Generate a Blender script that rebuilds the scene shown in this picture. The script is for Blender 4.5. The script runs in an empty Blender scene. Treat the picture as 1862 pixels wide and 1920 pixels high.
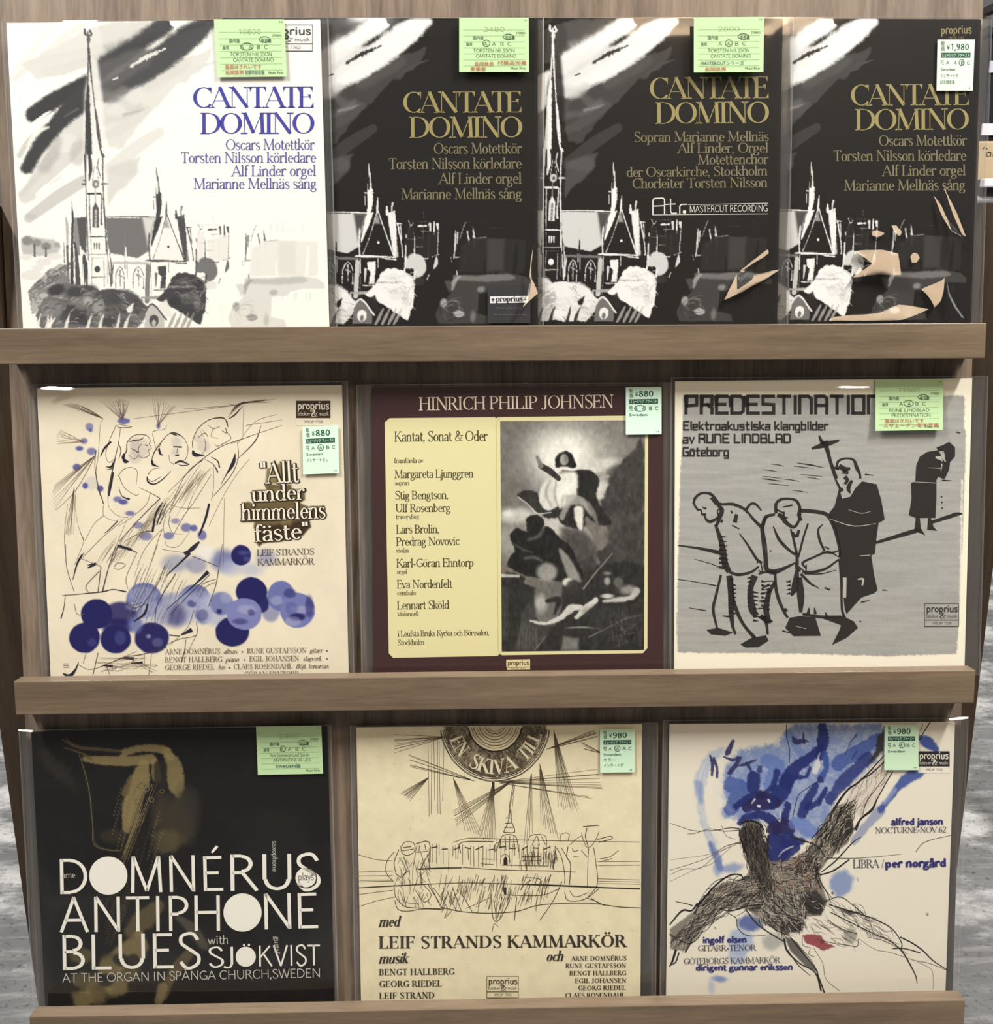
import bpy, math, random
import numpy as np
from mathutils import Matrix, Vector

S = bpy.context.scene
COL = S.collection
# ------------------------------------------------------------------ camera
# Rack-face frame: x along the ledges, y up the leaning board, z out of it (metres)
LEAN = math.radians(9.5)
FACE_ROT = Matrix(((1, 0, 0), (0, math.sin(LEAN), -math.cos(LEAN)), (0, math.cos(LEAN), math.sin(LEAN))))
FACE_O = Vector((0.0, 0.0, 1.23))
FPX, CX, CY, DIST = 1950.0, 931.0, 960.0, 1.10          # focal length in pixels of the 1862x1920 frame
yw, pt, rl = (math.radians(v) for v in (1.0574, 4.8062, 0.4162))
M_FC = (Matrix.Rotation(rl, 3, 'Z') @ Matrix.Rotation(pt, 3, 'X') @ Matrix.Rotation(yw, 3, 'Y'))   # face -> camera axes
CAM_ROT = FACE_ROT @ M_FC.transposed()
CAM_LOC = FACE_O + CAM_ROT @ Vector((0, 0, DIST))
cam = bpy.data.objects.new('camera', bpy.data.cameras.new('camera'))
COL.objects.link(cam)
cam.data.sensor_fit = 'HORIZONTAL'
cam.data.sensor_width = 36.0
cam.data.lens = FPX * 36.0 / 1862.0
cam.data.clip_start = 0.02
cam.matrix_world = Matrix.LocRotScale(CAM_LOC, CAM_ROT.to_quaternion(), None)
S.camera = cam
# ------------------------------------------------------------------ world, lamps, exposure
w = bpy.data.worlds.new('room_light'); S.world = w; w.use_nodes = True
w.node_tree.nodes['Background'].inputs[0].default_value = (1.0, 0.97, 0.93, 1)
w.node_tree.nodes['Background'].inputs[1].default_value = 0.15
def area(name, loc, target, sx, sy, power, color):
    L = bpy.data.lights.new(name, 'AREA'); L.shape = 'RECTANGLE'; L.size = sx; L.size_y = sy
    L.energy = power; L.color = color
    o = bpy.data.objects.new(name, L); COL.objects.link(o)
    o.location = loc
    o.rotation_euler = (Vector(target) - Vector(loc)).to_track_quat('-Z', 'Y').to_euler()
    return o
# two rows of ceiling tubes running away from the rack, one to each side; a warm lamp added for sleeve reflections; tubes added beyond the rack to light the floor
TUBE_L, TUBE_R, WARM = Vector((-1.35, -0.95, 3.4)), Vector((1.35, -0.95, 3.4)), Vector((0.7, -1.75, 2.95))
SPOT = Vector((-0.35, -1.9, 3.2))
for p_ in (TUBE_L, TUBE_R):
    area('ceiling_tube_lamp', p_, p_ - Vector((0, 0.0001, 1)), 0.16, 1.0, 104, (1.0, 0.985, 0.95))
area('added_warm_reflection_lamp', WARM, WARM - Vector((0, 0.0001, 1)), 0.6, 0.45, 16.0, (1.0, 0.72, 0.46))  # unseen source, added so the sleeve facets reflect peach
area('added_glint_lamp', SPOT, SPOT - Vector((0, 0.0001, 1)), 0.09, 0.09, 3.0, (1.0, 0.95, 0.88))  # tiny unseen source, added only to put white glints on the sleeves
for x_ in (-1.6, 1.6): area('ceiling_tube_lamp', (x_, 3.2, 3.0), (x_, 3.2001, 0), 0.2, 1.6, 60, (1.0, 0.98, 0.95))  # unseen pair added to brighten the floor behind the rack
S.view_settings.view_transform = 'Standard'
S.view_settings.look = 'None'
S.view_settings.gamma = 1.0
S.view_settings.use_curve_mapping = False
S.view_settings.exposure = 0.0
S.cycles.transparent_max_bounces = 64
S.cycles.max_bounces = 8
# ------------------------------------------------------------------ pixel -> rack-face plane
_Rcf = np.array(M_FC.transposed())
_camf = np.array(FACE_ROT.transposed() @ (CAM_LOC - FACE_O))
def un(px, py, z=0.0):
    """photo pixel -> (x, y) on the plane z of the rack face"""
    px = np.asarray(px, float); py = np.asarray(py, float)
    v = np.stack([(px - CX) / FPX, -(py - CY) / FPX, -np.ones_like(px)], -1) @ _Rcf.T
    t = (np.asarray(z) - _camf[2]) / v[..., 2]
    return _camf[0] + v[..., 0] * t, _camf[1] + v[..., 1] * t
def proj(x, y, z):
    """face point -> photo pixel"""
    q = np.stack([np.asarray(x) - _camf[0], np.asarray(y) - _camf[1], np.broadcast_to(z, np.shape(x)) - _camf[2]], -1) @ np.array(M_FC).T
    return CX + FPX * q[..., 0] / -q[..., 2], CY - FPX * q[..., 1] / -q[..., 2]
def ray_at(px, py, yworld):
    """photo pixel -> world point on the vertical plane y = yworld"""
    d = CAM_ROT @ Vector(((px - CX) / FPX, -(py - CY) / FPX, -1.0))
    return CAM_LOC + d * ((yworld - CAM_LOC.y) / d.y)

def lin(c):
    c = np.asarray(c, float)
    return np.where(c <= 0.04045, c / 12.92, ((c + 0.055) / 1.055) ** 2.4)
def rgb(r, g, b): return tuple(float(v) for v in lin(np.array([r, g, b]) / 255.0)) + (1.0,)
# ------------------------------------------------------------------ materials
def mat(name, color=(0.5, 0.5, 0.5, 1), rough=0.6, attr=None, spec=0.3, grain=0.0, gscale=300.0):
    m = bpy.data.materials.new(name); m.use_nodes = True
    nt = m.node_tree; b = nt.nodes['Principled BSDF']
    b.inputs['Base Color'].default_value = color
    b.inputs['Roughness'].default_value = rough
    b.inputs['Specular IOR Level'].default_value = spec
    src = None
    if attr:
        a = nt.nodes.new('ShaderNodeAttribute'); a.attribute_name = attr; src = a.outputs['Color']
    if grain:
        tc = nt.nodes.new('ShaderNodeTexCoord'); n = nt.nodes.new('ShaderNodeTexNoise')
        n.inputs['Scale'].default_value = gscale; n.inputs['Detail'].default_value = 4
        nt.links.new(tc.outputs['Object'], n.inputs['Vector'])
        mr = nt.nodes.new('ShaderNodeMapRange')
        mr.inputs['From Min'].default_value = 0.3; mr.inputs['From Max'].default_value = 0.7
        mr.inputs['To Min'].default_value = 1 - grain; mr.inputs['To Max'].default_value = 1 + grain * 0.4
        nt.links.new(n.outputs['Fac'], mr.inputs['Value'])
        mx = nt.nodes.new('ShaderNodeMix'); mx.data_type = 'RGBA'; mx.blend_type = 'MULTIPLY'
        mx.inputs['Factor'].default_value = 1.0
        if src: nt.links.new(src, mx.inputs['A'])
        else: mx.inputs['A'].default_value = color
        nt.links.new(mr.outputs['Result'], mx.inputs['B']); src = mx.outputs['Result']
    if src: nt.links.new(src, b.inputs['Base Color'])
    return m
def wood(name, dark, light, axis, rough=0.45):
    """brown laminate: fine grain drawn out along one axis"""
    m = bpy.data.materials.new(name); m.use_nodes = True
    nt = m.node_tree; b = nt.nodes['Principled BSDF']; N = nt.nodes.new
    tc = N('ShaderNodeTexCoord')
    def layer(sc_long, sc_across, detail):
        mp = N('ShaderNodeMapping')
        mp.inputs['Scale'].default_value = [sc_long if i == axis else sc_across for i in range(3)]
        nt.links.new(tc.outputs['Object'], mp.inputs['Vector'])
        n = N('ShaderNodeTexNoise'); n.inputs['Scale'].default_value = 1.0; n.inputs['Detail'].default_value = detail
        n.inputs['Roughness'].default_value = 0.6; n.inputs['Distortion'].default_value = 0.6
        nt.links.new(mp.outputs['Vector'], n.inputs['Vector']); return n.outputs['Fac']
    a = layer(3.0, 46.0, 5); c = layer(26.0, 300.0, 3)
    ad = N('ShaderNodeMath'); ad.operation = 'MULTIPLY_ADD'; ad.inputs[1].default_value = 0.45
    nt.links.new(c, ad.inputs[0]); nt.links.new(a, ad.inputs[2])
    r = N('ShaderNodeValToRGB'); r.color_ramp.elements[0].position = 0.48; r.color_ramp.elements[0].color = dark
    r.color_ramp.elements[1].position = 0.94; r.color_ramp.elements[1].color = light
    nt.links.new(ad.outputs[0], r.inputs['Fac']); nt.links.new(r.outputs['Color'], b.inputs['Base Color'])
    bp = N('ShaderNodeBump'); bp.inputs['Strength'].default_value = 0.08; bp.inputs['Distance'].default_value = 0.001
    nt.links.new(ad.outputs[0], bp.inputs['Height']); nt.links.new(bp.outputs['Normal'], b.inputs['Normal'])
    b.inputs['Roughness'].default_value = rough; b.inputs['Specular IOR Level'].default_value = 0.25
    return m
def plastic(name, haze=0.006, rough=0.09, gain=1.0):
    m = bpy.data.materials.new(name); m.use_nodes = True
    nt = m.node_tree; N = nt.nodes.new; nt.nodes.remove(nt.nodes['Principled BSDF'])
    out = nt.nodes['Material Output']
    tr = N('ShaderNodeBsdfTransparent'); tr.inputs['Color'].default_value = (0.97, 0.97, 0.965, 1)
    gl = N('ShaderNodeBsdfGlossy'); gl.inputs['Roughness'].default_value = rough
    df = N('ShaderNodeBsdfDiffuse'); df.inputs['Color'].default_value = (0.8, 0.8, 0.79, 1)
    fr = N('ShaderNodeFresnel'); fr.inputs['IOR'].default_value = 1.47
    mu = N('ShaderNodeMath'); mu.operation = 'MULTIPLY'; mu.inputs[1].default_value = gain; mu.use_clamp = True
    nt.links.new(fr.outputs[0], mu.inputs[0])
    m1 = N('ShaderNodeMixShader'); m1.inputs[0].default_value = haze
    nt.links.new(tr.outputs[0], m1.inputs[1]); nt.links.new(df.outputs[0], m1.inputs[2])
    m2 = N('ShaderNodeMixShader'); nt.links.new(mu.outputs[0], m2.inputs[0])
    nt.links.new(m1.outputs[0], m2.inputs[1]); nt.links.new(gl.outputs[0], m2.inputs[2])
    nt.links.new(m2.outputs[0], out.inputs['Surface'])
    return m
M = {}
M['board'] = wood('laminate_upright_grain', rgb(90, 77, 66), rgb(142, 125, 109), 1)
M['ledge'] = wood('laminate_level_grain', rgb(92, 78, 63), rgb(122, 105, 86), 0, 0.38)
M['gable'] = wood('dark_laminate', rgb(48, 38, 29), rgb(72, 58, 45), 2)
M['paper_white'] = mat('white_card', rgb(232, 230, 220), 0.5)
M['paper_cream'] = mat('cream_card', rgb(238, 228, 204), 0.55, grain=0.06, gscale=120)
M['paper_black'] = mat('black_card', rgb(32, 30, 28), 0.4, spec=0.1)
M['print'] = mat('printed_ink', attr='Col', rough=0.4, spec=0.1)
M['plastic'] = plastic('clear_plastic')
M['crease'] = plastic('reflection_film', haze=0.01, rough=0.09, gain=1.25)
M['glint'] = plastic('glint_film', haze=0.01, rough=0.025, gain=1.5)
M['margin'] = plastic('plastic_margin', haze=0.06, rough=0.2, gain=1.3)
M['seam'] = plastic('plastic_seam', haze=0.1, rough=0.2, gain=1.5)
def ink(r, g, b, name='printing_ink', rough=0.5):
    k = ('ink', r, g, b, rough)
    if k not in M: M[k] = mat(name, rgb(r, g, b), rough, spec=0.15)
    return M[k]
# ------------------------------------------------------------------ objects
def mesh_obj(name, verts, faces, material, parent=None, colors=None, smooth=False):
    me = bpy.data.meshes.new(name)
    me.from_pydata([tuple(map(float, v)) for v in verts], [], faces)
    if material: me.materials.append(material)
    if colors is not None:
        at = me.color_attributes.new('Col', 'FLOAT_COLOR', 'POINT')
        at.data.foreach_set('color', np.asarray(colors, np.float32).ravel())
    if smooth: me.polygons.foreach_set('use_smooth', [True] * len(me.polygons))
    o = bpy.data.objects.new(name, me); COL.objects.link(o)
    if parent: o.parent = parent
    return o
def grid_obj(name, V, material, parent, colors=None, smooth=True):
    """V: (ny, nx, 3) array of points -> quad grid"""
    ny, nx = V.shape[:2]
    me = bpy.data.meshes.new(name)
    i = (np.arange(ny - 1)[:, None] * nx + np.arange(nx - 1)[None]).ravel()
    q = np.stack([i + nx, i + nx + 1, i + 1, i], -1).astype(np.int32)
    me.vertices.add(ny * nx); me.vertices.foreach_set('co', V.astype(np.float32).ravel())
    me.loops.add(q.size); me.loops.foreach_set('vertex_index', q.ravel())
    me.polygons.add(len(q)); me.polygons.foreach_set('loop_start', np.arange(len(q), dtype=np.int32) * 4)
    me.update(calc_edges=True)
    me.materials.append(material)
    if colors is not None:
        at = me.color_attributes.new('Col', 'FLOAT_COLOR', 'POINT')
        at.data.foreach_set('color', np.asarray(colors, np.float32).ravel())
    if smooth: me.polygons.foreach_set('use_smooth', [True] * len(me.polygons))
    o = bpy.data.objects.new(name, me); COL.objects.link(o); o.parent = parent
    return o
BOXF = [(0, 3, 2, 1), (4, 5, 6, 7), (0, 1, 5, 4), (1, 2, 6, 5), (2, 3, 7, 6), (3, 0, 4, 7)]
def box_obj(name, x0, x1, y0, y1, z0, z1, material, parent=None, bevel=0.0):
    v = [(x0, y0, z0), (x1, y0, z0), (x1, y1, z0), (x0, y1, z0), (x0, y0, z1), (x1, y0, z1), (x1, y1, z1), (x0, y1, z1)]
    o = mesh_obj(name, v, BOXF, material, parent)
    if bevel:
        b = o.modifiers.new('bevel', 'BEVEL'); b.width = bevel; b.segments = 2
    return o
def empty(name, label, cat, group=None):
    o = bpy.data.objects.new(name, None); COL.objects.link(o); o.empty_display_size = 0.05
    o['label'] = label; o['category'] = cat
    if group: o['group'] = group
    return o
FACE_M = Matrix.LocRotScale(FACE_O, FACE_ROT.to_quaternion(), None)
# ------------------------------------------------------------------ lettering: a stroke typeface with serif and plain cuts
# glyph = (advance, strokes); l = line, c = smooth curve, e = arc, s = serif, k = tick (serif cut only), d = dot
# weights: T stem, H hairline, M middle
_G = {}
def _g(ch, adv, txt): _G[ch] = (adv, [t.split() for t in txt.split(';') if t.strip()])
_g('A', .76, 'l .03 0 .37 1 H;l .35 1 .71 0 T;l .14 .34 .58 .34 H;s .03 0 .09 .1;s .71 0 .13 .1')
_g('B', .66, 'l .12 0 .12 1 T;l .12 .98 .32 .98 H;l .12 .52 .34 .52 H;l .12 .02 .34 .02 H;e .32 .75 .22 .23 -90 90;e .34 .27 .25 .25 -90 90;k .12 0 .1 .0;k .12 1 .1 .0')
_g('C', .76, 'e .44 .5 .38 .49 48 318;k2 .71 .98 .71 .68')
_g('D', .8, 'l .12 0 .12 1 T;l .12 .98 .34 .98 H;l .12 .02 .34 .02 H;e .34 .5 .4 .48 -90 90;k .12 0 .1 0;k .12 1 .1 0')
_g('E', .62, 'l .12 0 .12 1 T;l .12 .98 .54 .98 H;l .12 .52 .46 .52 H;l .12 .02 .57 .02 H;k2 .54 .99 .54 .76;k2 .46 .63 .46 .4;k2 .57 .0 .57 .26;k .12 0 .1 0;k .12 1 .1 0')
_g('F', .58, 'l .12 0 .12 1 T;l .12 .98 .54 .98 H;l .12 .5 .46 .5 H;k2 .54 .99 .54 .76;k2 .46 .62 .46 .38;s .12 0 .1 .12;k .12 1 .1 0')
_g('G', .8, 'e .44 .5 .38 .49 48 320;k2 .71 .98 .71 .7;l .72 .06 .72 .42 T;l .5 .42 .74 .42 H;k .72 .42 .12 .1')
_g('H', .84, 'l .13 0 .13 1 T;l .7 0 .7 1 T;l .13 .52 .7 .52 H;s .13 0 .1 .1;s .13 1 .1 .1;s .7 0 .1 .1;s .7 1 .1 .1')
_g('I', .34, 'l .16 0 .16 1 T;s .16 0 .11 .11;s .16 1 .11 .11')
_g('J', .42, 'l .26 .12 .26 1 T;c .26 .15 .2 .0 .08 -.04 -.02 .02;s .26 1 .11 .11')
_g('K', .76, 'l .13 0 .13 1 T;l .13 .42 .62 .98 H;l .3 .6 .7 0 T;s .13 0 .1 .1;s .13 1 .1 .1;s .7 0 .12 .1;s .62 1 .1 .1')
_g('L', .6, 'l .12 0 .12 1 T;l .12 .02 .55 .02 H;k2 .55 .0 .55 .28;s .12 1 .1 .11;k .12 0 .1 0')
_g('M', 1.0, 'l .13 0 .16 1 H;l .16 1 .5 .04 T;l .5 .04 .82 1 H;l .82 1 .86 0 T;s .13 0 .1 .1;s .86 0 .11 .11;k .16 1 .1 0;k .82 1 0 .1')
_g('N', .86, 'l .14 0 .14 1 H;l .14 1 .72 .02 T;l .72 0 .72 1 H;s .14 0 .1 .1;s .72 1 .1 .1;k .14 1 .1 0')
_g('O', .88, 'e .44 .5 .39 .49 0 360')
_g('P', .62, 'l .12 0 .12 1 T;l .12 .98 .32 .98 H;l .12 .48 .32 .48 H;e .32 .73 .24 .25 -90 90;s .12 0 .1 .12;k .12 1 .1 0')
_g('Q', .88, 'e .44 .5 .39 .49 0 360;l .44 .1 .8 -.2 T')
_g('R', .7, 'l .12 0 .12 1 T;l .12 .98 .32 .98 H;l .12 .5 .32 .5 H;e .32 .74 .23 .24 -90 90;l .34 .5 .66 0 T;s .12 0 .1 .1;k .12 1 .1 0;s .66 0 .06 .1')
_g('S', .58, 'c .5 .8 .4 .96 .26 .98 .11 .9 .1 .72 .24 .58 .38 .47 .51 .34 .5 .14 .34 .01 .2 .02 .08 .18;k2 .5 .99 .5 .74;k2 .08 .0 .08 .26')
_g('T', .66, 'l .33 0 .33 1 T;l .03 .98 .63 .98 H;k2 .03 .99 .03 .76;k2 .63 .99 .63 .76;s .33 0 .11 .11')
_g('U', .8, 'l .13 .3 .13 1 T;l .68 .3 .68 1 H;e .405 .3 .275 .29 180 360;s .13 1 .1 .1;s .68 1 .1 .1')
_g('V', .74, 'l .04 1 .38 0 T;l .38 0 .7 1 H;s .04 1 .08 .11;s .7 1 .1 .08')
_g('W', 1.06, 'l .04 1 .32 0 T;l .32 0 .54 1 H;l .52 1 .78 0 T;l .78 0 1.02 1 H;s .04 1 .08 .1;s 1.02 1 .1 .07')
_g('X', .74, 'l .05 1 .68 0 T;l .66 1 .05 0 H;s .05 1 .06 .1;s .68 0 .1 .07;s .66 1 .1 .06;s .05 0 .07 .1')
_g('Y', .72, 'l .03 1 .36 .45 T;l .36 .45 .68 1 H;l .36 0 .36 .47 T;s .36 0 .11 .11;s .03 1 .07 .11;s .68 1 .1 .07')
_g('Z', .66, 'l .08 .98 .58 .98 H;l .58 .98 .06 .02 T;l .06 .02 .6 .02 H;k2 .08 .99 .08 .78;k2 .6 0 .6 .24')
_g('a', .5, 'c .09 .5 .15 .63 .26 .65 .38 .58 .39 .42;l .39 .08 .39 .45 T;c .39 .38 .2 .33 .09 .24 .1 .08 .2 .02 .31 .06 .39 .16;c .39 .08 .42 .02 .48 .03')
_g('b', .56, 'l .11 0 .11 1.02 T;e .27 .33 .21 .32 -150 150;k .11 1.02 .09 0')
_g('c', .48, 'e .28 .33 .21 .32 42 322;k2 .43 .62 .43 .5')
_g('d', .56, 'l .45 0 .45 1.02 T;e .28 .33 .21 .32 25 335;k .45 1.02 .1 0;k .45 .01 0 .1')
_g('e', .5, 'e .27 .33 .2 .32 0 318;l .08 .37 .47 .37 H')
_g('f', .34, 'l .15 0 .15 .8 T;c .15 .75 .18 .95 .28 1.02 .38 .96;l .03 .64 .32 .64 H;s .15 0 .09 .11')
_g('g', .52, 'e .24 .43 .17 .22 0 360;l .36 .58 .5 .63 H;c .12 .27 .08 .16 .2 .08 .38 .05 .46 -.06 .38 -.22 .2 -.26 .06 -.18 .08 -.05 .2 .06')
_g('h', .58, 'l .11 0 .11 1.02 T;l .45 0 .45 .42 T;c .11 .45 .22 .62 .34 .65 .43 .58 .45 .4;s .11 0 .09 .09;s .45 0 .09 .09;k .11 1.02 .09 0')
_g('i', .28, 'l .14 0 .14 .64 T;d .14 .88 .07;s .14 0 .1 .1;k .14 .64 .09 0')
_g('j', .28, 'l .16 -.12 .16 .64 T;c .16 -.08 .12 -.24 .03 -.27 -.05 -.22;d .16 .88 .07;k .16 .64 .09 0')
_g('k', .56, 'l .11 0 .11 1.02 T;l .11 .26 .42 .63 H;l .22 .38 .48 0 T;s .11 0 .09 .09;s .48 0 .08 .08;s .42 .64 .08 .08;k .11 1.02 .09 0')
_g('l', .28, 'l .14 0 .14 1.02 T;s .14 0 .1 .1;k .14 1.02 .09 0')
_g('m', .88, 'l .11 0 .11 .64 T;l .43 0 .43 .44 T;l .75 0 .75 .44 T;c .11 .45 .2 .61 .31 .65 .41 .58 .43 .42;c .43 .45 .52 .61 .63 .65 .73 .58 .75 .42;s .11 0 .08 .08;s .43 0 .08 .08;s .75 0 .08 .08;k .11 .64 .09 0')
_g('n', .58, 'l .11 0 .11 .64 T;l .45 0 .45 .42 T;c .11 .45 .22 .62 .34 .65 .43 .58 .45 .4;s .11 0 .09 .09;s .45 0 .09 .09;k .11 .64 .09 0')
_g('o', .54, 'e .27 .33 .22 .32 0 360')
_g('p', .57, 'l .11 -.3 .11 .64 T;e .28 .33 .21 .32 -150 150;s .11 -.3 .09 .1;k .11 .64 .09 0')
_g('q', .57, 'l .46 -.3 .46 .64 T;e .28 .33 .21 .32 30 330;s .46 -.3 .1 .09')
_g('r', .42, 'l .11 0 .11 .64 T;c .11 .42 .2 .6 .3 .66 .4 .62;s .11 0 .09 .11;k .11 .64 .09 0;d .37 .58 .055')
_g('s', .42, 'c .36 .53 .29 .64 .18 .65 .09 .57 .1 .45 .22 .35 .34 .27 .37 .14 .27 .02 .16 .02 .07 .14')
_g('t', .36, 'l .15 .14 .15 .86 T;c .15 .16 .2 .03 .27 .02 .35 .09;l .03 .64 .33 .64 H')
_g('u', .58, 'l .12 .22 .12 .64 T;l .45 0 .45 .64 T;c .12 .24 .16 .06 .26 .02 .37 .07 .45 .2;k .12 .64 .09 0;k .45 .64 .09 0;k .45 .01 0 .1')
_g('v', .5, 'l .05 .64 .26 0 T;l .26 0 .46 .64 H;s .05 .64 .05 .1;s .46 .64 .09 .05')
_g('w', .76, 'l .04 .64 .22 0 T;l .22 0 .4 .62 H;l .38 .62 .54 0 T;l .54 0 .72 .64 H;s .04 .64 .05 .08;s .72 .64 .08 .05')
_g('x', .5, 'l .05 .64 .44 0 T;l .43 .64 .05 0 H')
_g('y', .5, 'l .05 .64 .26 0 T;c .46 .64 .26 .0 .18 -.22 .08 -.27 .02 -.22;s .05 .64 .05 .1;s .46 .64 .08 .05')
_g('z', .46, 'l .06 .62 .4 .62 H;l .4 .62 .05 .02 T;l .05 .02 .42 .02 H')
_g('1', .5, 'l .27 0 .27 1 T;l .1 .82 .27 .98 H;s .27 0 .12 .12')
_g('2', .56, 'c .08 .74 .14 .94 .28 .99 .43 .9 .44 .7 .3 .42 .06 .04;l .06 .02 .5 .02 M')
_g('6', .56, 'e .28 .3 .2 .29 0 360;c .08 .32 .12 .66 .26 .88 .44 .98')
_g('7', .52, 'l .06 .96 .48 .96 M;l .48 .96 .18 0 T')
_g('0', .58, 'e .29 .5 .22 .49 0 360')
_g('3', .54, 'c .08 .85 .22 .99 .4 .9 .38 .62 .22 .53;c .22 .53 .42 .46 .44 .14 .26 .01 .06 .12')
_g('4', .56, 'l .38 0 .38 1 T;l .38 .98 .05 .3 H;l .05 .28 .52 .28 M')
_g('5', .54, 'l .12 .96 .46 .96 M;l .12 .96 .1 .55 H;c .1 .55 .26 .64 .44 .5 .42 .14 .24 .01 .06 .1')
_g('8', .56, 'e .28 .74 .18 .24 0 360;e .28 .27 .21 .26 0 360')
_g('9', .56, 'e .28 .7 .2 .29 0 360;c .48 .68 .44 .34 .3 .12 .12 .02')
_g('.', .24, 'd .11 .06 .07'); _g(',', .24, 'd .11 .06 .07;l .13 .04 .06 -.16 H')
_g('-', .36, 'l .05 .3 .3 .3 M'); _g('\u2022', .4, 'd .2 .36 .13'); _g('\u25aa', .34, 'l .06 .36 .28 .36 X')
_g('/', .36, 'l .02 -.08 .32 1.02 H'); _g("'", .2, 'l .1 .75 .1 1 T'); _g('"', .34, 'l .1 .75 .1 1 T;l .24 .75 .24 1 T')
_g('&', .82, 'c .74 .56 .6 .2 .36 .02 .16 .06 .08 .24 .2 .46 .42 .64 .46 .84 .34 .98 .22 .9 .22 .7 .42 .34 .6 .1 .8 .02;k .72 .58 .12 .12')
_g(' ', .3, '')
_ACC = {'ö': ('o', 'dd'), 'ä': ('a', 'dd'), 'å': ('a', 'ring'), 'é': ('e', 'ac'), 'Ö': ('O', 'DD'), 'Ä': ('A', 'DD'), 'Å': ('A', 'RING'), 'É': ('E', 'AC')}

def _rib(pts, ws):
    """polyline with widths -> quads (arrays of 4 points)"""
    p = np.asarray(pts, float); w_ = np.asarray(ws, float) * 0.5
    d = np.diff(p, axis=0); L = np.hypot(d[:, 0], d[:, 1]); L[L == 0] = 1e-9
    n = np.stack([-d[:, 1], d[:, 0]], 1) / L[:, None]
    nn = np.vstack([n[:1], n[:-1] + n[1:], n[-1:]])
    q = np.maximum(np.hypot(nn[:, 0], nn[:, 1]), 0.6); nn = nn / q[:, None]
    cosv = np.ones(len(p)); cosv[1:-1] = np.clip(np.sum(nn[1:-1] * n[1:], 1), 0.5, 1)
    off = nn * (w_ / cosv)[:, None]
    a = p + off; b = p - off
    return [np.array([a[i], b[i], b[i + 1], a[i + 1]]) for i in range(len(p) - 1)]
def spline(ctrl, n=6):
    """Catmull-Rom through the points (any number of columns)"""
    P = np.asarray(ctrl, float)
    if len(P) < 3: return P
    E_ = np.vstack([2 * P[0] - P[1], P, 2 * P[-1] - P[-2]])
    out = []
    for i in range(1, len(E_) - 2):
        p0, p1, p2, p3 = E_[i - 1:i + 3]
        for t in np.linspace(0, 1, n, endpoint=False):
            out.append(0.5 * ((2 * p1) + (p2 - p0) * t + (2 * p0 - 5 * p1 + 4 * p2 - p3) * t * t + (3 * p1 - p0 - 3 * p2 + p3) * t ** 3))
    out.append(P[-1]); return np.array(out)
def _disc(x, y, r, n=14, ry=None):
    a = np.linspace(0, 2 * np.pi, n, endpoint=False)
    return np.stack([x + r * np.cos(a), y + (ry or r) * np.sin(a)], 1)
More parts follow.
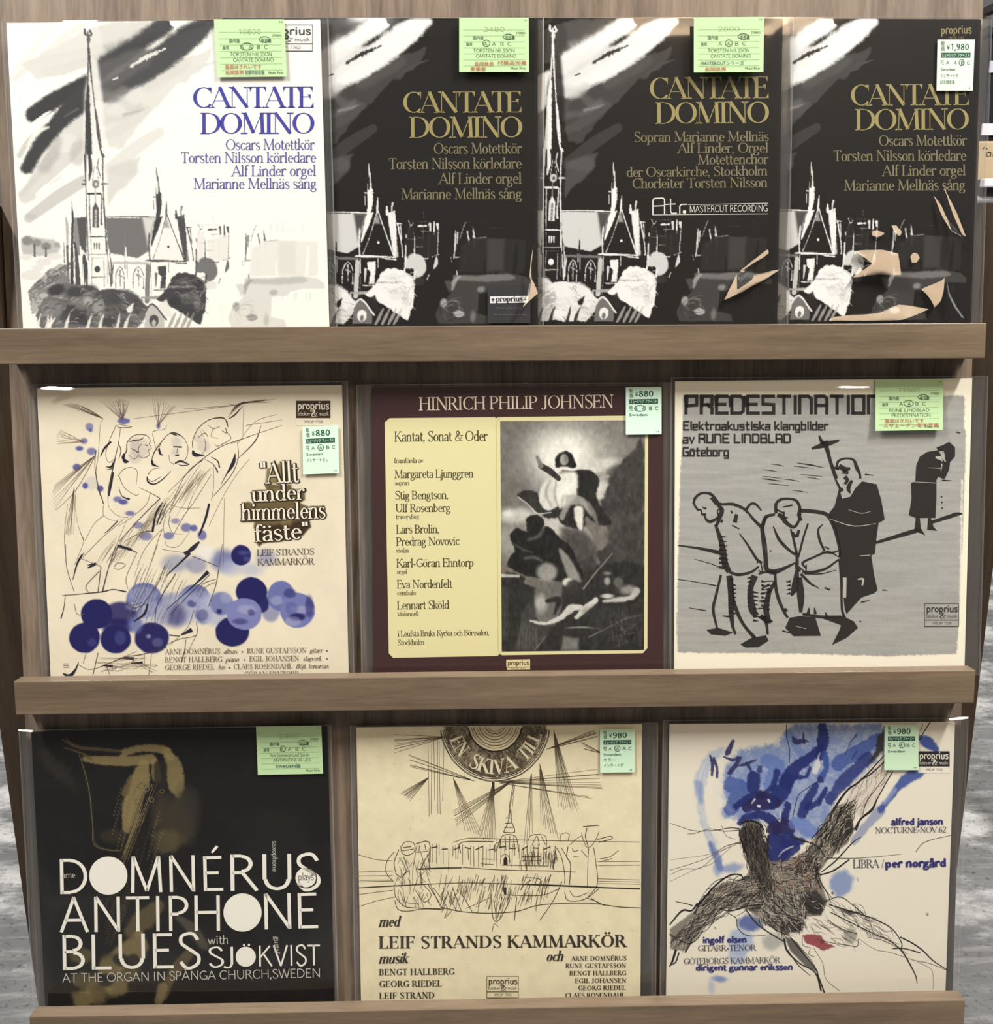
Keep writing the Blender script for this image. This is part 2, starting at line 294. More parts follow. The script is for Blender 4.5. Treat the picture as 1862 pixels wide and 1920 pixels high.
class Cut:
    """one cut of the typeface: stem and hairline weights, serifs or none"""
    def __init__(self, T, H, serif=True, xh=1.0, filledO=False, track=0.0):
        self.T, self.H, self.serif, self.track, self.filledO = T, H, serif, track, filledO
    def width(self, k): return {'T': self.T, 'H': self.H, 'M': 0.5 * (self.T + self.H), 'X': .22}[k]
    def polys(self, ch):
        T, H = self.T, self.H
        if ch in _ACC:
            base, ac = _ACC[ch]; adv, out = self.polys(base); out = list(out); up = ac.isupper(); cx = {'o': .27, 'a': .25, 'e': .27, 'O': .44, 'A': .37, 'E': .34}[base]
            y = 1.16 if up else .86
            if ac.lower() == 'dd': out += [_disc(cx - .12, y, max(.06, T * .5)), _disc(cx + .12, y, max(.06, T * .5))]
            elif ac.lower() == 'ring':
                a = np.linspace(0, 2 * np.pi, 13); out += _rib(np.stack([cx + .09 * np.cos(a), y + .03 + .09 * np.sin(a)], 1), [max(H, .035)] * 13)
            else: out += _rib([(cx - .04, y - .06), (cx + .1, y + .12)], [T * .7, T * .9])
            return adv, out
        adv, st = _G.get(ch, _G[' ']); out = []
        for s in st:
            k = s[0]; f = [float(v) for v in s[1:] if v not in 'THMX']
            if k == 'l':
                wd = self.width(s[-1]); x0, y0, x1, y1 = f
                if wd == H and abs(y0 - y1) < 1e-6:      # keep level hairlines inside the body
                    if y0 > .9 and y0 < 1.0: y0 = y1 = 1 - H / 2
                    elif y0 < .1 and y0 > 0: y0 = y1 = H / 2
                out += _rib([(x0, y0), (x1, y1)], [wd, wd])
            elif k == 'e':
                cx, cy, rx, ry, a0, a1 = f
                if self.filledO and a1 - a0 == 360 and ch == 'O': out.append(_disc(cx, cy, rx + T / 2 + .06, 40, ry + T / 2)); continue
                n = max(6, int(abs(a1 - a0) / 11)); a = np.radians(np.linspace(a0, a1, n + 1))
                ws = H + (T * 1.08 - H) * np.abs(np.cos(a)) ** 1.6
                rxx = rx - T * .25 if self.serif else rx - T * .3; ryy = ry - H * .4
                out += _rib(np.stack([cx + rxx * np.cos(a), cy + ryy * np.sin(a)], 1), ws)
            elif k == 'c':
                P = spline(np.array(f).reshape(-1, 2), 5)
                d = np.gradient(P, axis=0); ang = np.abs(d[:, 1]) / (np.hypot(d[:, 0], d[:, 1]) + 1e-9)
                if ch in 'Ss' or ch == '&':
                    prog = np.linspace(-1, 1, len(P)); ws = H + (T - H) * np.exp(-(prog / .45) ** 2)
                else: ws = H + (T - H) * ang ** 1.5 * .9
                if not self.serif: ws = np.full(len(P), (T + H) / 2)
                out += _rib(P, ws)
            elif k in ('s', 'k'):
                if not self.serif: continue
                x, y, l, r = f; top = y > .5 and k == 's' or (k == 'k' and y > .3); y2 = y - H if top else y + H
                wl = l + (T / 2 if l else 0) * .6; wr = r + (T / 2 if r else 0) * .6
                out.append(np.array([(x - wl, y), (x + wr, y), (x + wr, y2), (x - wl, y2)]))
                y3 = y2 - .06 if top else y2 + .06
                if l: out.append(np.array([(x - T * .4, y2), (x - wl * .8, y2), (x - T * .4, y3)]))
                if r: out.append(np.array([(x + T * .4, y2), (x + wr * .8, y2), (x + T * .4, y3)]))
            elif k == 'k2':
                if not self.serif: continue
                x0, y0, x1, y1 = f; out.append(np.array([(x0 - H * .5, y0), (x0 + H * .9, y0), (x1 + H * .4, y1), (x1 - H * .1, y1)]))
                out.append(np.array([(x0 - .1 * (1 if x0 > .3 else -1), y0), (x0, y0), (x0, y0 + (y1 - y0) * .8)]))
            elif k == 'd': out.append(_disc(f[0], f[1], max(f[2], T * .55)))
        return adv, out
    def line(self, s, shear=0.0, track=None):
        """string -> (total width, polygons)"""
        x = 0.0; out = []; tr = self.track if track is None else track
        for ch in s:
            adv, ps = self.polys(ch)
            for p in ps: out.append(np.stack([p[:, 0] + x + shear * p[:, 1], p[:, 1]], 1))
            x += adv + (tr if ch != ' ' else tr * .5)
        return max(x - tr, .01), out
_IN = {}
def inter(s):
    """plain sans text from Blender's built-in font -> (width, polygons) in cap heights"""
    if s in _IN: return _IN[s]
    c = bpy.data.curves.new('lettering', 'FONT'); c.body = s; c.resolution_u = 3
    o = bpy.data.objects.new('lettering', c); COL.objects.link(o)
    dg = bpy.context.evaluated_depsgraph_get(); me = o.evaluated_get(dg).to_mesh()
    V = np.array([v.co[:2] for v in me.vertices]).reshape(-1, 2) / 0.727
    F_ = [tuple(p.vertices) for p in me.polygons]
    bpy.data.objects.remove(o); bpy.data.curves.remove(c)
    mn, mxx = V[:, 0].min(), V[:, 0].max(); V[:, 0] -= mn
    _IN[s] = (mxx - mn, [V[list(f)] for f in F_]); return _IN[s]
CUTS = dict(display=Cut(.135, .03), book=Cut(.11, .042), bold=Cut(.18, .05), light=Cut(.085, .085, False), lightthin=Cut(.075, .075, False),
            heavy=Cut(.2, .17, False), medium=Cut(.13, .12, False), disc=Cut(.105, .105, False, filledO=True))
# ------------------------------------------------------------------ print on covers
class Ink:
    """flat print: polygons in photo pixels, laid on a cover as one thin mesh"""
    def __init__(self, rec, x0=0, y0=0, sc=1.0):
        self.rec, self.x0, self.y0, self.sc = rec, x0, y0, sc
        self.p = []; self.c = []
    def add(self, poly, col=None):
        self.p.append(np.asarray(poly, float)); self.c.append(col)
    def line(self, pts, w, col=None, smooth=0):
        """stroke: w one width, (start, end), or a width per point"""
        P = np.asarray(pts, float).reshape(-1, 2)
        if np.isscalar(w): W_ = np.full(len(P), w, float)
        elif len(w) == len(P): W_ = np.asarray(w, float)
        else: W_ = np.interp(np.linspace(0, 1, len(P)), np.linspace(0, 1, len(w)), w)
        if smooth and len(P) > 2:
            q = spline(np.column_stack([P, W_]), smooth); P, W_ = q[:, :2], np.maximum(q[:, 2], .3)
        for q in _rib(P, W_): self.add(q, col)
    def text(self, s, x0, x1, base, cap, cut='book', shear=0.0, track=None, col=None, right=None):
        """one line of lettering from x0 to x1; base = baseline y, or (y left, y right)"""
        y0, y1 = base if isinstance(base, tuple) else (base, base)
        if cut == 'inter': W_, ps = inter(s)
        else: W_, ps = CUTS[cut].line(s, shear, track)
        d = np.array([x1 - x0, y1 - y0], float); L = np.hypot(*d); u = np.array([d[1], -d[0]]) / L
        for p in ps: self.add(np.array([x0, y0]) + p[:, :1] / W_ * d + p[:, 1:] * cap * u, col)
    def text_fn(self, s, fn, cut='book', track=None, col=None):
        W_, ps = CUTS[cut].line(s, 0, track)
        for p in ps: self.add(np.array([fn(a / W_, b) for a, b in p]), col)
    def build(self, name, material, z=0.0003, parent=None, label=None):
        if not self.p: return None
        A = np.vstack(self.p) / self.sc + np.array([self.x0, self.y0])
        zz = self.rec.zf + z if not callable(z) else z(A)
        V = self.rec.P(A[:, 0], A[:, 1], zz)
        if parent is not None and parent.get('_off'): V = V - np.array(parent['_off'])
        faces = []; k = 0; cols = []
        for p, c in zip(self.p, self.c):
            n = len(p); a = V[k:k + n, :2]
            ar = np.sum(a[:, 0] * np.roll(a[:, 1], -1) - a[:, 1] * np.roll(a[:, 0], -1))
            r = list(range(k, k + n)); faces.append(r if ar > 0 else r[::-1]); k += n
            if c is not None: cols += [list(lin(np.array(c) / 255.0)) + [1.0]] * n
        o = mesh_obj(name, V, faces, material, parent or self.rec.root, cols if cols else None)
        if label: o['label'] = label
        return o
_rs = np.random.RandomState(7); _LAT = _rs.rand(256, 256)
def vnoise(x, y):
    xi = np.floor(x).astype(int); yi = np.floor(y).astype(int); fx = x - xi; fy = y - yi
    fx = fx * fx * (3 - 2 * fx); fy = fy * fy * (3 - 2 * fy)
    a = _LAT[yi % 256, xi % 256]; b = _LAT[yi % 256, (xi + 1) % 256]; c = _LAT[(yi + 1) % 256, xi % 256]; d = _LAT[(yi + 1) % 256, (xi + 1) % 256]
    return (a * (1 - fx) + b * fx) * (1 - fy) + (c * (1 - fx) + d * fx) * fy
def fbm(x, y, o=4):
    s = 0; a = .5; t = 0
    for i in range(o): s = s + a * vnoise(x * 2 ** i + 17.3 * i, y * 2 ** i + 9.1 * i); t += a; a *= .55
    return s / t
def sstep(x): x = np.clip(x, 0, 1); return x * x * (3 - 2 * x)
class Canvas:
    """painting surface: one colour per grid point of the printed face"""
    def __init__(self, rec, n, x0, y0, sc, paper, rect=None):
        self.rec = rec; W_, H_ = rec.W, rec.H
        r = rect or (-W_ / 2, W_ / 2, 0.0, H_)
        ny = max(2, int(n * (r[3] - r[2]) / (r[1] - r[0])))
        x = np.linspace(r[0], r[1], n); y = np.linspace(r[2], r[3], ny)
        self.lx, self.ly = np.meshgrid(x, y)
        fx, fy = rec.face(self.lx, self.ly); px, py = proj(fx, fy, rec.zf)
        self.X = (px - x0) * sc; self.Y = (py - y0) * sc
        self.rgb = np.broadcast_to(np.array(paper, float), self.X.shape + (3,)).copy()
        self.nz = (fbm(self.X / 9, self.Y / 9, 3) - .5) * 2; self.nb = (fbm(self.X / 60 + 40, self.Y / 60, 4) - .5) * 2
        self.seed = 0
    def _blend(self, sl, al, col, mode):
        al = al[..., None]; c = np.array(col, float) if np.size(col) == 3 else np.full(3, float(col))
        if mode == 'mul': self.rgb[sl] *= 1 - al * (1 - c / 255.0)
        else: self.rgb[sl] += (c - self.rgb[sl]) * al
    def _box(self, x0, x1, y0, y1, m):
        k = (self.X > x0 - m) & (self.X < x1 + m) & (self.Y > y0 - m) & (self.Y < y1 + m)
        r = np.where(k.any(1))[0]; c = np.where(k.any(0))[0]
        if len(r) == 0: return None
        return (slice(r[0], r[-1] + 1), slice(c[0], c[-1] + 1))
    def stroke(self, pts, w, col, op=1.0, soft=8.0, nz=0.0, nb=0.0, dry=0.0, mode='over', smooth=4):
        """brush stroke: w width or list; dry = streaks along the stroke"""
        P = np.asarray(pts, float).reshape(-1, 2)
        W_ = np.interp(np.linspace(0, 1, len(P)), np.linspace(0, 1, np.size(w)), np.atleast_1d(w)) if np.size(w) > 1 else np.full(len(P), float(np.atleast_1d(w)[0]))
        if smooth and len(P) > 2: q = spline(np.column_stack([P, W_]), smooth); P, W_ = q[:, :2], np.maximum(q[:, 2], .5)
        sl = self._box(P[:, 0].min(), P[:, 0].max(), P[:, 1].min(), P[:, 1].max(), W_.max() + soft * 2)
        if sl is None: return
        X, Y = self.X[sl], self.Y[sl]; best = np.full(X.shape, 1e9); side = np.zeros(X.shape); run = np.zeros(X.shape); cum = 0
        for i in range(len(P) - 1):
            d = P[i + 1] - P[i]; L2 = max(d @ d, 1e-9); L = math.sqrt(L2)
            t = np.clip(((X - P[i, 0]) * d[0] + (Y - P[i, 1]) * d[1]) / L2, 0, 1)
            dx = X - P[i, 0] - t * d[0]; dy = Y - P[i, 1] - t * d[1]
            dist = np.hypot(dx, dy) - .5 * (W_[i] + (W_[i + 1] - W_[i]) * t)
            k = dist < best; best = np.where(k, dist, best)
            if dry: side = np.where(k, (dx * d[1] - dy * d[0]) / L, side); run = np.where(k, cum + t * L, run)
            cum += L
        e = best + nz * self.nz[sl] + nb * self.nb[sl]
        al = sstep(.5 - e / soft) * op
        if dry:
            self.seed += 1; al *= 1 - dry * sstep((fbm(side / 5 + 31 * self.seed, run / 110, 3) - .42) * 5)
        self._blend(sl, al, col, mode)
    def poly(self, pts, col, op=1.0, soft=6.0, nz=0.0, nb=0.0, mode='over', smooth=0, tex=0.0):
        P = np.asarray(pts, float).reshape(-1, 2)
        if smooth:
            q = spline(np.vstack([P[-2:], P, P[:2]]), smooth); n = smooth; P = q[2 * n:-2 * n if n else None][:len(P) * n]
        sl = self._box(P[:, 0].min(), P[:, 0].max(), P[:, 1].min(), P[:, 1].max(), soft * 2 + nz + nb)
        if sl is None: return
        X, Y = self.X[sl], self.Y[sl]; ins = np.zeros(X.shape, bool); best = np.full(X.shape, 1e9)
        for i in range(len(P)):
            a, b = P[i], P[(i + 1) % len(P)]; d = b - a; L2 = max(d @ d, 1e-9)
            t = np.clip(((X - a[0]) * d[0] + (Y - a[1]) * d[1]) / L2, 0, 1)
            best = np.minimum(best, np.hypot(X - a[0] - t * d[0], Y - a[1] - t * d[1]))
            c = ((a[1] > Y) != (b[1] > Y)); ins ^= c & (X < (b[0] - a[0]) * (Y - a[1]) / (b[1] - a[1] + 1e-12) + a[0])
        e = np.where(ins, -best, best) + nz * self.nz[sl] + nb * self.nb[sl]
        al = sstep(.5 - e / soft) * op
        if tex: al *= np.clip(1 - tex * sstep((self.nb[sl] * .6 + self.nz[sl] * .5) * 2 + .4), 0, 1)
        self._blend(sl, al, col, mode)
    def blot(self, cx, cy, rx, ry, col, op=1.0, soft=10.0, rot=0.0, nz=0.0, nb=0.0, mode='over', tex=0.0, ring=0.0):
        sl = self._box(cx - max(rx, ry), cx + max(rx, ry), cy - max(rx, ry), cy + max(rx, ry), soft * 2 + nz + nb)
        if sl is None: return
        X, Y = self.X[sl] - cx, self.Y[sl] - cy; c, s = math.cos(rot), math.sin(rot)
        x = X * c + Y * s; y = -X * s + Y * c; m = min(rx, ry)
        e = (np.hypot(x / rx, y / ry) - 1) * m + nz * self.nz[sl] + nb * self.nb[sl]
        al = sstep(.5 - e / soft) * op
        if tex: al *= np.clip(1 - tex * sstep((self.nb[sl] * .7 + self.nz[sl] * .4) * 2 + .4), 0, 1)
        if ring: al *= 1 - ring * sstep(-e / (m * .5) )
        self._blend(sl, al, col, mode)
    def build(self, name='artwork', z=0.0001, colors=None, material=None):
        c = self.rgb if colors is None else colors
        c4 = np.ones(c.shape[:2] + (4,)); c4[..., :3] = lin(np.clip(c, 0, 255) / 255.0)
        V = np.stack([self.lx, self.ly, np.full(self.lx.shape, self.rec.zf + z - self.rec.zb)], -1)
        return grid_obj(name, V, material or M['print'], self.rec.root, c4.reshape(-1, 4), smooth=False)
# ------------------------------------------------------------------ a record in its cover and clear plastic sleeve
class Record:
    def __init__(self, label, tl, tr, yb, zb, paper, width=None, thick=0.003, height=None, group=None):
        self.zb, self.zf = zb, zb + thick
        x1, y1 = (float(v) for v in un(tr[0], tr[1], self.zf))
        if tl is not None: x0, y0 = (float(v) for v in un(tl[0], tl[1], self.zf))
        else: x0, y0 = x1 - width, y1 + width * 0.003
        self.rot = math.atan2(y1 - y0, x1 - x0); self.W = width or math.hypot(x1 - x0, y1 - y0)
        c, s = math.cos(self.rot), math.sin(self.rot)
        self.H = height or ((y0 + y1) / 2 - yb)
        mx, my = x1 - self.W / 2 * c, y1 - self.W / 2 * s
        self.o = (mx + s * self.H, my - c * self.H)
        self.root = empty('record_cover', label, 'record', group)
        self.root.matrix_world = FACE_M @ Matrix.Translation((self.o[0], self.o[1], zb)) @ Matrix.Rotation(self.rot, 4, 'Z')
        b = box_obj('cover_board', -self.W / 2, self.W / 2, 0, self.H, 0, thick, M[paper], self.root, bevel=0.0006)
    def face(self, lx, ly):
        c, s = math.cos(self.rot), math.sin(self.rot)
        return self.o[0] + c * lx - s * ly, self.o[1] + s * lx + c * ly
    def P(self, px, py, z):
        fx, fy = un(px, py, z); fx = fx - self.o[0]; fy = fy - self.o[1]
        c, s = math.cos(self.rot), math.sin(self.rot)
        return np.stack([c * fx + s * fy, -s * fx + c * fy, np.broadcast_to(z, fx.shape) - self.zb], -1)
    def sleeve(self, px0, px1, top, seed=0, dz=0.0014, bulge=0.0008, folds=(), lip=0.0012):
        """clear outer sleeve, a little larger than the cover: px0, px1 = left and right edge at the top (photo pixels), top = its upper edge"""
        a = self.P(np.array([px0, px1]), np.array(top if isinstance(top, tuple) else (top, top)), self.zf)
        xl, xr, yt = a[0, 0], a[1, 0], a[:, 1]
        nx, ny = 60, 64
        u = np.linspace(0, 1, nx); v = np.linspace(0, 1, ny); U, Vv = np.meshgrid(u, v)
        X = xl + (xr - xl) * U; Y = Vv * (yt[0] + (yt[1] - yt[0]) * U)
        edge = np.minimum(np.minimum(U, 1 - U) * 14, 1) * np.minimum((1 - Vv) * 20, 1)
        Z = self.zf - self.zb + dz * (.35 + .65 * edge) + bulge * edge * ((fbm(U * 2.2 + seed * 7.7, Vv * 2.6 + seed * 3.1, 3) - .5) * 2 + .5 * (fbm(U * 7 + seed, Vv * 3 + 50 + seed, 2) - .5))
        o = self.sl = grid_obj('plastic_sleeve', np.stack([X, Y, Z], -1), M['plastic'], self.root)
        # welded side seams and the open upper edge, slightly thicker strips
        sm = []
        for x in (xl, xr):
            sg = 1 if x == xl else -1
            sm.append([(x, 0, Z[0, 0]), (x + sg * .0012, 0, Z[0, 0] + .0002), (x + sg * .0012, yt[0 if sg > 0 else 1], Z[0, 0] + .0002), (x, yt[0 if sg > 0 else 1], Z[0, 0])])
        V = [p for q in sm for p in q]
        F_ = [(0, 1, 2, 3), (7, 6, 5, 4)]
        n = 30; b = len(V)
        for i in range(n):                                   # rolled upper edge
            t = i / (n - 1); x = xl + (xr - xl) * t; y = yt[0] + (yt[1] - yt[0]) * t; zz = Z[-1, 0] + .0006 * math.sin(9 * t + seed)
            for k in range(4):
                an = k / 3 * 2.6 - .4; V.append((x, y + lip * .5 * math.sin(an), zz + lip * .5 * (1 - math.cos(an)) * .6 + (.0004 if k == 3 else 0)))
        for i in range(n - 1):
            for k in range(3): q = b + i * 4 + k; F_.append((q, q + 4, q + 5, q + 1))
        mesh_obj('sleeve_seam', V, F_, M['seam'], o, smooth=True)
        for xa, xb in ((xl, -self.W / 2), (self.W / 2, xr)):     # empty margins beside the cover: two films lie together
            if xb - xa > .003:
                n = 24; ys = np.linspace(0, min(yt), n); zz = .0012 + .0007 * np.sin(ys * 60 + seed); mid = (xa + xb) / 2
                mesh_obj('sleeve_margin', [(x, y, z + d) for y, z in zip(ys, zz) for x, d in ((xa, 0), (mid, .0008), (xb, 0))], [(i * 3 + k, i * 3 + k + 1, i * 3 + k + 4, i * 3 + k + 3) for i in range(n - 1) for k in (0, 1)], M['margin'], o, smooth=True)
        self.zs = self.zf + dz + bulge * .8
        return o
    def crease(self, polys, lamp, lift=0.0004, m='crease'):
        """added film facets shaped like reflections on the sleeve (photo pixels) turned so that they mirror a given lamp"""
        inv = FACE_M.inverted(); lp = inv @ lamp; cp = Vector(tuple(float(v) for v in _camf))
        for q in polys:
            A = np.array(q, float); fx, fy = un(A[:, 0], A[:, 1], self.zs); ce = Vector((float(fx.mean()), float(fy.mean()), self.zs))
            n = ((lp - ce).normalized() + (cp - ce).normalized()).normalized()
            d = np.stack([(A[:, 0] - CX) / FPX, -(A[:, 1] - CY) / FPX, -np.ones(len(A))], -1) @ _Rcf.T
            nn = np.array(n); c0 = np.array(ce)
            for k in range(3):
                t = ((c0 - _camf) @ nn) / (d @ nn); P = _camf + d * t[:, None]; c0 = c0 + np.array([0, 0, self.zs + lift - P[:, 2].min()])
            x = P[:, 0] - self.o[0]; y = P[:, 1] - self.o[1]; c, s = math.cos(self.rot), math.sin(self.rot)
            L = np.stack([c * x + s * y, -s * x + c * y, P[:, 2] - self.zb], -1)
            a = np.sum(L[:, 0] * np.roll(L[:, 1], -1) - L[:, 1] * np.roll(L[:, 0], -1))
            if a < 0: L = L[::-1]
            nl = np.array([c * n.x + s * n.y, -s * n.x + c * n.y, n.z]); ctr = L.mean(0); k = len(L)
            if m == 'crease':                                # slightly domed film, so that the reflection fades towards the fold
                r = abs(a) / np.hypot(*(L - np.roll(L, 1, 0))[:, :2].T).sum()
                V = np.vstack([L, ctr + (L - ctr) * .55 + nl * .012 * r, ctr[None] + nl * .016 * r])
                F_ = [(i, (i + 1) % k, k + (i + 1) % k, k + i) for i in range(k)] + [(k + i, k + (i + 1) % k, 2 * k) for i in range(k)]
                mesh_obj('sleeve_reflection_facet', V, F_, M[m], self.sl, smooth=True)
            else: mesh_obj('sleeve_reflection_facet', L, [list(range(k))], M[m], self.sl)
    def tag(self, quad, color, lift=0.0, z=None):
        """price tag stuck on the sleeve; quad = corners tl, tr, br, bl in photo pixels"""
        z0 = (z if z is not None else self.zs + .0006); q = np.array(quad, float)
        zq = np.array([z0, z0, z0 + lift, z0 + lift])
        V = []
        for dz in (0, .0003):
            P = self.P(q[:, 0], q[:, 1], zq + dz); V += [tuple(p) for p in P]
        f = [(3, 2, 1, 0)[::-1], (4, 5, 6, 7), (0, 1, 5, 4), (1, 2, 6, 5), (2, 3, 7, 6), (3, 0, 4, 7)]
        V = np.array(V)
        o = mesh_obj('price_tag', V, [(0, 1, 2, 3), (7, 6, 5, 4), (4, 5, 1, 0), (5, 6, 2, 1), (6, 7, 3, 2), (7, 4, 0, 3)], mat('tag_paper', rgb(*color), 0.6), self.root)
        c = q.mean(0); e1 = (q[1] - q[0] + q[2] - q[3]) / 2; e2 = (q[3] - q[0] + q[2] - q[1]) / 2
        o_ = Ink(self); T_ = q
        def at(u, v): return T_[0] * (1 - u) * (1 - v) + T_[1] * u * (1 - v) + T_[2] * u * v + T_[3] * (1 - u) * v
        def zfn(A):
            d = A - c; t = (d @ e2) / (e2 @ e2) + .5
            return z0 + .0005 + lift * t
        return o, at, zfn
    def tagtext(self, tag, items):
        """items: (string, u0, u1, v baseline, cap as share of the tag height, cut, colour)"""
        o, at, zfn = tag; by = {}
        for it in items:
            s, u0, u1, v, cap, cut, col = it[:7]; k = by.setdefault(col, Ink(self))
            a, b = at(u0, v), at(u1, v); h = np.hypot(*(at(u0, 1) - at(u0, 0)))
            if s == '#bar':
                k.add([at(u0, v), at(u1, v), at(u1, v - cap), at(u0, v - cap)])
            elif s == '#ring':
                an = np.linspace(0, 2 * np.pi, 17); cc = at((u0 + u1) / 2, v - cap / 2); w_ = np.hypot(*(b - a)) / 2
                k.line(np.stack([cc[0] + w_ * np.cos(an), cc[1] + cap * h / 2 * np.sin(an)], 1), 1.1)
            else: k.text(s, a[0], b[0], (a[1], b[1]), cap * h, cut)
        for i, (col, k) in enumerate(by.items()):
            k.build('tag_lettering', ink(*col), (lambda A, i=i: zfn(A) + .00008 * i), parent=o)
    def small_tag(self, quad, price, grade, notes, color=(196, 224, 198), ring=None):
        t = self.tag(quad, color); g = (44, 84, 66); d = (60, 92, 84); w_ = (214, 236, 214)
        it = [('\u8ca9', .1, .2, .115, .075, 'inter', g), ('\u4fa1', .1, .2, .215, .075, 'inter', g), ('\u00a5', .26, .34, .2, .1, 'inter', g), (price, .36, .78 if len(price) < 4 else .86, .205, .125, 'medium', g),
              ('#bar', .1, .9, .355, .1, '', g), ('\u4e2d\u53e4', .1, .19, .49, .09, 'inter', d)]
        for ch, u in zip('AABC', (.29, .5, .7, .86)): it.append((ch, u - .045, u + .045, .485, .075, 'inter', (96, 120, 112)))
        r = (.2, .56) if ring is None else ring
        it.append(('#ring', r[0], r[1], .51, .125, '', d))
        for i, (s, u1) in enumerate(notes): it.append((s, .1, u1, .61 + .125 * i, .06, 'inter', d))
        it.append(('14', .86, .93, .96, .035, 'inter', d))
        self.tagtext(t, it)
        it2 = [('\u30df\u30e5\u30fc\u30b8\u30c3\u30af', .13, .5, .335, .06, 'inter', w_), ('\u30d5\u30a1\u30fc\u30b9\u30c8', .55, .87, .335, .06, 'inter', w_)]
        o, at, zfn = t; self.tagtext((o, at, lambda A: zfn(A) + .0003), it2)
    def big_tag(self, quad, price, grade_ring, l1, l2, notes, lift=0.0, color=(178, 206, 156), z=None):
        t = self.tag(quad, color, lift, z); k = (70, 84, 62); f = (160, 190, 136); r = (176, 70, 52); b = (52, 66, 84)
        it = [(price, .3, .66, .255, .085, 'lightthin', (148, 172, 122)), ('\u56fd\u5185\u76e4', .2, .35, .4, .055, 'inter', k), ('\u4e2d\u53e4\u76e4', .66, .8, .4, .06, 'inter', (50, 62, 48)),
              ('\u76e4\u8cea', .1, .19, .515, .05, 'inter', k), ('STEREO', .82, .95, .3, .04, 'inter', k)]
        for ch, u in zip('AABC', (.38, .5, .615, .72)): it.append((ch, u - .028, u + .028, .515, .07, 'lightthin', k))
        it.append(('#ring', grade_ring[0], grade_ring[1], .53, .12, '', k)); it.append(('#ring', .63, .78, .4, .1, '', k))
        for v in (.22, .33, .44, .55, .66, .77, .88): it.append(('#bar', .06, .94, v, .006, '', f))
        it.append((l1, .2, .8, .635, .065, 'lightthin', k)); it.append((l2, .24, .82, .735, .065, 'lightthin', k))
        for j, (s, u0, u1, v, red) in enumerate(notes): it.append((s, u0, u1, v, .06, 'inter', r if red else b))
        it.append(('Music First', .74, .95, .95, .045, 'inter', k)); it.append(('14', .93, .97, .06, .03, 'inter', k))
        self.tagtext(t, it)
    def logo(self, x0, y0, x1, y1, ox, oy, sc, dark, light, inverse=True, number='PROP 7700', skip=False):
        """publisher's box: name, a line with an ampersand, catalogue number below"""
        a = Ink(self, ox, oy, sc); h = y1 - y0; b = Ink(self, ox, oy, sc); w_ = x1 - x0
        if inverse:
            a.add([(x0, y0), (x1, y0), (x1, y0 + h * .7), (x0, y0 + h * .7)]); fg = light
            b.text('proprius', x0 + w_ * .04, x1 - w_ * .04, y0 + h * .35, h * .32, 'medium')
            b.text('b\u00f6cker', x0 + w_ * .04, x0 + w_ * .42, y0 + h * .6, h * .15, 'lightthin'); b.text('&', x0 + w_ * .44, x0 + w_ * .62, y0 + h * .64, h * .27, 'bold'); b.text('musik', x0 + w_ * .66, x1 - w_ * .04, y0 + h * .6, h * .15, 'lightthin')
            f = Ink(self, ox, oy, sc); f.add([(x0, y0 + h * .7), (x1, y0 + h * .7), (x1, y1), (x0, y1)]); n = Ink(self, ox, oy, sc); n.text(number, x0 + w_ * .25, x0 + w_ * .78, y0 + h * .9, h * .11, 'lightthin')
            a.build('logo_box', ink(*dark), .0004); f.build('logo_strip', ink(*light), .00035); b.build('logo_lettering', ink(*light), .0005); n.build('catalogue_number', ink(*dark), .0005)
        else:
            for q in ([(x0, y0), (x1, y0), (x1, y1), (x0, y1), (x0, y0)],): a.line(q, max(2.2, h * .02))
            a.line([(x0, y0 + h * .72), (x1, y0 + h * .72)], max(2.5, h * .03)); a.line([(x0, y1), (x1, y1)], max(2.5, h * .03))
            a.text('proprius', x0 + w_ * .05, x1 - w_ * .03, y0 + h * .37, h * .3, 'medium')
            a.text('b\u00f6cker', x0 + w_ * .05, x0 + w_ * .42, y0 + h * .62, h * .14, 'lightthin'); a.text('&', x0 + w_ * .44, x0 + w_ * .62, y0 + h * .65, h * .25, 'bold'); a.text('musik', x0 + w_ * .66, x1 - w_ * .04, y0 + h * .62, h * .14, 'lightthin')
            a.text(number, x0 + w_ * .25, x0 + w_ * .78, y0 + h * .92, h * .12, 'lightthin')
            a.build('logo', ink(*dark), .0004)
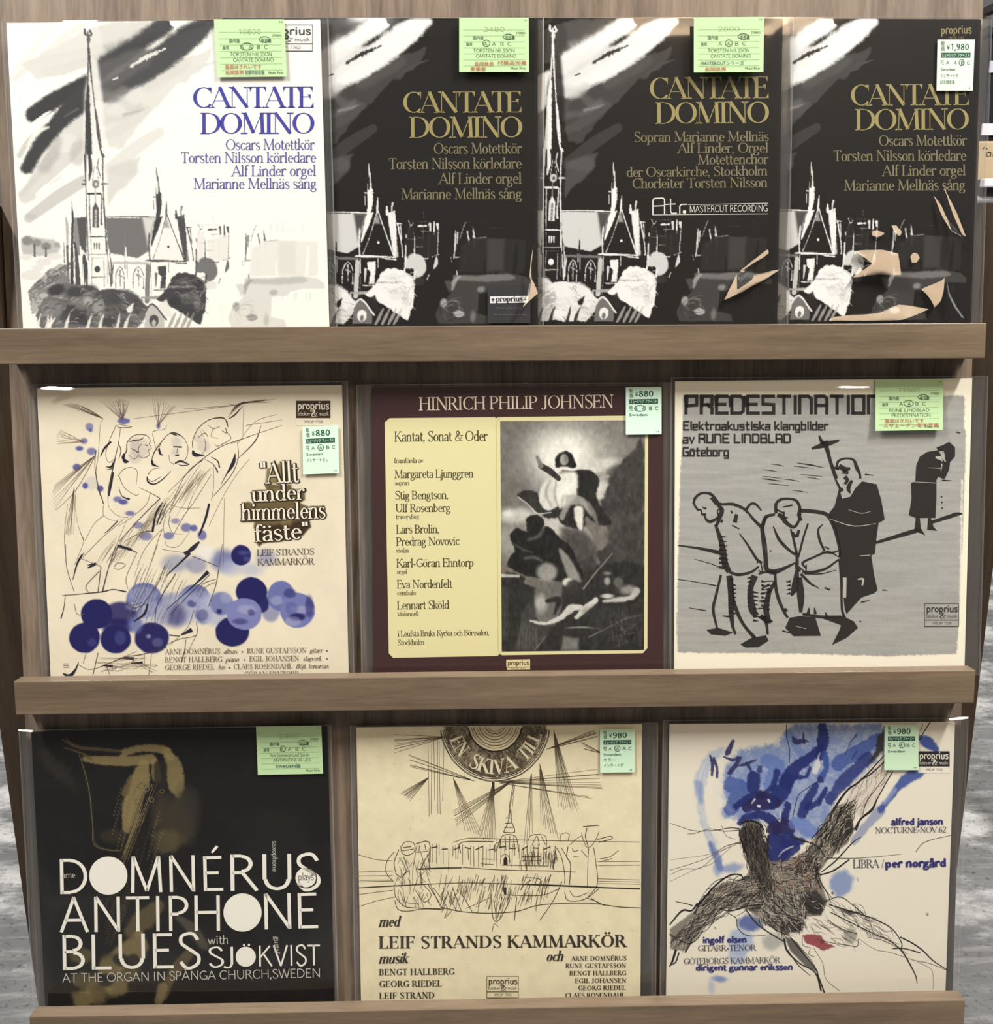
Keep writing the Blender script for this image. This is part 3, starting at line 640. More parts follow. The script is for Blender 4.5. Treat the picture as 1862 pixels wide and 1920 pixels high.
# ------------------------------------------------------------------ floor
def concrete():
    m = bpy.data.materials.new('worn_painted_concrete'); m.use_nodes = True
    nt = m.node_tree; b = nt.nodes['Principled BSDF']; N = nt.nodes.new
    tc = N('ShaderNodeTexCoord')
    def noise(scale, sx, detail, rough=0.6):
        mp = N('ShaderNodeMapping'); mp.inputs['Scale'].default_value = (sx, 1, 1)
        nt.links.new(tc.outputs['Object'], mp.inputs['Vector'])
        n = N('ShaderNodeTexNoise'); n.inputs['Scale'].default_value = scale; n.inputs['Detail'].default_value = detail; n.inputs['Roughness'].default_value = rough
        nt.links.new(mp.outputs['Vector'], n.inputs['Vector']); return n.outputs['Fac']
    def ramp(f, stops):
        r = N('ShaderNodeValToRGB'); e = r.color_ramp.elements
        while len(e) < len(stops): e.new(0.5)
        for k, (p, c) in zip(e, stops): k.position = p; k.color = c
        nt.links.new(f, r.inputs['Fac']); return r.outputs['Color']
    def mix(a, c, f, mode='MIX'):
        x = N('ShaderNodeMix'); x.data_type = 'RGBA'; x.blend_type = mode
        nt.links.new(a, x.inputs['A']); nt.links.new(c, x.inputs['B'])
        if hasattr(f, 'node'): nt.links.new(f, x.inputs['Factor'])
        else: x.inputs['Factor'].default_value = f
        return x.outputs['Result']
    base = ramp(noise(3.0, 1, 8), [(0.3, rgb(96, 96, 97)), (0.55, rgb(124, 124, 124)), (0.75, rgb(146, 145, 143))])
    wear = ramp(noise(2.2, .6, 9, 0.68), [(0.52, (0, 0, 0, 1)), (0.6, (1, 1, 1, 1))])
    pale = ramp(noise(30, .3, 3), [(0.3, rgb(196, 195, 192)), (0.7, rgb(224, 222, 218))])
    streak = ramp(noise(26, .16, 6, 0.7), [(0.5, (0, 0, 0, 1)), (0.66, (1, 1, 1, 1))])
    pit = ramp(noise(70, 1, 3), [(0.3, rgb(120, 116, 112)), (0.42, (1, 1, 1, 1))])
    c = mix(base, pale, wear); c = mix(c, pale, N_mul(nt, streak, 0.35)); c = mix(c, pit, 0.8, 'MULTIPLY')
    nt.links.new(c, b.inputs['Base Color']); b.inputs['Roughness'].default_value = 0.55
    return m
def N_mul(nt, s, k):
    x = nt.nodes.new('ShaderNodeMath'); x.operation = 'MULTIPLY'; x.inputs[1].default_value = k
    nt.links.new(s, x.inputs[0]); return x.outputs[0]
fl = mesh_obj('floor', [(-5, -4.5, 0), (5, -4.5, 0), (5, 9, 0), (-5, 9, 0)], [(0, 1, 2, 3)], concrete())
fl['kind'] = 'structure'
# ------------------------------------------------------------------ the display rack
XL = float(un(17, 700)[0]); XR = float(un(1824, 665)[0])
LIPZ0, LIPZ1 = 0.0205, 0.0395
LIP = []
for l, r, lb in (((0, 618), (1856, 603), 678), ((25, 1278), (1830, 1257), 1339), ((57, 1908), (1809, 1874), None)):
    (xa, ya), (xb, yb_) = [tuple(float(v) for v in un(p[0], p[1], LIPZ1)) for p in (l, r)]
    LIP.append((xa, xb, (ya + yb_) / 2))
LW = (min(a for a, b, c in LIP[1:]), max(b for a, b, c in LIP[1:])); LH = 0.0355
rack = empty('record_display_rack', 'tall brown wood-laminate display rack with a leaning board and three lipped ledges', 'rack')
base_z = 0.0
rack.matrix_world = Matrix.Translation((0, float((FACE_M @ Vector((0, -0.8, 0))).y), 0))
RI = rack.matrix_world.inverted()
def rack_part(name, o, face=True):
    o.parent = rack
    o.matrix_local = RI @ (FACE_M if face else Matrix.Identity(4)); return o
YB = -FACE_O.z / math.cos(LEAN) + 0.012
rack_part('b', box_obj('leaning_board', XL, XR, YB, 0.78, -0.018, 0.0, M['board'], bevel=0.0008))
LEDGE = []
for k, (xa, xb, yt) in enumerate(LIP):
    o = box_obj('ledge_lip', LW[0], LW[1], -LH, 0, -0.0186, 0, M['ledge'], bevel=0.0009); o.parent = rack
    o.matrix_local = RI @ FACE_M @ Matrix.Translation((0, yt, LIPZ1)) @ Matrix.Rotation(math.radians(3), 4, 'X')
    y0 = (0.187, -0.181, -0.547)[k]; LEDGE.append(y0)
    rack_part('s', box_obj('ledge', XL + .002, XR - .002, y0 - 0.016, y0, 0.0, 0.0185, M['ledge']))
# upright end panels standing plumb behind the leaning board
def plumb(sil, Xo):
    out = []
    for p in sil:
        d = CAM_ROT @ Vector(((p[0] - CX) / FPX, -(p[1] - CY) / FPX, -1.0)); t = (Xo - CAM_LOC.x) / d.x; out.append(CAM_LOC + d * t)
    return out
# dark uprights behind and beside the leaning board; their front edges run through the outline seen against the floor
GABLE_TOP = float(ray_at(1855, 378, 0.02).z)
for sil, Xo, xi in ((((0, 1366), (57, 1777)), -0.565, XL), (((1848, 1180), (1812, 1480)), 0.565, XR)):
    a, b = plumb(sil, Xo); k = (a.y - b.y) / (a.z - b.z)
    yf = lambda z: a.y + k * (z - a.z)
    x0, x1 = sorted((Xo, xi + (0.0005 if Xo > 0 else -0.0005)))
    prof = [(yf(0), 0.0), (yf(0) + 0.12, 0.0), (yf(GABLE_TOP) + 0.12, GABLE_TOP), (yf(GABLE_TOP), GABLE_TOP)]
    n = len(prof); V = [(x0, y, z) for y, z in prof] + [(x1, y, z) for y, z in prof]
    F_ = [tuple(range(n))[::-1], tuple(range(n, 2 * n))] + [(i, (i + 1) % n, n + (i + 1) % n, n + i) for i in range(n)]
    rack_part('g', mesh_obj('end_panel', V, F_, M['gable']), face=False)
# ------------------------------------------------------------------ top row: four copies of one design
A0 = (0, 0, 2.7422); CW = 0.3160
GRP = None
r1 = Record('white record cover with blue serif title and a grey ink-wash church, on the top ledge', (12, 42), (600, 36), LEDGE[0], 0.0145, 'paper_white')
r2 = Record('black record cover with gold title and a small dark publisher sticker in its lower corner', None, (1008, 35), LEDGE[0], 0.0105, 'paper_black', CW, height=r1.H)
r3 = Record('black record cover with five gold credit lines and a white mastering logo below them', None, (1468, 35), LEDGE[0], 0.0065, 'paper_black', CW, height=r1.H)
r4 = Record('black record cover with gold title partly hidden by its small pale price tag, top ledge', None, (1840, 36), LEDGE[0], 0.0025, 'paper_black', CW, height=r1.H)
b1 = Record('cream record cover with pen-drawn singing women and blue ink grapes, on the middle ledge', (69, 728), (641, 722), LEDGE[1], 0.004, 'paper_cream')
b2 = Record('dark maroon record cover with a yellow text panel and a grey old painting', (697, 727), (1243, 723.5), LEDGE[1], 0.004, 'paper_black')
b3 = Record('cream-edged record cover with a grey woodcut of stooping men in black outline', (1266, 715), (1823, 709), LEDGE[1], 0.004, 'paper_cream')
d1 = Record('black record cover with large white sans lettering over a dim golden saxophone', (58.5, 1373), (613, 1363), LEDGE[2], 0.004, 'paper_black')
d2 = Record('yellowed record cover with a pen-drawn castle hanging from a ring of lettering', (668, 1364), (1204, 1358), LEDGE[2], 0.004, 'paper_cream')
d3 = Record('off-white record cover with a sprawling black-scribbled figure in a blue wash', (1255.5, 1358), (1790.7, 1354), LEDGE[2], 0.004, 'paper_cream')
def cantate(rec, org, sc, col, lines, cap1, cap2):
    t = Ink(rec, *org, sc)
    for s, x0, x1, b in lines[:2]: t.text(s, x0, x1, b, cap1, 'display', track=-.06)
    t.build('title_lettering', ink(*col[0]), .0004)
    t = Ink(rec, *org, sc)
    for s, x0, x1, b in lines[2:]: t.text(s, x0, x1, b, cap2, 'book', track=-.02)
    t.build('credits_lettering', ink(*col[1]), .0004)
L4 = ('Oscars Motettk\u00f6r', 'Torsten Nilsson k\u00f6rledare', 'Alf Linder orgel', 'Marianne Melln\u00e4s s\u00e5ng')
cantate(r1, (0, 0), 2.7422, ((62, 62, 150), (92, 92, 156)), [('CANTATE', 990, 1616, (555, 553)), ('DOMINO', 1033, 1618, (688, 687)), (L4[0], 1160, 1618, (771, 770)), (L4[1], 930, 1626, (838, 836)), (L4[2], 1192, 1626, (906, 904)), (L4[3], 995, 1628, (972, 970))], 108, 56)
GOLD = ((148, 136, 88), (126, 118, 88))
cantate(r2, (580, 0), 3.0, GOLD, [('CANTATE', 525, 1197, (635, 632)), ('DOMINO', 565, 1200, (776, 773)), (L4[0], 700, 1195, (866, 864)), (L4[1], 447, 1195, (952, 949)), (L4[2], 730, 1195, (1036, 1033)), (L4[3], 517, 1195, (1122, 1119))], 119, 62)
cantate(r3, (980, 0), 3.0, GOLD, [('CANTATE', 713, 1388, (558, 552)), ('DOMINO', 750, 1388, (697, 692)), ('Sopran Marianne Melln\u00e4s', 627, 1385, (799, 794)), ('Alf Linder, Orgel', 873, 1383, (862, 858)), ('Motettenchor', 985, 1383, (926, 922)), ('der Oscarkirche, Stockholm', 583, 1378, (996, 988)), ('Chorleiter Torsten Nilsson', 617, 1378, (1060, 1053))], 122, 57)
cantate(r4, (1440, 0), 2.91, GOLD, [('CANTATE', 450, 1100, (577, 573)), ('DOMINO', 478, 1098, (711, 707)), (L4[0], 605, 1085, (797, 794)), (L4[1], 358, 1083, (880, 877)), (L4[2], 625, 1080, (961, 958)), (L4[3], 415, 1077, (1041, 1037))], 116, 60)
# mastering logo on the third cover
t = Ink(r3, 980, 0, 3.0)
t.line([(733, 1207), (733, 1125), (741, 1116), (790, 1114), (798, 1122), (798, 1205)], 6.5); t.line([(735, 1160), (798, 1157)], 6)
t.line([(832, 1118), (832, 1188), (840, 1200), (868, 1199)], 6.5); t.line([(800, 1150), (860, 1147)], 6)
t.line([(884, 1202), (884, 1160), (892, 1150), (926, 1149)], 6.5); t.add(_disc(910, 1192, 10))
t.text('MASTERCUT RECORDING', 938, 1380, (1195, 1189), 38, 'lightthin')
t.line([(930, 1151), (1381, 1143)], 2.5); t.line([(730, 1209), (1381, 1203)], 3)
t.build('mastering_logo', ink(216, 214, 208), .0004)
# publisher's marks on covers one, three and four, dark sticker on cover two
r1.logo(1335, 128, 1607, 262, *A0, (70, 66, 64), (250, 246, 238), inverse=False, number='PROP 7762')
t = Ink(r4, 1440, 0, 2.91); t.text('proprius', 943, 1111, (186, 182), 46, 'medium'); t.text('PROP 7762', 985, 1070, (213, 211), 12, 'lightthin'); t.build('logo_lettering', ink(146, 134, 92), .0004)
t = Ink(r3, 980, 0, 3.0); t.text('proprius', 1210, 1395, (178, 174), 44, 'medium'); t.build('logo_lettering', ink(126, 114, 78), .0004)
r1.sleeve(2, 616, (40, 35), 1, lip=.0018)
r2.sleeve(425, 1020, (34, 33), 2); r3.sleeve(885, 1489, (33, 32), 3); r4.sleeve(1252, 1861, (33, 31), 4)
st = Ink(r2, 580, 0, 3.0); st.add([(1003, 1608), (1244, 1608), (1244, 1818), (1003, 1818)]); s_o = st.build('publisher_sticker', mat('dark_film', rgb(52, 52, 54), .35), r2.zs - r2.zf + .0005)
st = Ink(r2, 580, 0, 3.0); st.add([(1017, 1668), (1230, 1664), (1230, 1702), (1017, 1706)]); st.build('sticker_band', ink(206, 206, 204), r2.zs - r2.zf + .0007, parent=s_o)
st = Ink(r2, 580, 0, 3.0); st.text('proprius', 1050, 1200, (1697, 1694), 32, 'bold')
for cx in (1033, 1216):
    st.line([(cx - 10, 1686), (cx + 10, 1685)], 5); st.line([(cx, 1675), (cx, 1696)], 5)
st.build('sticker_lettering', ink(54, 54, 56), r2.zs - r2.zf + .0009, parent=s_o)
st = Ink(r2, 580, 0, 3.0); st.text('The high quality recording', 1048, 1196, 1737, 11, 'lightthin'); st.text('the sound of music to stay', 1036, 1222, 1774, 10, 'lightthin'); st.build('sticker_small_print', ink(110, 110, 112), r2.zs - r2.zf + .0009, parent=s_o)
LN = 'TORSTEN NILSSON'; LC = 'CANTATE DOMINO'
r1.big_tag([(401, 36), (533, 36), (538, 143.5), (407, 145)], '\u00a510800', (.36, .54), LN, LC, [('\u76e4\u9762\u306f\u304d\u308c\u3044\u3067\u3059', .12, .64, .85, 1), ('\u9577\u5ca1\u9244\u7537', .12, .38, .95, 1), ('\u8d85\u512a\u79c0\u9332\u97f3\u76e4', .4, .68, .95, 0)], z=r1.zs + .0008)
r2.big_tag([(861, 33), (991.5, 33), (992, 135), (861, 135)], '\u00a53480', (.34, .44), LN, LC, [('\u9577\u5ca1\u9244\u7537', .22, .49, .88, 1), ('\u4ed8\u5c5e\u54c1\u5b8c\u5099', .55, .96, .86, 1), ('\u91cd\u91cf\u76e4', .16, .38, .97, 1)], z=r1.zs + .0008)
r3.big_tag([(1301, 32.5), (1433, 31.5), (1431.5, 135), (1301, 136)], '\u00a52800', (.45, .55), LN, LC, [('MASTERCUT\u30b7\u30ea\u30fc\u30ba', .1, .72, .86, 0), ('\u9577\u5ca1\u9244\u7537', .16, .46, .97, 1)], z=r1.zs + .0008)
r4.small_tag([(1758, 74), (1828, 74), (1824, 170), (1756, 170)], '1,980', 'B', [('Sweden', .5), ('\u30a4\u30f3\u30b5\u30fc\u30c8\u4ed8', .6), ('\u8a18\u5ff5\u9332\u97f3\u76e4', .5)], color=(206, 222, 200), ring=(.6, .74))
# ------------------------------------------------------------------ middle row lettering
BX = (0, 660, 2.738)
t = Ink(b1, *BX); t2 = Ink(b1, *BX)
for s, x0, x1, b, cap in (('\u201cAllt', 1338, 1535, (678, 668), 112), ('under', 1292, 1566, (770, 758), 84), ('himmelens', 1240, 1672, (866, 854), 88), ('f\u00e4ste\u201c', 1308, 1590, (976, 956), 86)):
    s = s.replace('\u201c', '"')
    for dx, dy in ((4, 4), (-3, 3), (4, -3), (6, 0)):
        t2.text(s, x0 + dx, x1 + dx, (b[0] + dy, b[1] + dy), cap, 'bold')
    t.text(s, x0, x1, b, cap, 'book')
t2.build('title_shadow_print', ink(66, 54, 34), .0005); t.build('title_lettering', ink(238, 230, 210), .00065)
t = Ink(b1, *BX)
t.text('LEIF STRANDS', 1320, 1613, (1046, 1039), 32, 'book'); t.text('KAMMARK\u00d6R', 1322, 1612, (1095, 1090), 33, 'book')
for row, items in enumerate(((('ARNE DOMN\u00c9RUS', 848, 1130), ('altsax', 1147, 1218), ('\u2022', 1236, 1251), ('RUNE GUSTAFSSON', 1270, 1572), ('gitarr', 1590, 1655), ('\u2022', 1671, 1686)),
                             (('BENGT HALLBERG', 848, 1140), ('piano', 1158, 1226), ('\u2022', 1247, 1262), ('EGIL JOHANSEN', 1281, 1535), ('slagverk', 1555, 1650), ('\u2022', 1672, 1686)),
                             (('GEORGE RIEDEL', 848, 1100), ('bas', 1120, 1155), ('\u25aa', 1170, 1186), ('CLAES ROSENDAHL', 1200, 1500), ('fl\u00f6jt, tenorsax', 1518, 1688)),
                             (('G\u00d6RAN ERNTORP', 1255, 1532),))):
    for s, x0, x1 in items:
        y = lambda x: (1552, 1593, 1632, 1672)[row] - (x - 848) * .011
        t.text(s, x0, x1, (y(x0), y(x1)), 27 if s.isupper() else 24, 'book', track=.1 if s.isupper() else 0, shear=.25 if s[0].islower() else 0)
t.build('credits_lettering', ink(84, 72, 58), .0006)
b1.logo(1520, 250, 1696, 378, *BX, (56, 40, 28), (226, 216, 194), True, 'PROP 7708')
b1.sleeve(52, 652, (722, 716), 5)
b1.small_tag([(567, 800.5), (634, 797), (636, 887), (568.5, 889.5)], '880', 'A', [('Sweden', .55), ('\u30a4\u30f3\u30b5\u30fc\u30c8\u306a\u3057', .7)], ring=(.42, .58), color=(204, 234, 208))
BY = (640, 680, 2.9094)
cv = Ink(b2, *BY); q = b2.W / 2
t = Ink(b2, *BY); t.add([(166, 138), (1755, 131), (1757, 1760), (178, 1765)]); t.build('maroon_ground', mat('maroon_print', rgb(62, 38, 38), .4), .00008)
t = Ink(b2, *BY); t.add([(236, 326), (263, 303), (838, 297), (845, 303), (858, 297), (1646, 288), (1674, 312), (1670, 1558), (1645, 1585), (876, 1596), (862, 1590), (852, 1600), (282, 1610), (259, 1586)])
t.build('yellow_panel', mat('yellow_print', rgb(222, 214, 164), .5), .0002)
t = Ink(b2, *BY); t.line([(868, 300), (845, 325), (856, 1572), (878, 1596)], 2.5); t.build('panel_rule', ink(196, 180, 120), .0003)
t = Ink(b2, *BY); t.text('HINRICH PHILIP JOHNSEN', 424, 1487, (261, 246), 72, 'book'); t.build('title_lettering', ink(236, 220, 196), .0004)
t = Ink(b2, *BY)
for s, x0, x1, b, cap in (('Kantat, Sonat & Oder', 290, 798, (431, 426), 56), ('framf\u00f6rda av', 288, 448, (547, 546), 27), ('Margareta Ljunggren', 290, 721, (630, 626), 46), ('sopran', 292, 371, (669, 668), 25), ('Stig Bengtson,', 293, 585, (746, 743), 46), ('Ulf Rosenberg', 296, 595, (816, 813), 46), ('traversfl\u00f6jt', 297, 425, (853, 852), 25),
        ('Lars Brolin,', 300, 535, (932, 929), 46), ('Predrag Novovic', 300, 645, (999, 994), 46), ('violin', 300, 368, (1037, 1036), 25), ('Karl-G\u00f6ran Ehntorp', 301, 723, (1116, 1112), 46), ('orgel', 303, 360, (1153, 1152), 25), ('Eva Nordenfelt', 304, 606, (1231, 1228), 46), ('cembalo', 304, 408, (1268, 1267), 25),
        ('Lennart Sk\u00f6ld', 305, 588, (1346, 1342), 46), ('violoncell', 308, 422, (1383, 1382), 25), ('i Leufsta Bruks Kyrka och B\u00f6rssalen,', 308, 808, (1494, 1487), 32), ('Stockholm', 308, 453, (1541, 1539), 30)):
    t.text(s, x0, x1, b, cap, 'book', track=-.02)
t.build('credits_lettering', ink(66, 56, 36), .0004)
t = Ink(b2, *BY); t.add([(900, 1620), (1030, 1618), (1030, 1659), (900, 1661)]); t.add([(903, 1664), (1030, 1662), (1030, 1674), (903, 1676)]); t.build('logo_box', ink(222, 206, 160), .0003)
t = Ink(b2, *BY); t.text('proprius', 908, 1024, (1650, 1648), 26, 'medium'); t.text('PROP 7800', 925, 1008, (1674, 1673), 8, 'lightthin'); t.build('logo_lettering', ink(62, 44, 36), .0004)
b2.sleeve(668, 1259, (722, 718), 6)
b2.small_tag([(1173.5, 726), (1240.5, 725), (1240.5, 814), (1173.5, 815)], '880', 'A', [('Sweden', .6)], ring=(.24, .56), color=(206, 234, 214))
BZ = (1230, 660, 2.9098)
b3.sleeve(1258, 1853, (709, 706), 7)
b3.big_tag([(1641.5, 711.5), (1769, 711), (1768, 806), (1641.5, 808)], '\u00a511800', (.42, .56), 'RUNE LINDBLAD', 'PREDESTINATION', [('\u76e4\u9762\u306f\u304d\u308c\u3044\u3067\u3059', .14, .72, .84, 1), ('\u30b9\u30a6\u30a7\u30fc\u30c7\u30f3\u96fb\u5b50\u97f3\u697d', .12, .94, .93, 1)], lift=.004)
# ------------------------------------------------------------------ bottom row lettering
DX = (0, 1320, 2.8212)
t = Ink(d1, *DX)
def disc(cx, cy, r): t.add(_disc(cx, cy, r, 48))
t.text('D', 303, 472, (1006, 1003), 186, 'light'); disc(573, 908, 101); t.text('MN', 676, 1053, (999, 991), 192, 'light'); t.text('\u00c9', 1062, 1192, (990, 987), 184, 'light'); t.text('RUS', 1202, 1700, (989, 982), 192, 'light')
t.text('ANTIPH', 318, 1184, (1208, 1198), 186, 'light', track=.03); disc(1283, 1103, 101); t.text('NE', 1380, 1694, (1193, 1185), 188, 'light')
t.text('BLUES', 316, 1066, (1408, 1396), 186, 'light', track=.04)
t.text('SJ', 1098, 1252, (1392, 1390), 106, 'light'); disc(1300, 1337, 53); disc(1291, 1275, 6); disc(1317, 1274, 6); t.text('KVIST', 1362, 1697, (1388, 1382), 110, 'light')
disc(1617, 920, 54)
t.build('title_lettering', ink(236, 232, 220), .0004)
t = Ink(d1, *DX); t.text('with', 1099, 1210, (1272, 1269), 46, 'lightthin'); t.text('AT THE ORGAN IN SP\u00c5NGA CHURCH,SWEDEN', 330, 1698, (1474, 1446), 48, 'lightthin'); t.text('arne', 328, 398, (921, 919), 32, 'lightthin')
def vert(s, x, y0, y1, cap): t.text_fn(s, lambda a, b: (x + b * -cap + cap, y0 + a * (y1 - y0)), 'lightthin')
def vert(s, x, y0, y1, cap):
    W_, ps = CUTS['lightthin'].line(s)
    for p in ps: t.add(np.stack([x + p[:, 1] * cap, y0 + p[:, 0] / W_ * (y1 - y0)], 1))
vert('saxophone', 1441, 724, 888, 28); vert('gustaf', 1452, 1230, 1320, 28)
t.build('credits_lettering', ink(204, 198, 186), .0004)
t = Ink(d1, *DX); t.text('plays', 1577, 1660, (933, 931), 40, 'lightthin')
a_ = np.linspace(math.radians(-80), math.radians(130), 20); t.line(np.stack([1617 + 58 * np.cos(a_), 920 + 52 * np.sin(a_)], 1), 5)
t.build('plays_lettering', ink(58, 54, 48), .00055)
d1.sleeve(35, 621, (1369, 1360), 8, lip=.0016)
d1.big_tag([(480, 1362), (602.5, 1360.5), (606, 1450.5), (483.5, 1453)], '\u00a52400', (.36, .44), 'Arne Domnerus/Gustaf Sjokvist', 'ANTIPHONE BLUES', [('SWEDEN盤', .28, .66, .86, 0)])
DY = (620, 1320, 2.9094)
t = Ink(d2, *DY)
t.text('med', 262, 373, (1216, 1214), 58, 'bold', shear=.28); t.text('LEIF STRANDS KAMMARK\u00d6R', 266, 1610, (1334, 1325), 66, 'bold', track=.08); t.text('musik', 262, 420, (1416, 1413), 56, 'bold', shear=.28); t.text('och', 1175, 1266, (1404, 1402), 56, 'bold', shear=.28)
for s, x0, x1, b in (('BENGT HALLBERG', 266, 675, (1480, 1476)), ('GEORG RIEDEL', 266, 606, (1544, 1541)), ('LEIF STRAND', 267, 566, (1608, 1605))): t.text(s, x0, x1, b, 34, 'bold', track=.12)
for s, x0, x1, b in (('ARNE DOMN\u00c9RUS', 1313, 1614, 1400), ('RUNE GUSTAFSSON', 1283, 1612, 1440), ('BENGT HALLBERG', 1304, 1612, 1480), ('EGIL JOHANSEN', 1335, 1613, 1521), ('GEORG RIEDEL', 1352, 1610, 1560), ('CLAES ROSENDAHL', 1281, 1606, 1600)): t.text(s, x0, x1, (b + 1, b - 1), 25, 'bold', track=.12)
t.build('credits_lettering', ink(52, 44, 32), .0005)
d2.logo(852, 1485, 1024, 1603, *DY, (74, 62, 44), (220, 206, 168), False, 'PROP 7703')
d2.sleeve(656, 1234, (1361, 1355), 9)
d2.small_tag([(1125, 1367.5), (1190.5, 1366.5), (1190, 1448), (1125.5, 1449)], '980', 'A', [('Sweden', .6), ('\u30ab\u30e9\u30fc', .44), ('\u30a4\u30f3\u30b5\u30fc\u30c8\u4ed8', .68)], ring=(.42, .58), color=(196, 224, 194))
DZ = (1220, 1320, 2.9003)
t = Ink(d3, *DZ)
for s, x0, x1, b, cap in (('alfred janson', 1308, 1591, (659, 656), 37), ('per norg\u00e5rd', 1276, 1607, (890, 885), 46), ('ingolf olsen', 283, 523, (1300, 1297), 35), ('dirigent gunnar eriksson', 244, 774, (1450, 1446), 34)): t.text(s, x0, x1, b, cap, 'heavy')
t.build('names_lettering', ink(50, 48, 118), .0006)
t = Ink(d3, *DZ)
for s, x0, x1, b, cap in (('NOCTURNE\u25aaNOV.62', 1222, 1609, (703, 698), 32), ('LIBRA /', 1102, 1272, (893, 889), 46), ('GITARR\u2022TENOR', 258, 573, (1344, 1340), 32), ('G\u00d6TEBORGS KAMMARK\u00d6R', 181, 704, (1416, 1408), 33)): t.text(s, x0, x1, b, cap, 'book')
t.build('works_lettering', ink(74, 70, 84), .0006)
d3.logo(1455, 257, 1626, 376, *DZ, (34, 30, 32), (228, 222, 206), True, 'PROP 7705')
d3.sleeve(1243, 1816, (1351, 1346), 10, lip=.0018)
d3.small_tag([(1659, 1359), (1722, 1359), (1722.5, 1444), (1658, 1444)], '980', 'A', [('Sweden', .6)], ring=(.44, .6), color=(190, 216, 184))
# ------------------------------------------------------------------ ink-wash church (top row); painted once, the black covers carry its negative
RN = random.Random(5)
c = Canvas(r1, 430, 0, 0, 2.7422, (233, 231, 224))
W, K = (233, 231, 224), (52, 52, 54)
def g(v): return (W[0] - (W[0] - K[0]) * v, W[1] - (W[1] - K[1]) * v, W[2] - (W[2] - K[2]) * v)
def zb(p): q = np.asarray(p, float).reshape(-1, 2); return (q / 5.81875 + np.array([30, 290])) * 2.7422
def zc(p): q = np.asarray(p, float).reshape(-1, 2); return (q / 5.81875 + np.array([300, 370])) * 2.7422
KB = 2.7422 / 5.81875
def st(p, w, v, op=1, soft=6, **k): c.stroke(p, w, g(v), op, soft, **k)
def pl(p, v, op=1, soft=6, **k): c.poly(p, g(v), op, soft, **k)
# sky: pale washes
st([(70, 400), (170, 270), (270, 130)], [22, 30, 20], .1, soft=8); st([(90, 330), (210, 190), (240, 130)], [14, 24, 14], .08, soft=6)
st([(70, 410), (240, 270), (360, 170), (440, 120)], [26, 40, 40, 22], .14, soft=6)
pl([(110, 330), (300, 235), (460, 150), (560, 115), (880, 105), (900, 180), (640, 260), (480, 330), (330, 390), (190, 410), (150, 370)], .2, soft=14, nz=4, nb=14)
pl([(500, 130), (880, 105), (860, 160), (640, 240), (540, 250)], .28, .6, soft=30, nb=20)
pl([(440, 480), (700, 420), (960, 300), (1090, 250), (1060, 330), (900, 450), (760, 590), (640, 760), (560, 760), (520, 600)], .2, soft=16, nz=5, nb=20)
for q in ([(560, 500), (700, 560), (760, 560)], [(540, 620), (660, 600), (720, 540)], [(520, 700), (620, 690)]): st(q, [40, 30, 10], .34, .5, soft=34, nb=20)
st([(640, 590), (700, 575), (740, 560)], [18, 10, 4], .5, .5, soft=16, nz=5)
pl([(540, 240), (700, 170), (760, 300), (620, 470), (540, 510), (480, 480)], .5, .75, soft=60, nb=30)
st([(940, 410), (1020, 350), (1100, 320)], [8, 20, 6], .22, soft=8)
st([(760, 440), (860, 400), (960, 330)], [70, 60, 40], .3, .5, soft=40, nb=20)
# left lower washes
st([(140, 1000), (300, 820), (420, 660), (540, 520)], [90, 130, 150, 90], .24, soft=24, nz=5, nb=20)
st([(150, 1120), (300, 1010), (430, 930)], [52, 66, 60], .3, soft=9); c.blot(160, 1112, 28, 17, g(.36), .8, 5)
st([(110, 1000), (200, 900), (300, 800)], [20, 30, 30], .3, .8, soft=16)
st([(190, 1000), (240, 960)], [16, 26], 0, soft=8); st([(230, 960), (330, 880), (430, 790)], [5, 14, 18], 0, .95, soft=8)
st([(100, 800), (150, 720), (240, 640)], [30, 26, 14], .3, soft=14); c.blot(345, 735, 60, 50, g(.16), .8, 14, nb=8); c.blot(405, 780, 50, 75, g(.4), .7, 30, nb=14, rot=.3)
st([(230, 860), (270, 780), (300, 720)], [60, 70, 40], .45, .6, soft=40, nb=16)
# right lower washes
st([(560, 690), (660, 640), (760, 570)], [36, 50, 26], .24, soft=9); st([(560, 870), (700, 760), (820, 680)], [60, 70, 50], .17, soft=8)
pl([(545, 860), (640, 840), (730, 800), (700, 900), (620, 980), (560, 1050), (545, 960)], .26, .9, soft=26, nb=16); c.blot(640, 870, 80, 36, g(.28), .6, 20, nb=10)
# dark cloud bands
st([(170, 590), (260, 530), (360, 470), (450, 420)], [78, 84, 80, 76], .97, soft=26, nz=7, nb=6)
st([(140, 860), (190, 770), (260, 680), (330, 600), (430, 500), (470, 470)], [70, 72, 78, 96, 120, 100], .95, soft=24, nz=6, nb=6)
st([(510, 360), (600, 300), (720, 220), (840, 130), (880, 100)], [100, 90, 86, 90, 60], .92, soft=34, nz=7, nb=8)
st([(530, 480), (640, 420), (760, 350), (880, 260), (1000, 170), (1080, 120)], [90, 100, 120, 130, 120, 60], .9, soft=34, nz=7, nb=8)
pl([(490, 330), (700, 250), (800, 250), (760, 340), (600, 450), (520, 480)], .78, .8, soft=36, nb=14)
st([(520, 490), (580, 500), (640, 460)], [50, 70, 40], .62, .8, soft=40, nb=14)
st([(166, 640), (230, 590), (262, 570)], [14, 16, 5], 0, soft=6, nz=6); st([(140, 745), (190, 680), (250, 655)], [8, 22, 10], .05, .9, soft=12, nz=4)
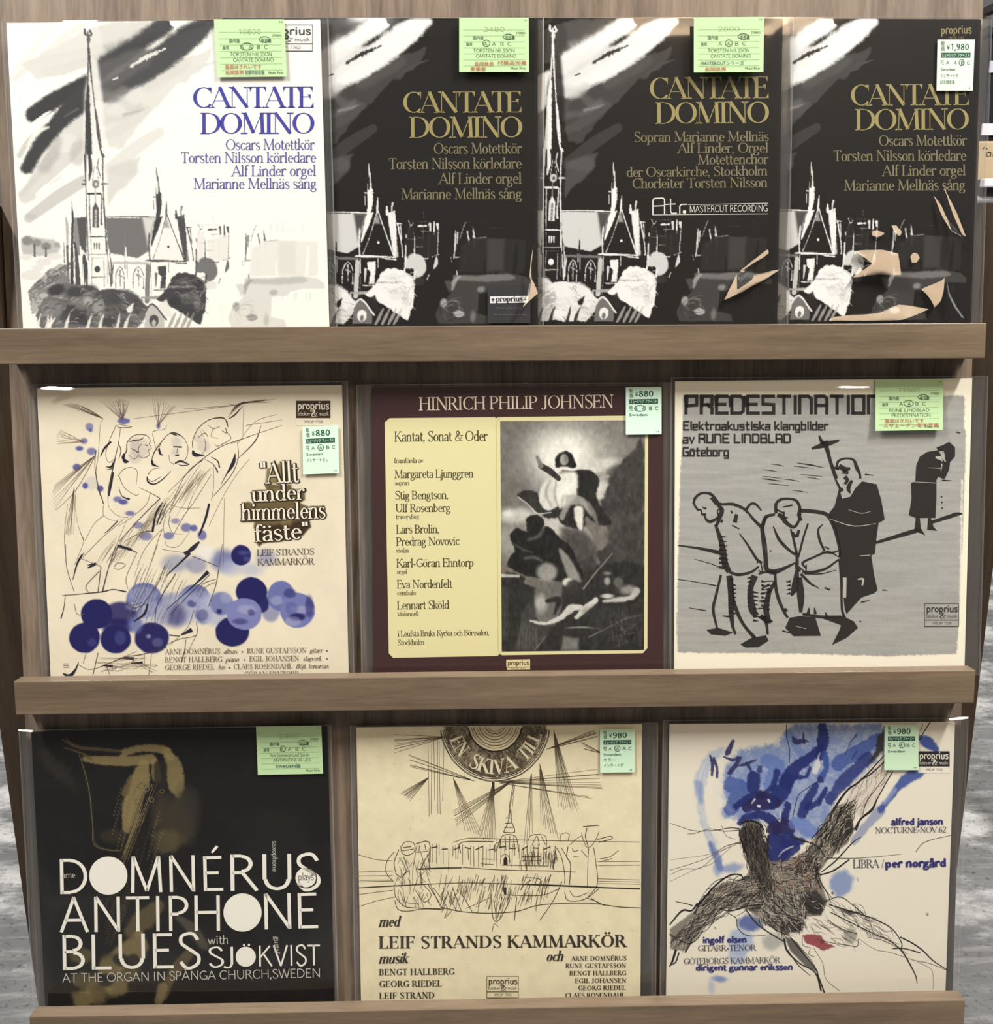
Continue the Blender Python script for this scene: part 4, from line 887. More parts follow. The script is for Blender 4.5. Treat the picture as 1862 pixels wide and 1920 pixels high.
st([(670, 345), (740, 300), (800, 275), (850, 250)], [10, 22, 18, 6], .12, .95, soft=10, nz=9); st([(580, 410), (605, 400)], [5, 8], .05, soft=5); st([(890, 120), (930, 105)], [30, 10], 0, soft=6)
st([(400, 560), (330, 600)], [8, 4], .5, .5, soft=14); pl([(870, 105), (980, 100), (900, 145)], 0, soft=6, nz=4)
# tower and spire
pl([(436, 470), (470, 300), (500, 300), (530, 520), (545, 900), (430, 900)], .1, .9, soft=30)
st([(436, 150), (440, 178), (470, 180), (462, 158)], 9, .9, soft=6, nz=2); st([(452, 165), (456, 300)], [7, 8], .8, soft=4, nz=2); c.blot(456, 205, 9, 20, g(.8), .9, 7, nz=3)
st([(456, 230), (452, 420), (446, 560), (442, 760), (440, 900)], [5, 7, 9, 10, 8], .85, soft=5, nz=2); st([(458, 240), (470, 400), (486, 560), (504, 700), (524, 800)], [5, 8, 12, 10, 6], .9, soft=5, nz=3)
st([(454, 440), (452, 560), (458, 700), (462, 820), (470, 900)], [10, 24, 26, 24, 12], .95, soft=7, nz=4); st([(468, 420), (478, 520), (490, 640), (500, 740)], [4, 8, 6, 3], .05, .9, soft=5, nz=3)
st([(492, 560), (512, 700), (522, 760)], [6, 9, 4], .8, soft=5, nz=2)
tw = zb([(770, 0), (955, 0), (985, 900), (985, 1100), (1030, 1440), (790, 1440), (775, 900)]); pl(tw, .02, .95, soft=8)
for p, w_, v in ([[(745, 0), (760, 280), (770, 560), (790, 1150)], [16, 10, 12, 10], .8], [[(945, 0), (950, 300), (960, 560), (985, 900), (1000, 1100), (1040, 1440)], [18, 12, 18, 14, 10, 14], .8], [[(800, 0), (815, 150), (800, 280)], [34, 40, 16], .9],
                 [[(905, 40), (890, 130), (925, 250)], [10, 14, 10], .7], [[(855, 120), (835, 290)], [8, 5], .6], [[(870, 110), (905, 290)], [6, 6], .6], [[(785, 425), (920, 425)], [22, 18], .95], [[(800, 440), (805, 640), (815, 880)], [10, 16, 8], .7], [[(935, 430), (930, 700), (935, 760)], [10, 18, 24], .75],
                 [[(810, 895), (980, 895)], [14, 12], .95], [[(815, 895), (825, 1090)], [8, 6], .5], [[(980, 900), (985, 1090)], [9, 8], .8], [[(795, 1090), (975, 1088)], [12, 10], .5], [[(830, 1130), (965, 1125)], [8, 8], .3], [[(825, 1340), (970, 1335)], [10, 9], .7], [[(830, 1120), (825, 1440)], [8, 8], .5], [[(960, 1160), (965, 1440)], [10, 8], .5],
                 [[(730, 320), (760, 322)], [22, 16], .8], [[(940, 320), (1010, 318)], [26, 8], .7], [[(735, 280), (765, 290)], [14, 12], .7], [[(945, 0), (960, 20)], [30, 20], .8], [[(865, 350), (868, 530)], [14, 20], .35]):
    st(zb(p), [x * KB for x in w_], v, soft=3.5, nz=1.6, smooth=3)
c.blot(*zb((870, 320))[0], 19, 22, g(.62), .95, 5); c.blot(*zb((874, 322))[0], 8, 9, g(.2), .8, 4)
pl(zb([(835, 590), (868, 520), (905, 590), (905, 795), (835, 795)]), .82, soft=5, nz=2); st(zb([(872, 610), (870, 780)]), 13, .35, .9, soft=6)
for y in (660, 700, 740): st(zb([(850, y), (890, y)]), 3, .7, soft=3)
for x in (855, 880, 908): st(zb([(x, 970), (x + 2, 1032)]), [8, 5], .9, soft=3)
c.blot(*zb((888, 1250))[0], 15, 17, g(.9), 1, 3)
# nave roof, side spires
pl(zb([(615, 690), (768, 680), (775, 880), (700, 1100), (640, 1100)]), .55, soft=6, nz=3); pl(zb([(665, 690), (768, 680), (772, 1100), (700, 1000)]), .85, .95, soft=10, nz=3)
pl(zb([(975, 690), (1520, 690), (1480, 880), (1440, 1060), (1330, 1130), (1030, 1075), (1005, 1000)]), .68, soft=8, nz=3); pl(zb([(1380, 690), (1520, 690), (1440, 1000)]), .1, .75, soft=22)
st(zb([(975, 682), (1250, 676), (1530, 682)]), [5, 6, 5], .95, soft=3, nz=1)
for p, w_, v in ([[(612, 500), (612, 560), (620, 680), (612, 900), (612, 1430)], [4, 8, 22, 26, 40], .93], [[(545, 690), (560, 800), (560, 980)], [16, 34, 20], .4], [[(520, 960), (530, 1180)], [10, 14], .6], [[(560, 1000), (570, 1400)], [26, 22], .75],
                 [[(640, 960), (660, 1100), (680, 1430)], [20, 36, 60], .85], [[(740, 1100), (750, 1200), (740, 1430)], [30, 50, 26], .88], [[(770, 1180), (775, 1440)], [26, 22], .9], [[(700, 1000), (715, 1100)], [10, 26], 0], [[(730, 1200), (738, 1430)], [5, 18], .02], [[(590, 1200), (585, 1400)], [6, 14], .1],
                 [[(1192, 850), (1185, 1000), (1190, 1240)], [3, 9, 14], .6], [[(1192, 980), (1210, 1180), (1215, 1360)], [4, 10, 6], .6], [[(1197, 1010), (1200, 1150)], [10, 24], .08], [[(1020, 1080), (1040, 1200), (1045, 1400)], [8, 20, 26], .7], [[(1000, 1130), (1000, 1400)], [14, 20], .25], [[(1062, 1200), (1040, 1440)], [10, 12], .8],
                 [[(1455, 850), (1450, 960), (1460, 1160)], [8, 16, 12], .85], [[(1060, 1180), (1440, 1185)], [30, 34], .35], [[(1090, 1130), (1440, 1160)], [26, 26], .02]):
    st(zb(p), [x * KB for x in w_], v, soft=4, nz=2.2, smooth=3)
# transept gable
pl(zb([(1640, 660), (1480, 1150), (1840, 1160)]), .06, soft=5); pl(zb([(1640, 670), (1605, 800), (1680, 800)]), .55, .8, soft=14)
pl(zb([(1525, 690), (1600, 670), (1560, 800), (1475, 1010), (1465, 1000), (1500, 800)]), .95, soft=6, nz=3)
pl(zb([(1760, 680), (1835, 650), (1862, 900), (1862, 1150), (1840, 1150), (1790, 900)]), .93, soft=6, nz=3)
for p, w_, v in ([[(1528, 120), (1535, 200), (1545, 260)], [3, 12, 20], .8], [[(1545, 240), (1555, 380), (1555, 480)], [18, 28, 36], .7], [[(1535, 300), (1525, 420)], [4, 8], .6], [[(1555, 430), (1560, 560), (1550, 680)], [60, 56, 40], .92], [[(1495, 462), (1590, 458)], [12, 10], .85], [[(1500, 500), (1505, 590)], [10, 12], .6], [[(1540, 300), (1540, 420)], [16, 22], .06],
                 [[(1642, 510), (1640, 600), (1640, 680)], [4, 18, 16], .9], [[(1745, 610), (1750, 690)], [18, 30], .85], [[(1808, 570), (1800, 640), (1812, 700)], [22, 14, 30], .7], [[(1640, 660), (1560, 960), (1490, 1150)], [10, 5, 8], .75], [[(1650, 660), (1740, 900), (1840, 1150)], [12, 10, 16], .85],
                 [[(1410, 1158), (1520, 1158), (1862, 1165)], [8, 26, 12], .92], [[(1740, 1180), (1862, 1190)], [14, 12], .9], [[(1470, 1180), (1475, 1340)], [10, 8], .9], [[(1665, 1150), (1665, 1280)], [7, 7], .7], [[(1440, 1220), (1430, 1600)], [50, 50], .62], [[(1480, 1350), (1475, 1600)], [8, 12], .3]):
    st(zb(p), [x * KB for x in w_], v, soft=3.5, nz=1.8, smooth=3)
c.blot(*zb((1662, 1005))[0], 6, 7, g(.95), 1, 3)
# arched windows, door
for x0, w_ in ((1135, 45), (1335, 55)):
    st(zb([(x0 - w_, 1460), (x0 - w_, 1310), (x0, 1220), (x0 + w_, 1310), (x0 + w_, 1460)]), 4, .85, soft=3.5, nz=2, smooth=2); st(zb([(x0, 1260), (x0 + 5, 1440)]), [8, 4], .6, soft=5, nz=3); st(zb([(x0 - 20, 1310), (x0 + 25, 1330)]), 8, .5, soft=5, nz=3)
pl(zb([(1550, 1220), (1640, 1210), (1635, 1460), (1570, 1460), (1590, 1330), (1550, 1300)]), .9, soft=5, nz=3); st(zb([(1530, 1300), (1525, 1440)]), [14, 6], .7, soft=5, nz=2); st(zb([(1505, 1478), (1690, 1478)]), 5, .75, soft=3, nz=2)
st(zb([(1380, 1560), (1560, 1560)]), [10, 18], .5, soft=6, nz=2)
# left distance: trees and lawn
pl(zb([(60, 920), (120, 880), (240, 900), (400, 920), (480, 990), (470, 1080), (330, 1110), (200, 1100), (70, 1090)]), .4, .9, soft=16, nz=4, nb=10)
for x, y, r, v in ((120, 935, 60, .62), (230, 960, 50, .6), (330, 1000, 50, .65), (450, 980, 30, .5)): c.blot(*zb((x, y))[0], r * KB, r * KB * .8, g(v), .8, 12, nz=4, nb=6)
st(zb([(200, 980), (205, 1110)]), [8, 11], .8, soft=4, nz=2); st(zb([(325, 1020), (328, 1110)]), [8, 9], .8, soft=4, nz=2)
for x, y, r in ((110, 1120, 50), (240, 1235, 46), (160, 1310, 80), (430, 1110, 60), (300, 1170, 60)): c.blot(*zb((x, y))[0], r * KB * 1.4, r * KB * .7, g(.18), .85, 8, nb=8)
# trees in front
pl(zb([(130, 1490), (220, 1400), (330, 1280), (480, 1180), (560, 1200), (590, 1420), (400, 1480), (300, 1600), (220, 1740), (170, 1740)]), .62, soft=8, nz=4, nb=6, tex=.35)
for i in range(26):
    t_ = RN.random(); x = 180 + 380 * t_; y = 1440 - 220 * t_ + RN.uniform(-30, 120) * (1 - t_ * .5); st(zb([(x, y), (x + 50, y - 40), (x + 110, y - 70)]), [2, 5, 2], RN.choice((.85, .8, .35)), .8, soft=4, nz=2)
pl(zb([(210, 1750), (270, 1620), (360, 1480), (520, 1410), (700, 1420), (830, 1430), (900, 1480), (1060, 1470), (1250, 1500), (1360, 1580), (1440, 1660), (1400, 1800), (1300, 1900), (300, 1900), (240, 1860)]), .72, soft=8, nz=5, nb=8)
for x, y, rx, ry, v, op in ((450, 1480, 90, 60, .97, .9), (640, 1500, 110, 60, .95, .85), (800, 1450, 90, 34, .92, .8), (1000, 1560, 150, 90, .9, .8), (1180, 1560, 170, 90, .9, .7), (1330, 1640, 80, 90, .9, .7), (390, 1680, 120, 100, .62, .9), (640, 1720, 130, 100, .95, .85), (720, 1620, 100, 70, .6, .7), (900, 1680, 70, 110, .45, .75), (1080, 1720, 150, 80, .8, .6),
                           (560, 1780, 80, 70, .9, .8), (780, 1600, 60, 50, .35, .6), (300, 1540, 36, 24, .25, .7), (480, 1550, 40, 18, .2, .8), (740, 1810, 110, 60, .97, .8), (1000, 1830, 90, 50, .93, .9), (1160, 1850, 80, 50, .85, .9)):
    c.blot(*zb((x, y))[0], rx * KB, ry * KB, g(v), op, 16, nz=6, nb=12)
for i in range(150):
    x = RN.uniform(260, 1400); y = RN.uniform(1450, 1860); a = RN.uniform(-.9, .2) if x < 900 else RN.uniform(-.2, .9); l = RN.uniform(40, 120)
    if y < 1480 + abs(x - 800) * .12: continue
    st(zb([(x, y), (x + l * .5 * math.cos(a), y + l * .5 * math.sin(a) - 8), (x + l * math.cos(a), y + l * math.sin(a) + 6)]), [2, 6, 2], RN.choice((.97, .95, .9, .45, .3, .5)), RN.uniform(.4, .85), soft=5, nz=2)
for x in (250, 350, 380, 560, 800, 930, 1120, 1210): st(zb([(x + RN.uniform(-10, 40), 1740), (x, 1820), (x - 20, 1900)]), [3, 14, 18], .06, .85, soft=7, nz=4)
st(zb([(430, 1780), (360, 1870)]), [4, 16], .02, soft=6); st(zb([(1240, 1690), (1280, 1620)]), [30, 5], .1, soft=8, nz=4)
# right tree pair, porch
pl(zb([(1650, 1450), (1700, 1340), (1760, 1290), (1862, 1290), (1990, 1330), (2060, 1400), (2080, 1480), (2060, 1700), (2010, 1850), (1900, 1800), (1800, 1720), (1660, 1640), (1540, 1580), (1600, 1510)]), .93, soft=8, nz=5, nb=6)
for x, y, rx, ry, v, op in ((1820, 1380, 110, 40, .7, .6), (1900, 1560, 120, 70, .72, .6), (1780, 1440, 140, 14, .3, .8), (1980, 1640, 30, 90, .6, .6), (1740, 1600, 60, 40, .99, .7)): c.blot(*zb((x, y))[0], rx * KB, ry * KB, g(v), op, 14, nz=5, nb=8)
for i in range(60):
    x = RN.uniform(1700, 2040); y = RN.uniform(1330, 1740); st(zb([(x, y), (x + 40, y - 12), (x + 80, y + 20)]), [2, 5, 2], RN.choice((.99, .99, .5)), .6, soft=5, nz=2)
pl(zb([(1420, 1700), (1490, 1620), (1620, 1790), (1620, 1900), (1400, 1900)]), .35, soft=6, nz=2); st(zb([(1400, 1730), (1490, 1630), (1640, 1800)]), [8, 9, 9], .8, soft=4, nz=2)
pl(zb([(1540, 1640), (1640, 1580), (1720, 1760), (1640, 1780)]), .12, .95, soft=10, nz=3); c.blot(*zb((1505, 1810))[0], 24, 30, g(.88), 1, 5, nz=3); c.blot(*zb((1505, 1835))[0], 10, 16, g(.3), .9, 6, nz=3)
for x in (1680, 1750, 1820, 1880): st(zb([(x + 60, 1730), (x + 20, 1820), (x - 20, 1900)]), [8, 18, 12], .55 if x % 100 else .8, .8, soft=6, nz=3)
# houses to the right
def hz(p, w_, v, op=1): st(zc(p), [x * KB for x in (w_ if isinstance(w_, list) else [w_])] * (2 if not isinstance(w_, list) else 1), v, op, soft=3.5, nz=2, smooth=3)
pl(zc([(250, 220), (270, 330), (320, 700), (270, 700), (180, 220)]), .85, .7, soft=8, nz=4)
for p, w_, v in ([[(290, 330), (340, 330)], 14, .85], [[(300, 340), (350, 560), (365, 690)], [16, 10, 14], .85], [[(330, 350), (345, 500)], 12, .7], [[(395, 570), (400, 700), (390, 860)], [18, 22, 14], .9], [[(390, 300), (640, 300)], 6, .35], [[(420, 300), (445, 350), (470, 320)], 9, .7], [[(530, 352), (615, 350)], [20, 14], .9], [[(400, 450), (402, 480)], 16, .85], [[(490, 470), (495, 690)], [10, 14], .7],
                 [[(410, 495), (510, 500)], 9, .6], [[(520, 480), (590, 482)], 9, .6], [[(525, 580), (580, 580)], 18, .6], [[(540, 710), (640, 708)], 12, .6], [[(580, 180), (582, 560)], 4, .35], [[(655, 330), (660, 400)], [34, 20], .7], [[(700, 300), (705, 440)], [12, 22], .8], [[(735, 330), (740, 380)], [26, 10], .8], [[(752, 320), (745, 660)], 8, .6], [[(690, 685), (760, 660)], [14, 10], .8], [[(740, 680), (735, 760), (710, 820)], [12, 40, 10], .7], [[(660, 890), (640, 940)], 12, .6], [[(520, 410), (640, 405)], 5, .4], [[(430, 360), (400, 560)], 5, .4], [[(470, 380), (490, 480)], 5, .4], [[(650, 360), (645, 700)], 6, .35],
                 [[(940, 400), (942, 540), (930, 700)], [14, 22, 8], .65], [[(965, 420), (960, 540)], [18, 10], .6], [[(990, 480), (1040, 320), (1060, 310)], [10, 6, 5], .5], [[(1070, 400), (1095, 540)], [10, 24], .65], [[(1130, 350), (1150, 520), (1155, 600)], [6, 30, 10], .65], [[(1150, 490), (1280, 465)], [24, 8], .55], [[(1045, 565), (1055, 580)], 24, .6], [[(1090, 362), (1560, 366)], 4, .2], [[(895, 690), (910, 745)], 8, .45], [[(940, 690), (1000, 685)], 14, .5], [[(1050, 700), (1060, 760)], [24, 16], .45], [[(965, 840), (975, 900)], [10, 20], .6], [[(1155, 600), (1150, 820)], 6, .35]): hz(p, w_, v)
for x in (1210, 1280, 1340, 1555): st(zc([(x, 290), (x, 360)]), 12, .12, .8, soft=6)
pl(zc([(400, 380), (480, 380), (480, 690), (400, 690)]), .14, .8, soft=8); pl(zc([(520, 480), (740, 400), (740, 690), (530, 690)]), .14, .8, soft=8, nb=6)
pl(zc([(1000, 560), (1140, 480), (1280, 470), (1720, 490), (1720, 860), (980, 860)]), .13, .95, soft=12, nb=6); pl(zc([(1290, 480), (1480, 480), (1480, 830), (1300, 830)]), .22, .7, soft=24, nb=6)
st(zc([(1265, 700), (1275, 850)]), [3, 12], .0, soft=6); st(zc([(1620, 540), (1600, 860)]), [12, 20], .02, soft=8)
# garden washes, lower right
pl(zc([(900, 980), (960, 900), (1150, 870), (1400, 880), (1620, 870), (1720, 880), (1800, 950), (1790, 1000), (1560, 1000), (1420, 1030), (1380, 1080), (1270, 1080), (1220, 1100), (1210, 1300), (1360, 1340), (1380, 1420), (780, 1420), (740, 1320), (780, 1210), (900, 1090)]), .2, soft=8, nz=2, nb=5)
st(zc([(960, 910), (1200, 920), (1500, 900), (1600, 905)]), [26, 34, 34, 14], .38, .85, soft=16, nz=3, nb=8); c.blot(*zc((1240, 1040))[0], 22, 16, g(.45), .8, 14, nz=3); st(zc([(920, 1040), (940, 960), (1000, 900)]), [14, 26, 10], .5, .8, soft=12, nz=3)
pl(zc([(825, 950), (900, 940), (920, 1010), (890, 1090)]), .26, .9, soft=8); c.blot(*zc((830, 1190))[0], 18, 24, g(.55), .8, 12, nz=3); c.blot(*zc((1000, 1310))[0], 28, 18, g(.6), .8, 10, nz=4); c.blot(*zc((1160, 1340))[0], 14, 30, g(.42), .7, 14, nz=3)
for i in range(16):
    a0 = RN.uniform(0, 6.3); r = RN.uniform(50, 170); cx, cy = RN.uniform(880, 1020), RN.uniform(1180, 1330)
    st(zc([(cx + r * math.cos(a0 + k * .4), cy + r * .7 * math.sin(a0 + k * .4)) for k in range(5)]), [1, 3, 3, 1], RN.choice((.5, .4, .05)), .6, soft=3.5)
for x in (1280, 1340, 1470, 1490, 1600, 1640): st(zc([(x, 1040), (x - 4, RN.uniform(1100, 1150))]), [6, 3], .22, .8, soft=5)
st(zc([(430, 780), (500, 740), (560, 800), (540, 900)]), [40, 80, 70, 20], .75, .9, soft=10, nz=5, nb=6); st(zc([(505, 850), (500, 1000)]), [12, 8], .85, soft=4, nz=2); c.blot(*zc((560, 960))[0], 30, 22, g(.16), .9, 8)
for i in range(14):
    x = RN.uniform(440, 720); y = RN.uniform(900, 1300); st(zc([(x, y), (x - 20, y + 60)]), [2, 4], .2, .6, soft=4)
lum0 = np.clip((W[0] - c.rgb[..., 0]) / (W[0] - K[0]), 0, 1.05); k_ = lum0 * (.7 + .3 * sstep((lum0 - .2) / .4)); c.rgb = np.array(W, float) - (np.array(W, float) - np.array(K, float)) * k_[..., None]
c.build()
lum = (W[0] - c.rgb[..., 0]) / (W[0] - K[0])
lum = np.clip(lum, 0, 1.05)[..., None]
# the black pressing prints the same drawing pale on black, faint washes closed up
tone = np.clip((lum - .05) / .9, 0, 1); tone = np.clip(tone * (1.75 - .75 * tone), 0, 1) * sstep(lum / .12)
neg = np.array([27, 25, 23.]) + (np.array([226, 226, 224.]) - np.array([27, 25, 23.])) * tone
for k, r_ in enumerate((r2, r3, r4)):
    if k == 0:
        cc = c; old = cc.rec; cc.rec = r_; neg_o = cc.build(colors=neg); cc.rec = old
    else:
        o = neg_o.copy(); o.parent = r_.root; COL.objects.link(o)
# ------------------------------------------------------------------ middle left: pen-drawn figures, blue ink grapes
RN = random.Random(11)
c = Canvas(b1, 330, 0, 0, 1.0, (226, 216, 192))
c.rgb *= (1 - .035 * np.clip(c.nb + .3 * c.nz, -1, 1))[..., None]
def z1(p): return np.asarray(p, float).reshape(-1, 2) / 4.9 + np.array([90, 730])
def z2(p): return np.asarray(p, float).reshape(-1, 2) / 3.581 + np.array([100, 1020])
def z3(p): return np.asarray(p, float).reshape(-1, 2) / 8.0 + np.array([440, 840])
NAVY, MIDB, PALE = (30, 28, 88), (96, 104, 160), (172, 176, 200)
# shadow blot behind the title
c.poly(z3([(440, 540), (860, 540), (860, 600), (1060, 640), (1060, 780), (1000, 820), (1110, 880), (1350, 860), (1370, 1050), (1130, 1070), (1150, 1190), (1000, 1330), (700, 1400), (420, 1420), (370, 1470), (330, 1420), (340, 1220), (290, 1200), (300, 1110), (100, 1110), (110, 840), (200, 800), (300, 850), (270, 640), (470, 620)]), (96, 82, 50), .95, 4, nz=1.4, nb=2)
c.poly(z3([(480, 300), (560, 300), (720, 200), (800, 240), (830, 520), (460, 540)]), (122, 106, 66), .9, 4, nz=1)
c.poly(z3([(380, 1200), (1120, 1060), (1140, 1180), (1000, 1320), (700, 1390), (420, 1420), (370, 1460)]), (58, 38, 24), .9, 6, nz=1.5, nb=2)
for x, y, r in ((620, 640, 60), (520, 500, 50), (900, 760, 70), (430, 960, 50), (780, 1120, 90), (960, 1000, 60)): c.blot(*z3((x, y))[0], r / 8, r / 11, (140, 122, 82), .6, 6, nb=2)
# grapes and washes
for x, y, rx, ry, col, op, so in ((820, 130, 90, 60, MIDB, .45, 14), (960, 140, 70, 60, MIDB, .5, 10), (1140, 110, 80, 70, MIDB, .8, 18), (1190, 160, 70, 50, PALE, .7, 16), (1430, 90, 60, 50, MIDB, .5, 16), (1330, 170, 70, 40, PALE, .7, 18), (1020, 60, 60, 50, (226, 226, 226), .6, 14),
                              (610, 380, 120, 120, MIDB, .85, 3), (950, 350, 100, 80, MIDB, .9, 3), (800, 440, 150, 110, MIDB, .6, 16), (880, 430, 120, 110, PALE, .6, 18), (1010, 470, 60, 70, MIDB, .7, 6), (1090, 440, 120, 110, PALE, .8, 12), (1130, 400, 80, 80, MIDB, .75, 4), (640, 470, 130, 90, PALE, .6, 16), (830, 480, 60, 70, NAVY, .5, 18), (1460, 440, 60, 80, MIDB, .6, 6),
                              (290, 470, 104, 100, NAVY, 1, 2.5), (450, 470, 110, 80, NAVY, .85, 7), (430, 560, 100, 60, NAVY, .9, 8), (210, 630, 104, 102, NAVY, 1, 2.5), (420, 640, 104, 96, NAVY, 1, 2.5), (660, 630, 114, 104, NAVY, .97, 4), (550, 540, 50, 60, MIDB, .8, 10),
                              (1330, 320, 104, 94, NAVY, 1, 2.5), (1400, 400, 46, 60, NAVY, .95, 4), (1530, 350, 90, 100, (98, 106, 164), .95, 3), (1640, 445, 114, 116, (112, 118, 172), 1, 2.5), (1200, 590, 114, 102, NAVY, 1, 2.5), (1280, 470, 118, 106, (122, 126, 176), 1, 2.5), (1262, 75, 64, 66, NAVY, 1, 2.5)):
    c.blot(*z2((x, y))[0], rx / 3.581, ry / 3.581, col, op, so, nz=.8, nb=1.5)
for x, y, rx, ry, col, op in ((600, 340, 90, 50, PALE, .4), (560, 420, 70, 30, PALE, .5), (1000, 350, 60, 40, PALE, .4), (1160, 360, 40, 40, PALE, .4), (1115, 452, 18, 16, NAVY, .9), (930, 400, 30, 26, NAVY, .5), (1000, 480, 40, 40, NAVY, .4), (1300, 440, 60, 30, PALE, .5), (1250, 520, 50, 20, NAVY, .5), (1330, 460, 22, 20, NAVY, .5), (1590, 330, 40, 30, NAVY, .5), (1500, 380, 40, 30, PALE, .5),
                             (1640, 490, 48, 24, NAVY, .95), (1670, 440, 70, 22, PALE, .5), (1610, 520, 50, 30, PALE, .5), (1720, 420, 26, 70, NAVY, .55), (1600, 430, 40, 40, (80, 86, 150), .5), (640, 620, 14, 12, PALE, .7), (700, 660, 36, 30, PALE, .3), (450, 630, 40, 50, MIDB, .4), (260, 660, 30, 30, MIDB, .35), (318, 583, 5, 5, (230, 230, 226), 1), (1285, 60, 34, 14, MIDB, .5), (1300, 100, 22, 16, MIDB, .5), (945, 384, 6, 6, (230, 230, 226), .9)):
    c.blot(*z2((x, y))[0], rx / 3.581, ry / 3.581, col, op, 5, nz=1, nb=1)
for x, y, rx, ry, op in ((380, 345, 36, 36, .6), (392, 376, 18, 16, .95), (330, 475, 34, 28, .7), (290, 543, 34, 22, .95), (400, 570, 42, 34, .7), (265, 716, 38, 32, .9), (342, 886, 26, 28, .95), (480, 912, 30, 28, .95), (690, 290, 50, 30, .8), (740, 288, 10, 16, .8), (1015, 335, 18, 26, .85), (640, 1010, 40, 26, .7), (690, 1035, 42, 24, .95), (755, 1140, 44, 22, .75), (830, 1250, 46, 30, .6), (900, 1350, 60, 40, .6), (1170, 1210, 40, 26, .55), (1270, 1270, 50, 40, .7), (1340, 1275, 32, 30, .85), (1110, 1345, 46, 34, .7), (1415, 1340, 40, 46, .75), (400, 860, 60, 60, .12)):
    c.blot(*z1((x, y))[0], rx / 4.9, ry / 4.9, (78, 80, 146), op, 3.5, nz=.6)
for x, y, r in ((850, 540, 90), (800, 620, 60), (1180, 480, 50), (800, 500, 50), (1170, 580, 40), (1380, 450, 40), (1430, 520, 60)): c.blot(*z1((x, y))[0], r / 4.9, r / 4.9, (150, 144, 150), .28, 8, nb=3)
c.build()
t = Ink(b1, 90, 730, 4.9); G1, G2, G3 = (112, 98, 84), (78, 66, 62), (38, 34, 52)
def fan(x, y, tips, n, col=G1, w=(1.6, 3)):
    P = spline(tips, 4) if len(tips) > 2 else np.asarray(tips, float)
    for k in np.linspace(0, len(P) - 1, n):
        i = int(k); q = P[min(i + 1, len(P) - 1)] * (k - i) + P[i] * (1 - k + i); m = (q + np.array([x, y])) / 2 + np.array([RN.uniform(-12, 12), RN.uniform(-8, 8)])
        t.line([q, m, (x, y)], list(w), col, 3)
fan(505, 268, [(140, 140), (230, 130), (330, 160)], 12); fan(680, 280, [(480, 100), (580, 90), (680, 90), (740, 110)], 16, (136, 118, 120)); fan(690, 270, [(560, 160), (650, 90), (735, 150)], 10, (136, 118, 120)); fan(1015, 330, [(960, 90), (1030, 80), (1130, 140), (1180, 150)], 12, (130, 112, 108))
fan(330, 480, [(110, 370), (80, 420), (80, 500)], 9, (140, 122, 104)); fan(430, 610, [(60, 880), (40, 960), (60, 1110)], 11); fan(240, 900, [(160, 1330), (190, 1340), (235, 1330)], 9)
fan(1760, 140, [(780, 270), (1100, 210), (1400, 150), (1650, 130)], 3, G1, (2, 3)); fan(1800, 110, [(1650, 260), (1700, 170), (1760, 140)], 7, G1)
for i in range(14):
    a = RN.uniform(0, 1); t.line([(1660 + a * 100, 250 - a * 120), (1750 + a * 60, 130), (1850 + RN.uniform(-20, 260), 100 + RN.uniform(-20, 20))], [2, 3, 1.5], G1, 3)
